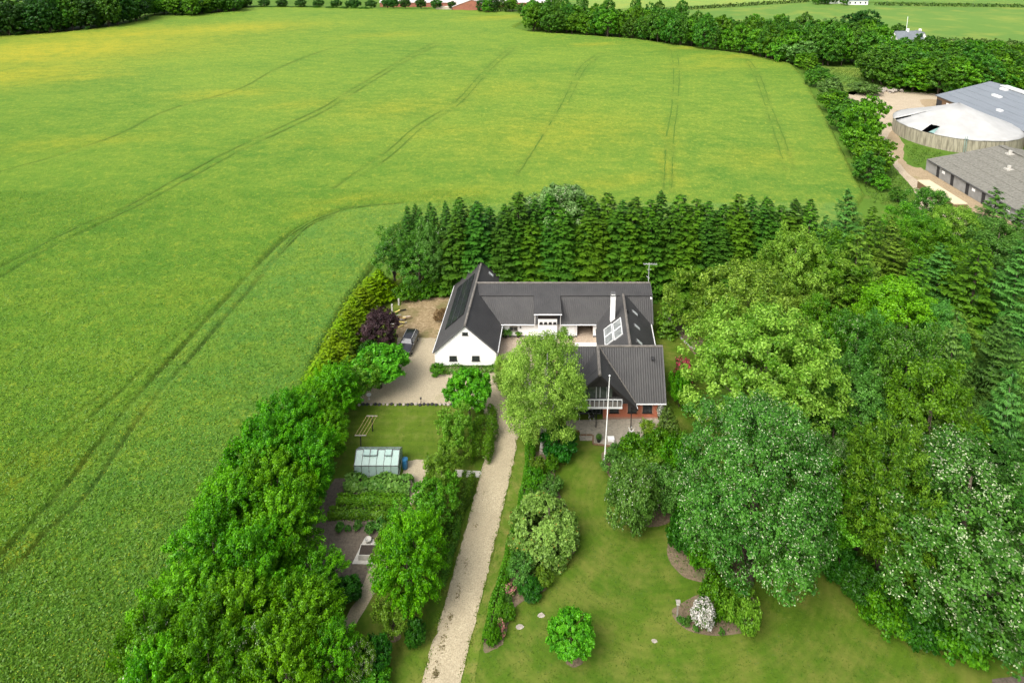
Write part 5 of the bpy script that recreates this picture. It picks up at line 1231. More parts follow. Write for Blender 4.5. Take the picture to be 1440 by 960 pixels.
x, y = far(1283, 72); o = house('cottage', 'small white cottage with a grey slate roof among the trees beyond the farm', 'house', x, y + 5, 12, 8, 3.0, 8.0, M['white'], M['slate'], .1, 3, 1)
x, y = far(1297, 70); o = house('cottage', 'white gable end with a tall chimney next to the slate cottage', 'house', x + .5, y + 4, 6, 6, 3.2, 7.5, M['white'], M['slate'], math.pi / 2, 0, 1)
x, y = far(1290.5, 70); FP2 = empty('flagpole', (x, y + 10, 0), 0, 'thin white flagpole behind the slate-roofed cottage', 'flagpole')
mb = MB(); mb.tube([(0, 0, 0), (0, 0, 13)], [.14, .1], 6); mb.build('pole', M['white_paint'], FP2)
mb = MB(); mb.lathe([(.05, 13), (.2, 13.15), (.05, 13.3)], n=8); mb.build('finial', M['white_paint'], FP2)
x, y = far(1238, 57); mb = MB(); mb.box(-3, 3, -1, 1, 0, 1.6); mb.box(-1.6, 2.0, -.9, .9, 1.6, 2.3); o = mb.build('far_van', M['white_paint'], None, (x, y, 0), bevel=.2); tag(o, 'white vehicle parked beyond the dark trees near the cottage', 'van')

# ================================================================== TREES AND SHRUBS
def unit(v): return v / (np.linalg.norm(v, axis=-1, keepdims=True) + 1e-9)
def fib(n, rng):
    i = np.arange(n) + .5; ph = np.arccos(1 - 2 * i / n); th = math.pi * (1 + 5 ** .5) * i + rng.random() * 6
    return np.stack([np.cos(th) * np.sin(ph), np.sin(th) * np.sin(ph), np.cos(ph)], 1)
FRESH = np.array([0.80, 1.10, 0.85])             # early-summer leaf green
def paint(rng, pal, tc, n_per, leafvar=.26, flower=None, fp=0.0, fclump=None, fsize=.62):
    """leaf colours: each twig clump has its own shade, each leaf varies round it; some leaves are blossom"""
    n = len(tc); t = np.clip(np.repeat(tc, n_per) + rng.normal(0, leafvar, n * n_per), 0, 1)[:, None]
    c = np.array(pal[0])[None] * (1 - t) + np.array(pal[1])[None] * t
    if pal[1][1] > pal[1][0]: c = c * FRESH
    if flower is not None:
        pf = np.repeat(fclump if fclump is not None else np.full(n, fp), n_per)
        k = rng.random(n * n_per) < pf; c[k] = np.array(flower) * (0.8 + .3 * rng.random((k.sum(), 1)))
        return c, np.where(k, fsize, 1.0)
    return c, np.ones(n * n_per)
def crown_broad(seed, R, H, zb, nb=18, ns=16, nl=70, L=.30, Wd=.19, pal=((.04, .09, .01), (.12, .2, .02)), rs=.75, rb=.42, up=.45, rnd_n=.55, flower=None, fp=0.0, patchy=0.0, flat=.8, low=-.55, irregular=.18, spray=.35, tips=None):
    rng = np.random.default_rng(seed)
    zc, hz = zb + (H - zb) * .5, (H - zb) * .5; S = np.array([R, R, hz])
    d = fib(nb, rng); d = d[d[:, 2] > low]; d = unit(d + rng.normal(0, .16, d.shape))
    bc = d * (0.60 + rng.normal(0, irregular * .5, (len(d), 1)))
    br = rb * np.clip(1 + rng.normal(0, irregular, len(d)), .6, 1.5)
    # twig clumps on each bough
    sd = unit(rng.normal(size=(len(d), ns, 3)) + d[:, None, :] * .85)
    sp = bc[:, None, :] + sd * br[:, None, None] * (.8 + .3 * rng.random((len(d), ns, 1)))
    sp = sp.reshape(-1, 3); sdir = sd.reshape(-1, 3); bdir = np.repeat(d, ns, 0)
    P = sp * S + np.array([0, 0, zc]); P[:, 2] = np.maximum(P[:, 2], max(zb, 0) * .75 + .15)
    n = len(P); btone = np.repeat(rng.normal(0, .12, len(d)), ns)
    tc = np.clip(.48 + btone + rng.normal(0, .20, n), 0, 1)
    o = unit(rng.normal(size=(n, nl, 3)) + unit(sdir * S)[:, None, :] * .55)
    q = o * rs * (.45 + .6 * rng.random((n, nl, 1))) * (1 - .5 * spray); q[..., 2] *= flat
    ax = unit(unit(sdir * S) + unit(bdir * S) * .6 + np.array([0, 0, .25]) + rng.normal(0, .3, (n, 3)))
    q = q * (1 - .0 * spray) + ax[:, None, :] * (rng.random((n, nl, 1)) * 2 - .9) * rs * spray * 1.25
    LP = (P[:, None, :] + q).reshape(-1, 3)
    nn = unit(.55 * o + .35 * unit(bdir)[:, None, :] + np.array([0, 0, up]) + rnd_n * rng.normal(size=o.shape)).reshape(-1, 3)
    fc = None
    if flower is not None: fc = np.clip(fp + patchy * np.repeat(rng.normal(0, 1, len(d)), ns) * fp + patchy * fp * rng.normal(0, .6, n), 0, 1)
    C, fs = paint(rng, pal, tc, nl, flower=flower, fp=fp, fclump=fc, fsize=.62 if R > 1.5 else 1.0)
    if tips is not None:
        k = (rng.random(len(C)) < tips[1]); C[k] = tips[0]
    ll = L * (.75 + .5 * rng.random(len(LP))) * fs
    keep = LP[:, 2] > .05
    TT = (np.repeat(ax, nl, 0) * spray * 1.4 + rng.normal(size=LP.shape) * .7)
    V, Q, CC = kites(LP[keep], nn[keep], ll[keep], (ll * Wd / L)[keep], C[keep], rng, TT[keep])
    return np_mesh('crown', V, Q, CC), [tuple(bc[i] * S * .85 + np.array([0, 0, zc])) for i in range(len(bc))]
def trunk_mesh(seed, H, r, targets, zfork, nlimb=7, multi=1):
    rnd = random.Random(seed); mb = MB()
    for k in range(multi):
        ox, oy = (rnd.gauss(0, r * 1.6), rnd.gauss(0, r * 1.6)) if multi > 1 else (0, 0)
        tx, ty = ox * 3 + rnd.gauss(0, .2), oy * 3 + rnd.gauss(0, .2)
        rr_ = r / multi ** .5
        mb.tube([(ox, oy, -.1), (ox + (tx - ox) * .3, oy + (ty - oy) * .3, zfork * .55), (tx, ty, zfork), (tx * 1.2, ty * 1.2, H * .86)], [rr_ * 1.35, rr_, rr_ * .85, rr_ * .2], 8)
    tg = list(targets); rnd.shuffle(tg)
    for t in tg[:nlimb]:
        z0 = zfork * (.75 + .4 * rnd.random()); m_ = (t[0] * .45, t[1] * .45, z0 + (t[2] - z0) * .4)
        mb.tube([(0, 0, z0), m_, t], [r * .5, r * .33, r * .10], 6)
    return mb.mesh('trunk', True)
def crown_fir(seed, R, H, whorls=24, arms=10, L=.42, Wd=.15, pal=((.02, .06, .012), (.09, .16, .02)), droop=.30, per=20, z0=.3, power=.85, jit=.12, fan=.55, tipup=.12, zn=.10):
    rng = np.random.default_rng(seed); PP = []; NN = []; TT = []; CC = []
    for i in range(whorls):
        f = (i + .5) / whorls; z = z0 + (H - z0) * f ** .92
        rl = R * (1 - f) ** power + .10
        na = max(4, int(arms * (.45 + .55 * (1 - f))))
        a = np.arange(na) * 2 * math.pi / na + rng.random() * 6 + rng.normal(0, .18, na)
        for aa in a:
            ln = rl * (1 + rng.normal(0, jit)); d = np.array([math.cos(aa), math.sin(aa), 0]); s = np.array([-d[1], d[0], 0])
            dr = droop * (1.15 - .9 * f) * (1 + rng.normal(0, .2)); zz = z + rng.normal(0, zn)
            k = max(5, int(per * (.3 + .7 * ln / R)))
            t = .18 + .82 * np.sqrt(rng.random(k)); w = fan * ln * np.sin(np.clip(t, .0, .97) * math.pi * .85 + .2) * (rng.random(k) - .5) * 1.1
            hgt = -dr * ln * t ** 1.3 + tipup * ln * t ** 3 - .25 * np.abs(w)
            p = d[None] * (ln * t)[:, None] + s[None] * w[:, None]; p[:, 2] = zz + hgt
            tang = d[None] * 1.0 + s[None] * (np.sign(w) * .75)[:, None] + np.array([0, 0, -dr * .8]) + rng.normal(0, .15, (k, 3))
            nrm = unit(np.array([0, 0, 1.0])[None] + d[None] * .35 + s[None] * (w / (ln + .1))[:, None] + rng.normal(0, .22, (k, 3)))
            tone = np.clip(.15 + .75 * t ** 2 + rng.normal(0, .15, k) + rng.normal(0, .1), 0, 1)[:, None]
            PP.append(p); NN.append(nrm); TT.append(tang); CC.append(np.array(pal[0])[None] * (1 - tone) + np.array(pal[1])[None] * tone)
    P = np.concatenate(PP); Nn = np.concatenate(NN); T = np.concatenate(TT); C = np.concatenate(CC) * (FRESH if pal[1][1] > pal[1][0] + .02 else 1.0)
    ll = L * (.7 + .6 * rng.random(len(P)))
    V, Q, C2 = kites(P, Nn, ll, ll * Wd / L, C, rng, T)
    # leader shoot
    return np_mesh('crown', V, Q, C2)
def stem_mesh(H, r):
    mb = MB(); mb.tube([(0, 0, -.1), (0, 0, H * .5), (.03, 0, H * .97)], [r, r * .7, r * .08], 7); return mb.mesh('trunk', True)

PROTO = {}
def proto(key, crown, trunk, R, H, bark='bark'):
    if len(crown.materials) == 0: crown.materials.append(M['leaves'])
    if len(trunk.materials) == 0: trunk.materials.append(M[bark])
    PROTO[key] = (crown, trunk, R, H)
def broad(key, seed, R, H, zb, trunk_r, bark='bark', multi=1, **kw):
    c, t = crown_broad(seed, R, H, zb, **kw)
    proto(key, c, trunk_mesh(seed, H, trunk_r, t, max(.4, zb * 1.2), 8 if R > 2 else 4, multi), R, H, bark)

LIME = ((.085, .155, .014), (.31, .38, .070)); LIME2 = ((.10, .175, .016), (.35, .41, .085))
MID = ((.052, .128, .010), (.185, .31, .030)); DEEP = ((.032, .085, .011), (.13, .23, .030))
VIVID = ((.048, .140, .006), (.190, .350, .022)); GREYG = ((.075, .130, .030), (.215, .290, .095))
OLIVE = ((.12, .17, .024), (.42, .45, .11)); COOL = ((.034, .088, .013), (.125, .220, .042))
YEL = ((.125, .145, .008), (.30, .29, .018)); DARKF = ((.014, .044, .010), (.055, .115, .016))
# large trees
broad('maple_a', 1, 7.0, 16, 3.2, .38, nb=30, ns=22, nl=95, L=.29, Wd=.19, pal=LIME2, rs=.80)
broad('maple_b', 2, 7.0, 15, 3.0, .38, nb=26, ns=22, nl=95, L=.29, Wd=.19, pal=LIME, rs=.80)
broad('maple_c', 3, 4.6, 15, 3.0, .30, nb=22, ns=18, nl=85, L=.28, Wd=.18, pal=((.085, .19, .010), (.23, .38, .03)), rs=.75)
broad('whitebeam_a', 4, 6.8, 16, 1.8, .40, nb=38, ns=28, nl=74, L=.24, Wd=.14, pal=COOL, rs=.72, rb=.36, flower=(.44, .51, .31), fp=.18, patchy=.4, irregular=.13, low=-.75)
broad('whitebeam_b', 5, 6.8, 15, 1.5, .40, nb=36, ns=28, nl=72, L=.25, Wd=.15, pal=COOL, rs=.72, rb=.36, flower=(.45, .52, .32), fp=.21, patchy=.5, irregular=.16, low=-.8)
broad('birch', 6, 5.0, 12.5, 1.6, .22, 'birch_bark', nb=34, ns=26, nl=80, L=.18, Wd=.10, pal=OLIVE, rs=.62, rb=.34, up=.2, rnd_n=.8, irregular=.2, low=-.8)
broad('hornbeam_a', 7, 4.6, 9, .8, .22, nb=24, ns=18, nl=95, L=.27, Wd=.15, pal=VIVID, spray=.85, rs=.70, rb=.40, irregular=.24, low=-.7, multi=3)
broad('hornbeam_b', 8, 4.6, 8.5, .7, .22, nb=22, ns=18, nl=95, L=.27, Wd=.15, pal=((.040, .120, .006), (.160, .320, .020)), spray=.8, rs=.66, irregular=.26, low=-.7, multi=3)
broad('elder', 9, 4.0, 7.5, .6, .18, nb=20, ns=16, nl=60, L=.27, Wd=.18, pal=MID, rs=.6, flower=(.64, .66, .50), fp=.16, patchy=.9, irregular=.22, low=-.7, multi=3)
broad('beech_a', 10, 4.8, 14, 1.2, .28, nb=36, ns=20, nl=85, L=.31, Wd=.13, pal=((.036, .100, .008), (.19, .30, .035)), rs=.8, spray=.8, irregular=.28, flat=.5, low=-.7)
broad('wood_a', 11, 4.2, 14, 3.0, .26, nb=22, ns=16, nl=80, L=.28, Wd=.17, pal=MID, rs=.72, irregular=.24)
broad('wood_b', 12, 4.2, 13, 2.5, .26, nb=22, ns=16, nl=80, L=.27, Wd=.16, pal=DEEP, rs=.72, irregular=.24, flower=(.35, .42, .22), fp=.06, patchy=.5)
broad('wood_c', 13, 4.2, 13, 2.5, .26, nb=20, ns=16, nl=80, L=.27, Wd=.16, pal=((.045, .11, .018), (.16, .27, .06)), rs=.72, irregular=.24)
broad('pale_tree', 52, 4.4, 14, 3.0, .26, nb=34, ns=22, nl=70, L=.30, Wd=.19, pal=((.09, .14, .04), (.27, .33, .14)), rs=.7, irregular=.2, flower=(.46, .51, .33), fp=.2, patchy=.4, spray=.2)
# small trees and shrubs
broad('fruit_a', 14, 2.4, 5.4, .9, .12, nb=16, ns=12, nl=46, L=.24, Wd=.15, pal=((.055, .14, .010), (.16, .28, .03)), rs=.46, irregular=.26)
broad('fruit_b', 15, 2.6, 5.0, .9, .12, nb=16, ns=13, nl=50, L=.24, Wd=.15, pal=((.085, .16, .012), (.225, .31, .05)), rs=.46, irregular=.28)
broad('round_tree', 16, 2.6, 5.6, 1.3, .14, nb=22, ns=15, nl=54, L=.27, Wd=.20, pal=((.055, .15, .010), (.17, .33, .03)), rs=.42, rb=.36, irregular=.10)
broad('rhododendron', 17, 3.4, 3.4, -1.6, .14, nb=56, ns=24, nl=30, L=.20, Wd=.12, pal=((.070, .105, .014), (.31, .35, .10)), rs=.26, rb=.20, irregular=.05, low=-.6, flower=(.36, .20, .05), fp=.03, patchy=1.0, up=.7, spray=.1)
broad('azalea', 18, .95, 1.6, .1, .05, nb=22, ns=14, nl=22, L=.11, Wd=.09, pal=((.05, .09, .02), (.13, .18, .05)), rs=.2, rb=.3, irregular=.08, flower=(.74, .70, .70), fp=.62, low=-.7)
broad('shrub_a', 19, 1.5, 1.9, .1, .06, nb=16, ns=12, nl=40, L=.19, Wd=.12, pal=((.04, .115, .008), (.135, .26, .02)), rs=.34, irregular=.22, low=-.5)
broad('shrub_b', 20, 1.5, 1.8, .1, .06, nb=16, ns=12, nl=40, L=.18, Wd=.10, pal=((.05, .11, .02), (.16, .25, .06)), rs=.32, irregular=.25, low=-.5)
broad('shrub_c', 21, 1.5, 2.0, .1, .06, nb=16, ns=12, nl=40, L=.18, Wd=.11, pal=((.07, .13, .012), (.21, .28, .04)), rs=.34, irregular=.25, low=-.5)
broad('dark_bush', 22, 1.5, 2.2, .1, .06, nb=20, ns=14, nl=44, L=.16, Wd=.10, pal=((.015, .065, .008), (.05, .15, .015)), rs=.26, rb=.34, irregular=.08, low=-.7)
broad('red_tree', 23, 3.4, 5.6, .9, .16, nb=22, ns=16, nl=50, L=.26, Wd=.16, pal=((.022, .012, .016), (.085, .050, .055)), rs=.55, irregular=.24, flat=.6, low=-.6)
broad('viburnum', 24, 2.8, 4.6, .25, .12, nb=24, ns=15, nl=50, L=.22, Wd=.14, pal=((.06, .13, .02), (.18, .27, .07)), rs=.48, rb=.36, irregular=.16, flower=(.62, .66, .52), fp=.05, patchy=.8, low=-.7)
broad('pink_shrub', 25, 1.2, 2.2, .1, .05, nb=16, ns=12, nl=34, L=.17, Wd=.12, pal=((.05, .11, .02), (.12, .2, .03)), rs=.3, irregular=.15, flower=(.55, .09, .14), fp=.55, patchy=.3)
broad('tiny_plant', 26, .34, .5, .02, .02, nb=9, ns=6, nl=14, L=.15, Wd=.08, pal=((.04, .11, .02), (.14, .24, .05)), rs=.13, irregular=.2, low=-.4)
broad('flower_plant', 27, .5, .8, .02, .02, nb=10, ns=8, nl=16, L=.13, Wd=.10, pal=((.06, .12, .02), (.16, .24, .04)), rs=.16, irregular=.2, flower=(.62, .30, .28), fp=.5, patchy=.5)
broad('palm_plant', 28, .62, 1.0, .15, .03, nb=9, ns=6, nl=14, L=.42, Wd=.07, pal=((.10, .15, .015), (.30, .33, .05)), rs=.28, irregular=.25, up=.2, rnd_n=.9)
broad('brown_shrub', 29, 1.3, 2.0, .1, .05, nb=14, ns=10, nl=30, L=.30, Wd=.05, pal=((.16, .10, .045), (.36, .27, .13)), rs=.42, irregular=.3, rnd_n=1.0)
# far trees: fewer, larger leaf sprays
for k, (pl_, sd) in enumerate((((DEEP), 31), ((MID), 32), (((.035, .10, .014), (.115, .215, .028)), 33), (((.06, .145, .012), (.175, .30, .03)), 34), (GREYG, 35), (((.018, .055, .012), (.065, .13, .022)), 36))):
    broad('far_' + 'abcdef'[k], sd, 4.6, 12, .7, .25, nb=22, ns=13, nl=24, L=.66, Wd=.44, pal=pl_, rs=.72, irregular=.22, low=-.75)
broad('avenue_tree', 38, 3.6, 6.0, 1.0, .22, nb=22, ns=8, nl=18, L=.66, Wd=.5, pal=((.024, .065, .012), (.07, .14, .022)), rs=.55, rb=.34, irregular=.08, low=-.6)
# conifers
def conifer(key, seed, R, H, r=.16, bark='bark', **kw): proto(key, crown_fir(seed, R, H, **kw), stem_mesh(H, r), R, H, bark)
FIRP = ((.014, .046, .009), (.095, .180, .024))
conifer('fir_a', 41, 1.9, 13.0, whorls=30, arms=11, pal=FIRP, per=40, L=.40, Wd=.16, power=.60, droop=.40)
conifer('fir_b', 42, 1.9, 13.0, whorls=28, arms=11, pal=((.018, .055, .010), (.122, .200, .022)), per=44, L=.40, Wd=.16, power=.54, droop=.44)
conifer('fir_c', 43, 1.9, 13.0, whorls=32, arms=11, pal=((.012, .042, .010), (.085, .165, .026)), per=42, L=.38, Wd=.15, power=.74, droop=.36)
LARCH = ((.046, .100, .018), (.195, .28, .062))
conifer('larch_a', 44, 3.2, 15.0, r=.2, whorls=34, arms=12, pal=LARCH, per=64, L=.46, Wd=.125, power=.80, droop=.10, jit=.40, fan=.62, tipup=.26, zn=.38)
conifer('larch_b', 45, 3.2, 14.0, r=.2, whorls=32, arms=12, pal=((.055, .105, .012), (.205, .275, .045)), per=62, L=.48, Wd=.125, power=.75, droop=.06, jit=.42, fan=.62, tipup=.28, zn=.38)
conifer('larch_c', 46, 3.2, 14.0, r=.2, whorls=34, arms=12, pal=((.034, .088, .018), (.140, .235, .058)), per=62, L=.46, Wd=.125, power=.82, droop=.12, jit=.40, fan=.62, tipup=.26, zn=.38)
conifer('spruce', 47, 2.6, 14.0, r=.2, whorls=28, arms=10, pal=((.028, .075, .010), (.14, .245, .028)), per=44, L=.46, Wd=.17, power=.62, droop=.24, jit=.2)
conifer('pine', 48, 2.6, 9.0, r=.2, whorls=12, arms=8, pal=((.016, .05, .016), (.06, .125, .035)), per=24, L=.55, Wd=.2, power=.6, droop=-.05, jit=.3)
conifer('golden_cypress', 49, 1.7, 5.6, r=.12, whorls=22, arms=12, pal=((.075, .125, .006), (.245, .300, .018)), per=26, L=.34, Wd=.15, power=.62, droop=-.16, jit=.2, fan=.7, z0=.1)
conifer('young_conifer', 50, 1.4, 4.6, r=.1, whorls=20, arms=10, pal=((.045, .10, .010), (.16, .235, .03)), per=20, L=.32, Wd=.13, power=.8, droop=.05, jit=.15, z0=.1)
conifer('columnar', 51, .9, 3.6, r=.1, whorls=18, arms=10, pal=((.035, .07, .012), (.13, .17, .035)), per=18, L=.34, Wd=.09, power=.4, droop=-.9, jit=.15, fan=.5, z0=.1)

PR = random.Random(77)
def plant(key, x, y, R, H, name, label, cat, group=None, rz=None, parts=True, z=0.0):
    cr, tr, R0, H0 = PROTO[key]
    o = empty(name, (x, y, z), PR.random() * 6.283 if rz is None else rz, label, cat, group)
    o.scale = (R / R0 * PR.uniform(.96, 1.04), R / R0 * PR.uniform(.96, 1.04), H / H0)
    obj('trunk' if H > 2.5 else 'stem', tr, None, o); obj('crown' if H > 2.5 else 'foliage', cr, None, o)
    return o
def P(key, px, base, top, wpx, name, label, cat='tree', group=None, z=0.0):
    """survey: foot at (px, base), top at height of row `top`, crown wpx across"""
    x, y = g(px, base); H = max(.25, height_at(top, y)); R = wpx / 2 / ppm(y, H * .5) * .90; H *= .955
    return plant(key, x, y, R, H, name, label, cat, group, z=z)

# ---- wood on the right
P('maple_a', 1062, 640, 436, 212, 'maple_tree', 'broad bright lime-green maple, the largest of the light trees beside the lawn')
P('maple_b', 1040, 545, 374, 195, 'maple_tree', 'yellow-green maple standing just behind the broadest lime-green one')
P('maple_b', 1112, 478, 318, 120, 'maple_tree', 'bright green maple at the end of the fir row')
P('wood_a', 1160, 470, 330, 100, 'broadleaf_tree', 'mid-green tree right of the maple at the end of the fir row')
P('maple_c', 1252, 545, 388, 118, 'maple_tree', 'compact fresh-green maple standing among larches in the middle of the wood')
P('maple_c', 1205, 560, 432, 60, 'maple_tree', 'small light tree left of the compact fresh-green maple')
P('whitebeam_a', 1052, 818, 562, 250, 'whitebeam_tree', 'huge domed tree flecked with white blossom in the middle of the lawn beds', )
P('whitebeam_b', 1345, 868, 628, 300, 'whitebeam_tree', 'huge white-flecked tree over the corner of the lawn, nearest the wood edge')
P('whitebeam_b', 1165, 745, 612, 105, 'whitebeam_tree', 'smaller white-flecked tree tucked behind the huge domed one')
P('beech_a', 1232, 826, 590, 125, 'beech_tree', 'yellow-green beech with layered sprays between the two huge white-flecked trees')
P('wood_a', 1292, 720, 505, 120, 'broadleaf_tree', 'tall leafy tree in the middle of the wood behind the two white-flecked trees')
P('wood_c', 1190, 660, 520, 100, 'broadleaf_tree', 'darker tree right of the broadest lime-green maple')
P('wood_b', 1195, 590, 440, 80, 'broadleaf_tree', 'dull dark tree behind the broadest lime-green maple')
P('wood_c', 1228, 600, 452, 80, 'broadleaf_tree', 'grey-green tree below the compact fresh-green maple')
P('wood_b', 1262, 640, 452, 90, 'broadleaf_tree', 'dark tree with pale blossom flecks below the compact maple')
P('wood_c', 1312, 575, 425, 74, 'broadleaf_tree', 'blue-green tree right of the compact fresh-green maple')
P('wood_a', 1150, 560, 420, 70, 'broadleaf_tree', 'shaded tree between the two broad yellow-green maples')
P('wood_a', 1105, 600, 480, 90, 'broadleaf_tree', 'green tree filling the gap behind the lime-green maple')
P('wood_b', 1430, 700, 600, 110, 'broadleaf_tree', 'dark tree behind the huge white-flecked tree at the wood edge')
P('wood_b', 1160, 690, 575, 90, 'broadleaf_tree', 'dark tree behind the smaller white-flecked tree')
for (px, b_, t_, w_, k, lb) in ((1192, 480, 322, 95, 'larch_b', 'olive larch rising behind the tree right of the end maple'), (1180, 400, 262, 80, 'larch_c', 'dark pointed conifer standing highest against the field edge'),
        (1318, 640, 425, 80, 'larch_a', 'feathery larch in the middle of the wood with a bare top'), (1345, 520, 440, 70, 'larch_b', 'yellowish larch in front of the tall dark spruce'), (1395, 560, 440, 84, 'larch_c', 'feathery blue-green larch right of the bare-topped one'),
        (1300, 720, 545, 82, 'larch_a', 'larch in front of the tall leafy tree'), (1392, 720, 510, 92, 'larch_c', 'tall blue-green larch above the white-flecked tree'), (1430, 640, 470, 80, 'larch_a', 'feathery larch at the far right of the wood, middle of three'),
        (1432, 760, 560, 80, 'larch_c', 'blue-green larch behind the white-flecked corner tree'), (1360, 470, 330, 78, 'spruce', 'tall dark spruce with bright tips in the upper wood'), (1415, 480, 335, 92, 'larch_c', 'wide feathery larch beside the tall dark spruce'),
        (1312, 440, 340, 80, 'larch_c', 'shadowy conifer behind the compact maple'), (1250, 430, 330, 84, 'larch_b', 'olive larch behind the compact fresh-green maple'), (1280, 470, 355, 70, 'spruce', 'small spruce with yellowish tips behind the compact maple'),
        (1385, 385, 262, 84, 'larch_c', 'pointed conifer standing in front of the grey barn roof'), (1432, 395, 275, 80, 'larch_c', 'conifer at the far right in front of the grey barn roof'), (1130, 410, 285, 60, 'spruce', 'dark conifer at the right end of the fir row'),
        (1150, 420, 300, 60, 'larch_c', 'dull conifer between the fir row and the wood'), (1215, 410, 285, 66, 'spruce', 'green conifer right of the highest dark one'), (1245, 400, 300, 60, 'larch_b', 'yellow-green conifer at the upper edge of the wood'),
        (1335, 560, 470, 60, 'larch_a', 'slim larch left of the feathery blue-green one'), (1275, 600, 470, 56, 'larch_a', 'slim larch below the compact maple'), (1222, 640, 505, 70, 'larch_a', 'soft conifer above the yellow-green beech'), (1420, 880, 770, 90, 'larch_c', 'low-hanging conifer at the wood edge below the white-flecked tree')):
    P(k, px, b_, t_, w_, 'conifer_tree', lb, 'tree', 'conifers of the wood right of the house')
for (px, b_, t_, w_, k, lb) in ((1300, 345, 262, 56, 'wood_b', 'dark bushy tree in front of the cream trailer'), (1340, 385, 290, 100, 'maple_b', 'bright green tree at the upper edge of the wood'), (1275, 380, 292, 80, 'wood_a', 'fresh green tree at the wood edge below the trailer'), (1395, 415, 310, 80, 'wood_c', 'bluish tree below the pointed conifers'), (1330, 430, 330, 90, 'wood_a', 'green tree in the upper wood behind the spruce'), (1295, 400, 305, 60, 'wood_a', 'leafy tree between trailer and upper wood')):
    P(k, px, b_, t_, w_, 'broadleaf_tree', lb)
P('wood_a', 1200, 800, 660, 110, 'broadleaf_tree', 'dark leafy tree filling the gap under the yellow-green beech')
P('wood_c', 1285, 815, 660, 100, 'broadleaf_tree', 'grey-green tree between the beech and the corner white-flecked tree')
# undergrowth at the wood edge
for i, (px, b_, t_, w_) in enumerate(((1215, 845, 800, 70), (1250, 880, 835, 75), (1295, 902, 850, 80), (1345, 912, 860, 90), (1400, 905, 855, 90), (1440, 900, 850, 80), (1180, 815, 770, 60), (1000, 800, 752, 60), (962, 775, 720, 55), (1095, 800, 760, 60))):
    P('shrub_a' if i % 2 else 'dark_bush', px, b_, t_, w_, 'undergrowth_bush', (f'bush under the wood edge along the lawn, {nth([1, 2, 3, 4, 5, 6, 0][i])} counted from the domed tree' if i < 7 else 'low bush under the huge domed tree, ' + ('middle', 'one nearest the flagpole', 'one nearest the wood')[i - 7]), 'bush', 'bushes under the white-flecked trees' if i < 7 else 'bushes under the domed tree')

# ---- fir row behind the house
k = 0
for row, (yb0, yb1, t0, t1, n_, w_) in enumerate(((404, 408, 295, 297, 21, 76), (393, 398, 272, 272, 25, 64))):
    for i in range(n_):
        f = i / (n_ - 1); px = 650 + f * 480 + PR.gauss(0, 3); base = yb0 + f * (yb1 - yb0) + PR.gauss(0, 2); top = t0 + (t1 - t0) * f + PR.gauss(0, 10)
        P(('fir_a', 'fir_b', 'fir_c')[k % 3 if PR.random() < .7 else PR.randrange(3)], px, base, top, w_ * PR.uniform(.9, 1.12), 'fir_tree', f'{nth(i)} tall fir from the barn end in the front rank of the row' if row == 0 else f'{nth(i)} fir from the barn end in the rear rank, only its tip showing', 'tree', 'front rank of the fir row' if row == 0 else 'rear rank of the fir row'); k += 1
FE_ORD = {(575, 372): 0, (586, 366): 1, (592, 378): 2, (606, 372): 3, (612, 384): 4, (628, 378): 5, (630, 390): 6, (648, 396): 7}
for (px, b_, t_, w_) in ((575, 372, 284, 34), (592, 378, 288, 36), (612, 384, 286, 38), (630, 390, 284, 40), (648, 396, 282, 40), (586, 366, 282, 34), (606, 372, 280, 36), (628, 378, 278, 36)):
    P('fir_c', px, b_, t_, w_, 'fir_tree', f'dark fir at the field end of the row, {nth(FE_ORD[(px, b_)])} from the field', 'tree', 'firs at the left end of the row')
P('pale_tree', 790, 379, 253, 96, 'flowering_tree', 'pale cream-flowering tree rising above the fir row', 'tree')
P('viburnum', 603, 402, 307, 44, 'flowering_tree', 'pale-leaved tree among the firs at the left end of the row')
P('wood_b', 556, 405, 320, 62, 'broadleaf_tree', 'dark glossy tree at the left end of the fir row')
P('wood_b', 590, 412, 345, 60, 'broadleaf_tree', 'dull green tree between the glossy tree and the barn wing')
P('wood_c', 612, 412, 340, 40, 'broadleaf_tree', 'grey-green tree beside the pale trunks')
PT_ = []
for i, (px, t_) in enumerate(((628, 330), (636, 326), (643, 332), (650, 335))):
    P('columnar', px, 402, t_, 22, 'columnar_tree', f'slim grey-stemmed tree, {nth(i)} from the left beside the rear barn gable', 'tree', 'slim grey trees beside the barn wing')
for i, (px, b_, t_, w_) in enumerate(((572, 420, 400, 36), (600, 415, 395, 36), (625, 410, 388, 34), (645, 402, 380, 30))):
    P('shrub_a', px, b_, t_, w_, 'nettle_clump', f'rank green clump behind the worn yard, {nth(i)} from the left', 'bush', 'green clumps behind the worn yard')
P('young_conifer', 938, 470, 398, 38, 'young_conifer', 'young light conifer at the right rear corner of the farmhouse')
P('fruit_b', 960, 470, 415, 40, 'shrub_tree', 'light shrub tree between young conifer and maples')

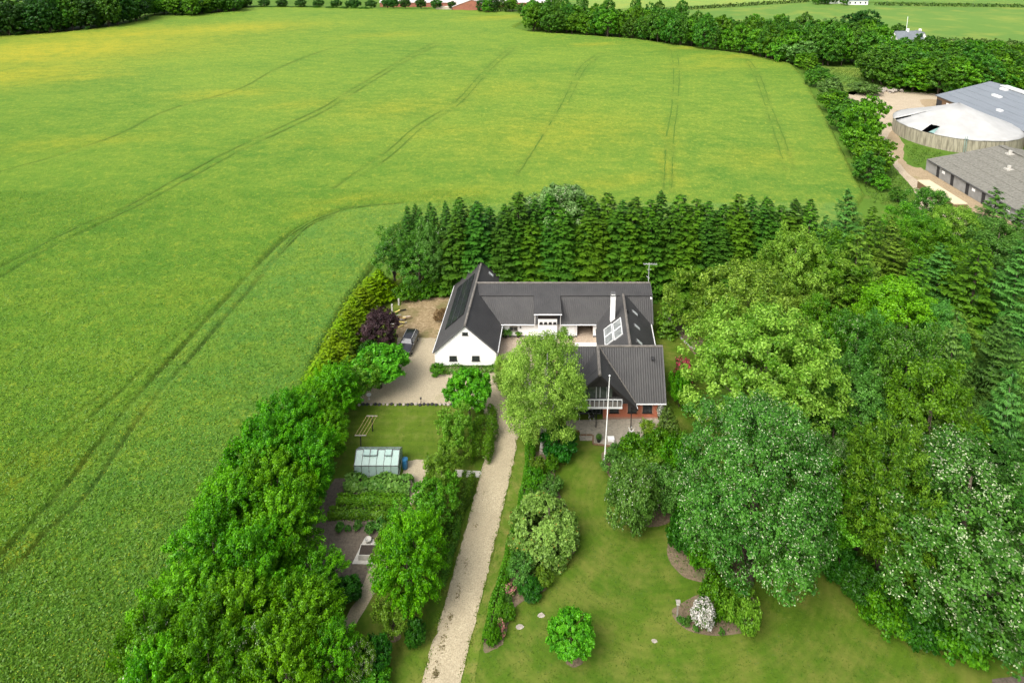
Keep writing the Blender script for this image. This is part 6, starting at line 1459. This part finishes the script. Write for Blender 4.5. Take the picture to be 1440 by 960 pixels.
# ---- left boundary: golden hedge, red tree, hornbeams
GC_ORD = [1, 2, 3, 4, 5, 6, 7, 8, 9, 10, 0]
for i, (px, b_, t_, w_) in enumerate(((533, 418, 378, 44), (520, 430, 388, 46), (508, 445, 402, 46), (498, 460, 415, 46), (489, 476, 430, 46), (480, 494, 446, 46), (471, 512, 462, 48), (484, 520, 478, 44), (462, 532, 486, 50), (450, 548, 505, 50), (545, 412, 392, 36))):
    P('golden_cypress', px, b_, t_, w_, 'golden_cypress', f'golden cypress in the hedge between field and yard, {nth(GC_ORD[i])} from the far end', 'tree', 'golden cypresses of the hedge')
P('red_tree', 535, 490, 436, 56, 'maple_tree', 'dark purple-red maple beside the parked car')
P('dark_bush', 520, 510, 480, 36, 'evergreen_bush', 'dark evergreen bush under the purple-red maple', 'bush')
P('round_tree', 535, 545, 490, 84, 'broadleaf_tree', 'bright green spreading tree overhanging the gravel yard')
P('fruit_a', 505, 565, 508, 60, 'broadleaf_tree', 'bright green tree left of the spreading tree')
P('brown_shrub', 622, 452, 434, 22, 'bare_shrub', 'brown dried shrub against the barn wing wall', 'bush')
HB = sorted([(a, b, c, d * .86) for a, b, c, d in [(470, 590, 512, 84), (440, 612, 540, 96), (402, 650, 560, 110), (460, 640, 575, 80), (375, 690, 596, 120), (430, 700, 610, 110), (385, 740, 640, 130), (330, 765, 668, 130), (400, 800, 690, 130), (310, 830, 732, 140), (365, 870, 762, 140), (440, 850, 790, 110), (270, 905, 800, 150), (340, 940, 815, 150), (430, 930, 830, 140), (225, 960, 862, 120), (300, 1000, 880, 140), (400, 1000, 880, 140), (470, 965, 880, 90), (235, 1030, 905, 130)]], key=lambda q: q[1])
for i, (px, b_, t_, w_) in enumerate(HB):
    P(('hornbeam_a', 'hornbeam_b')[(i * 7 // 3) % 2], px, b_, t_, w_, 'hornbeam_tree', f'vivid green hornbeam of the overgrown hedge, {nth(i)} counted from the gravel yard', 'tree', 'hornbeams of the overgrown hedge')
P('elder', 440, 955, 878, 100, 'elder_tree', 'white-flowering elder at the near end of the overgrown hedge', 'tree')
P('elder', 350, 985, 885, 90, 'elder_tree', 'elder with a few white flower heads left of the white-flowering one', 'tree')
P('elder', 230, 985, 890, 100, 'elder_tree', 'pale-tipped elder at the field corner of the overgrown hedge', 'tree')
P('elder', 505, 960, 900, 50, 'elder_tree', 'small white-flowering elder beside the round dark bushes', 'tree')

# ---- fruit trees and bushes left of the drive
P('round_tree', 661, 588, 521, 66, 'lime_tree', 'dense round-headed tree between gravel yard and drive')
P('fruit_b', 640, 640, 578, 54, 'fruit_tree', 'light fruit tree below the dense round-headed tree')
P('fruit_b', 641, 655, 612, 44, 'fruit_tree', 'small light fruit tree at the corner of the small lawn')
P('fruit_b', 622, 705, 645, 56, 'fruit_tree', 'light fruit tree by the concrete path')
P('fruit_a', 612, 740, 672, 66, 'fruit_tree', 'bushy green fruit tree between garden path and drive hedge')
P('fruit_a', 590, 765, 700, 70, 'fruit_tree', 'green fruit tree behind the largest one beside the drive')
P('hornbeam_a', 580, 845, 726, 106, 'fruit_tree', 'largest and densest fruit tree beside the drive')
P('fruit_b', 553, 893, 843, 52, 'fruit_tree', 'small open fruit tree standing in a round soil disc')
P('fruit_b', 545, 800, 745, 44, 'fruit_tree', 'loose light shrub at the corner of the vegetable plot')
P('dark_bush', 584, 908, 872, 32, 'clipped_bush', 'small oval bush on the verge beside the drive', 'bush')
P('dark_bush', 530, 940, 898, 50, 'clipped_bush', 'round dark green bush near the hornbeam hedge', 'bush')
P('shrub_a', 528, 968, 942, 50, 'clipped_bush', 'bright low bush in front of the round dark one', 'bush')
P('dark_bush', 490, 845, 815, 44, 'clipped_bush', 'dark low bush at the lower end of the vegetable plot', 'bush')
def hedge(pts, wid, hgt, seed, label, pal, name='hedge', dens=190, L=.17, wob=.25, group=None):
    rng = np.random.default_rng(seed); Q = np.array(gp(smooth_poly(pts, 4, False)) if len(pts) > 2 else gp(pts)); seg = np.diff(Q, axis=0); sl2 = np.hypot(seg[:, 0], seg[:, 1]); cum = np.concatenate([[0], np.cumsum(sl2)])
    n = int(cum[-1] * (wid + 2 * hgt) * dens); s = rng.random(n) * cum[-1]; i = np.clip(np.searchsorted(cum, s) - 1, 0, len(seg) - 1); f = (s - cum[i]) / sl2[i]
    c = Q[i] + seg[i] * f[:, None]; t = seg[i] / sl2[i][:, None]; nn = np.stack([-t[:, 1], t[:, 0]], 1)
    a = rng.random(n) * math.pi; lump = 1 + wob * np.sin(s * 1.7 + seed) * np.sin(s * .63) + wob * .5 * rng.normal(0, 1, n) * .35
    ca, sa = np.cos(a), np.sin(a); ex = .55
    u = np.sign(ca) * np.abs(ca) ** ex * wid / 2 * lump; v = sa ** ex * hgt * lump
    r_ = 1 - .25 * rng.random(n) ** 2
    Pp = np.stack([c[:, 0] + nn[:, 0] * u * r_, c[:, 1] + nn[:, 1] * u * r_, v * r_], 1)
    N_ = unit(np.stack([nn[:, 0] * ca, nn[:, 1] * ca, sa * .9 + .2], 1) + rng.normal(0, .5, (n, 3)))
    tone = np.clip(.45 + .25 * np.sin(s * 2.3) * np.sin(s * .9 + 1) + rng.normal(0, .25, n), 0, 1)[:, None]
    C = np.array(pal[0]) * (1 - tone) + np.array(pal[1]) * tone
    V, Qd, C2 = kites(Pp, N_, L * (.7 + .6 * rng.random(n)), L * .6, C, rng)
    o = obj(name, np_mesh(name, V, Qd, C2), M['leaves']); return tag(o, label, 'hedge', group)
hedge([(684, 588), (681, 620), (675, 655)], 2.5, 1.9, 3, 'dense green hedge along the drive below the round-headed tree', ((.045, .125, .008), (.13, .26, .02)))
hedge([(660, 676), (650, 705), (640, 735)], 1.5, 1.3, 4, 'green hedge beside the drive between concrete path and fruit trees', ((.035, .11, .008), (.11, .23, .02)))
hedge([(640, 735), (628, 790), (615, 830)], 1.3, 1.1, 5, 'low dark hedge between the largest fruit tree and the drive', ((.03, .10, .008), (.10, .21, .02)))
hedge([(746, 626), (742, 680), (726, 750), (712, 805), (697, 860), (686, 908)], 1.05, .95, 6, 'long narrow clipped hedge along the right side of the drive', ((.035, .125, .006), (.11, .26, .018)), wob=.15)
# vegetable rows
hedge([(486, 684), (530, 684), (578, 688)], 1.7, .95, 7, 'wide row of big-leaved rhubarb in front of the greenhouse', ((.05, .14, .02), (.17, .31, .06)), 'rhubarb_row', 60, .46, .3)
hedge([(474, 707), (520, 706), (568, 708)], 1.0, .85, 8, 'middle leafy vegetable row in front of the rhubarb', ((.045, .14, .008), (.14, .29, .02)), 'vegetable_row', 190, .2, .2)
hedge([(462, 726), (510, 725), (562, 728)], 1.15, .85, 9, 'nearest leafy vegetable row at the edge of the bare soil', ((.04, .13, .008), (.125, .27, .02)), 'vegetable_row', 190, .2, .2)
for i, (px, py, w_) in enumerate(((478, 746, 12), (490, 746, 8), (503, 744, 12), (521, 748, 14), (533, 744, 16), (538, 748, 14))):
    P('tiny_plant', px, py, py - w_ * .8, w_, 'young_cabbage', f'young cabbage plant on the bare soil, {nth(i)} from the left', 'plant', 'young plants on the bare soil')
hedge([(614, 523), (640, 523), (670, 522), (697, 521)], 1.1, .7, 10, 'low leafy bed of plants along the foot of the white gable', ((.04, .13, .012), (.14, .27, .04)), 'border_plants', 60, .26, .3)
P('shrub_a', 615, 525, 514, 22, 'corner_shrub', 'leafy shrub at the left corner of the white gable', 'bush')

# ---- birch, rhododendron, mid bed
P('birch', 763, 632, 462, 140, 'birch_tree', 'large light olive birch in front of the courtyard')
P('birch', 718, 560, 494, 56, 'birch_tree', 'smaller olive tree behind the left side of the large birch')
P('dark_bush', 785, 640, 605, 60, 'evergreen_bush', 'dark bush under the right side of the birch', 'bush')
P('rhododendron', 764, 764, 704, 136, 'rhododendron_bush', 'huge round rhododendron with olive leaves beside the striped lawn', 'bush')
for (k, px, b_, t_, w_, lb) in (('shrub_b', 733, 812, 782, 40, 'grey-green shrub in front of the rhododendron'), ('shrub_a', 752, 686, 662, 30, 'round green shrub in the bed between hedge and lawn, nearer side'), ('shrub_c', 757, 665, 645, 24, 'light green shrub in the bed under the birch'), ('shrub_a', 775, 662, 642, 24, 'green shrub at the lawn edge below the birch'), ('shrub_b', 775, 695, 672, 34, 'feathery grey-green shrub just behind the rhododendron'), ('shrub_b', 748, 706, 692, 26, 'white-dotted plant left behind the rhododendron'),
        ('dark_bush', 745, 838, 818, 40, 'low flat dark green cushion at the lawn edge'), ('shrub_c', 764, 822, 802, 26, 'pale feathery plant beside the dark green cushion'), ('shrub_b', 714, 847, 836, 10, 'small round ball shrub in the narrow bed'), ('shrub_a', 712, 868, 852, 26, 'bright green plants between the hedge and the stone edging'), ('shrub_a', 694, 902, 880, 22, 'green clump at the near end of the clipped hedge')):
    P(k, px, b_, t_, w_, 'garden_shrub', lb, 'bush')
P('flower_plant', 716, 832, 822, 20, 'flowering_plant', 'brown and white flowering clump between hedge and dark cushion', 'flowers')
P('flower_plant', 704, 893, 876, 16, 'flowering_plant', 'pink and yellow flowering clump at the near end of the bed', 'flowers')
P('round_tree', 804, 926, 868, 68, 'ornamental_tree', 'small round light-green tree standing alone on the lawn')
# ---- bushes right of the flagpole
P('viburnum', 888, 748, 652, 82, 'viburnum_bush', 'large round light-green bush at the corner of the lawn below the flagpole', 'bush')
P('viburnum', 930, 720, 655, 66, 'viburnum_bush', 'white-flowering bush right behind the large round one', 'bush')
for (k, px, b_, t_, w_, lb) in (('shrub_a', 900, 655, 622, 60, 'bright green bush in front of the patio'), ('shrub_a', 935, 650, 612, 50, 'green bush at the right front of the patio'), ('shrub_c', 925, 676, 640, 60, 'yellow-green bush between patio and large round bush'), ('shrub_a', 952, 668, 620, 56, 'vivid green bush beside the huge domed tree'), ('shrub_b', 872, 668, 640, 42, 'dull shrub in the bed right of the flagpole'), ('shrub_b', 866, 645, 628, 26, 'small dark shrub at the patio edge by the flagpole'), ('shrub_c', 958, 642, 610, 30, 'loose pale shrub between patio corner and domed tree'), ('shrub_c', 880, 690, 662, 40, 'light loose shrub behind the large round bush'), ('shrub_b', 968, 715, 665, 50, 'grey-green bush in the shade of the domed tree'), ('shrub_a', 975, 760, 700, 60, 'dark green bush below the left side of the domed tree')):
    P(k, px, b_, t_, w_, 'garden_shrub', lb, 'bush')
P('columnar', 937, 625, 570, 28, 'columnar_conifer', 'tall narrow conifer at the right corner of the patio', 'tree')
P('columnar', 946, 630, 588, 20, 'columnar_conifer', 'shorter narrow conifer behind the tall one at the patio corner', 'tree')
P('azalea', 988, 884, 842, 36, 'azalea_bush', 'round azalea covered with white and pale pink flowers', 'bush')
P('shrub_c', 1043, 888, 832, 54, 'garden_shrub', 'dull olive shrub right of the white azalea', 'bush')
P('shrub_a', 1008, 858, 815, 50, 'garden_shrub', 'fresh green bush behind the white azalea', 'bush')
for i, (px, py) in enumerate(((955, 876), (961, 877), (966, 882), (978, 888), (1015, 892), (968, 876))):
    P('tiny_plant', px, py, py - 9, 7, 'bed_plant', f'small yellow-green plant by the birdhouse, {nth([0, 1, 2, 4, 5, 3][i])} from the post', 'plant', 'small plants by the birdhouse')
P('pink_shrub', 960, 545, 504, 26, 'flowering_shrub', 'deep pink flowering shrub beside the lawn right of the house', 'bush')
P('shrub_a', 955, 572, 520, 30, 'garden_shrub', 'dark green bush below the pink flowering shrub', 'bush')
P('shrub_c', 965, 585, 545, 26, 'garden_shrub', 'white-tipped shrub at the lawn edge right of the house', 'bush')
P('shrub_b', 965, 452, 432, 30, 'garden_shrub', 'small shrub inside the curved kerb', 'bush')
# plants in pots
def in_pot(pt_, key, R, H, z, lb): plant(key, pt_.location.x, pt_.location.y, R, H, 'potted_plant', lb, 'plant', z=pt_.location.z + z)
in_pot(POT1, 'shrub_b', .3, .5, .36, 'small shrub growing in the black pot by the flagpole')
in_pot(POT2, 'palm_plant', .75, 1.2, .46, 'yellow-green palm growing in the large black patio pot')
in_pot(POT3, 'flower_plant', .3, .4, .46, 'flowers growing in the terracotta pot')
in_pot(POT4, 'shrub_b', .75, 1.0, .38, 'large shrub growing in the pot left of the arched window')
in_pot(POT5, 'shrub_c', .45, .6, .28, 'flowers growing in the pot right of the arched window')
in_pot(POT6, 'tiny_plant', .24, .3, .2, 'small plant in the low pot under the sliding door')
in_pot(POT7, 'tiny_plant', .24, .3, .2, 'small plant in the low pot by the carport')
x, y = g(926.5, 590); plant('azalea', x + .15, y, .45, 2.4, 'climbing_rose', 'white-flowering climber on the right corner of the brick wall', 'plant')
for x_, lb in ((GX0 + .8, 'leafy plant in the left corner of the greenhouse'), (GX0 + 2.2, 'tomato plant between the troughs in the greenhouse'), (GX0 + 3.9, 'tall plant at the right end of the greenhouse')):
    plant('shrub_b', x_, 59.6, .34, 1.15, 'greenhouse_plant', lb, 'plant')

# ---- hedgerow along the right edge of the field
for (px, b_, t_, w_, k, lb) in ((1138, 105, 78, 26, 'far_b', 'round bush at the far end of the field hedgerow'), (1150, 123, 93, 38, 'far_a', 'dark round bush second along the field hedgerow'), (1166, 142, 109, 40, 'far_e', 'pale cream-topped bush in the field hedgerow'), (1172, 158, 126, 46, 'far_b', 'mid-green bush below the cream-topped one'), (1186, 184, 142, 46, 'far_c', 'green bush left of the tall light hedgerow tree'), (1200, 160, 140, 30, 'far_a', 'dark bush between yard and hedgerow'),
        (1214, 205, 133, 60, 'far_d', 'tallest light green tree in the field hedgerow'), (1205, 222, 172, 48, 'far_b', 'bushy green tree below the tallest hedgerow tree'), (1228, 245, 192, 60, 'far_d', 'bright bushy tree beside the farm track'), (1218, 258, 215, 44, 'far_c', 'green bush left of the bright bushy tree'), (1240, 268, 245, 26, 'far_d', 'small round bush at the near end of the hedgerow'), (1262, 285, 265, 22, 'far_c', 'low bush at the grassy corner by the trailer'), (1125, 95, 78, 20, 'far_c', 'low bush where hedgerow meets the far wood')):
    P(k, px, b_, t_, w_, 'hedgerow_bush', lb, 'tree')
P('far_e', 1217, 133, 117, 42, 'overgrown_mound', 'grey-green overgrown mound at the corner of the farm yard', 'bush')

# ---- far woods: every tree its own object
def wood(line, n, top_h, wpx, keys, label, group, jx=2.0, jy=1.2, depth=0, rows=1, vary=.18, name='woodland_tree'):
    for r_ in range(rows):
        for i in range(n):
            f = min(1, i / max(1, n - 1) + (.5 / n if r_ % 2 else 0)); s_ = f * (len(line) - 1); k = min(int(s_), len(line) - 2); t = s_ - k
            px = line[k][0] + (line[k + 1][0] - line[k][0]) * t + PR.gauss(0, jx); py = line[k][1] + (line[k + 1][1] - line[k][1]) * t + PR.gauss(0, jy)
            x, y = g(px, py); y += r_ * depth; x *= (y / (y - r_ * depth)) if r_ else 1
            H = top_h * PR.uniform(1 - vary, 1 + vary); R = wpx / 2 / ppm(y - r_ * depth, H / 2) * PR.uniform(.85, 1.2)
            plant(PR.choice(keys), x, y, R, H, name, label + f', {nth(i)} from left' + (('', ', second rank', ', third rank')[r_]), 'tree', group)
LB = 'dense tree of the long wood beyond the field'
wood([(748, 43), (800, 48), (900, 57), (960, 66), (1060, 79), (1112, 92)], 30, 12.5, 27, ['far_b', 'far_c', 'far_c', 'far_a', 'far_d'], LB, 'trees of the long wood beyond the field', rows=3, depth=11, vary=.22)
wood([(776, 24), (880, 28), (960, 30)], 6, 13, 16, ['far_a', 'far_c'], 'dark tree top at the back of the long wood', 'trees at the back of the long wood')
wood([(1085, 82), (1140, 90), (1180, 92), (1240, 95)], 10, 14, 32, ['far_b', 'far_c', 'far_a'], 'green tree behind the small meadow by the hedgerow', 'trees behind the small meadow', rows=2, depth=10)
wood([(1080, 62), (1150, 64), (1220, 70)], 9, 13, 24, ['far_a', 'far_b'], 'darker tree in the middle of the far wood', 'trees in the middle of the far wood')
P('far_e', 1122, 92, 52, 52, 'willow_tree', 'large pale grey-green willow at the end of the long wood')
P('far_b', 1133, 97, 72, 36, 'broadleaf_tree', 'green bush in front of the pale willow')
P('far_d', 1186, 64, 33, 44, 'broadleaf_tree', 'bright yellow-green round tree in front of the big dark one')
P('far_f', 1212, 62, 15, 50, 'broadleaf_tree', 'big very dark tree above the far wood')
P('far_f', 1198, 58, 22, 40, 'broadleaf_tree', 'dark tree left of the big very dark one')
for px, t_ in ((1136, 27), (1158, 24), (1172, 22), (1182, 20)): P('pine', px, 58, t_, 22, 'pine_tree', f'dark pine left of the big very dark tree, {nth((1136, 1158, 1172, 1182).index(px))} from the left', 'tree', 'far dark pines')
P('far_a', 1222, 92, 58, 44, 'broadleaf_tree', 'dark tree with pale flecks behind the small meadow')
P('far_a', 1262, 52, 33, 20, 'broadleaf_tree', 'solitary dark round tree in front of the far crop field')
P('far_e', 1262, 66, 46, 22, 'broadleaf_tree', 'pale tree left of the slate-roofed cottage')
for px in (1272, 1281, 1298, 1305, 1311): P('avenue_tree', px, 58, 50, 8, 'garden_tree', f'small round tree behind the slate-roofed cottage, {nth((1272, 1281, 1298, 1305, 1311).index(px))} from the left', 'tree', 'small trees behind the cottage')
wood([(1228, 118), (1270, 128), (1330, 132), (1390, 134), (1460, 140)], 14, 11.5, 44, ['far_b', 'far_c', 'far_c', 'far_a'], 'bushy tree of the belt behind the blue-grey barn', 'tree belt behind the barn', rows=2, depth=9)
wood([(1225, 95), (1300, 98), (1380, 101), (1470, 106)], 18, 9, 30, ['far_b', 'far_c', 'far_a'], 'green tree of the thicket between cottage and barn belt', 'thicket between cottage and barn', rows=2, depth=12)
wood([(1325, 84), (1380, 88), (1460, 92)], 9, 7, 22, ['far_b', 'far_c'], 'tree at the back of the thicket beyond the barn', 'back of the thicket')
P('golden_cypress', 1162, 62, 47, 8, 'golden_shrub', 'small bright yellow conifer at the edge of the far wood', 'tree')
LB2 = 'dark tall tree of the wood left of the field'
wood([(-40, 53), (0, 51), (60, 48), (100, 45), (150, 39), (196, 30)], 17, 17, 34, ['far_a', 'far_f', 'far_f', 'far_a', 'far_c'], LB2, 'trees of the dark wood left of the field', rows=2, depth=12)
wood([(205, 22), (260, 22), (300, 19), (333, 15)], 13, 12, 26, ['far_a', 'far_b', 'far_f'], 'dark tree of the low wood next to the avenue', 'trees of the low wood by the avenue', rows=2, depth=14)
for i, px in enumerate((347, 372, 397, 423, 448, 473, 494, 500, 522, 545, 553, 570, 592, 614, 636, 658)):
    P('avenue_tree', px, 11 + i * .25, -1.5 + i * .22 - (3 if 8 < i < 14 else 0), 19 if i != 14 else 14, 'avenue_tree', f'{nth(i)} round tree from the left in the row along the far field end', 'tree', 'round trees of the far avenue')
wood([(676, 17), (720, 19), (768, 20)], 10, 8.5, 15, ['far_f', 'far_a', 'far_b'], 'dark tree in front of the long pale farm hall', 'trees in front of the far hall')
wood([(560, 6), (600, 5)], 4, 14, 16, ['far_f'], 'very dark tree beside the long pale farm hall', 'dark trees beside the far hall')
wood([(1148, 6), (1166, 6), (1186, 7)], 6, 7, 12, ['far_f', 'far_a'], 'dark tree left of the white far farmhouse', 'trees by the white far farmhouse')
wood([(360, 11.5), (440, 12), (520, 14)], 22, 1.6, 10, ['far_a'], 'low far hedge bush under the avenue trees', 'hedge under the far avenue', jy=.3)
for a_, b_, n_ in (((860, 21), (1000, 12), 26), ((1000, 12), (1140, 3), 22), ((1230, 8), (1440, 11), 30), ((1290, 58), (1440, 64), 24)):
    HN = ('low dark hedge line between the far fields', )
    rng_pts = [(a_[0] + (b_[0] - a_[0]) * t, a_[1] + (b_[1] - a_[1]) * t) for t in (0, .33, .66, 1)]
    lb = {860: 'dark hedge line between the far pale and green fields', 1000: 'continuing hedge line below the white far farmhouse', 1230: 'dark hedge line at the top of the far green field', 1290: 'thin hedge line right of the solitary far tree'}[a_[0]]
    hedge(rng_pts, 3.2, 2.0, int(a_[0]), lb, ((.03, .07, .012), (.08, .15, .02)), 'field_hedge', 1.6, 1.2, .4, 'hedge lines between the far fields')
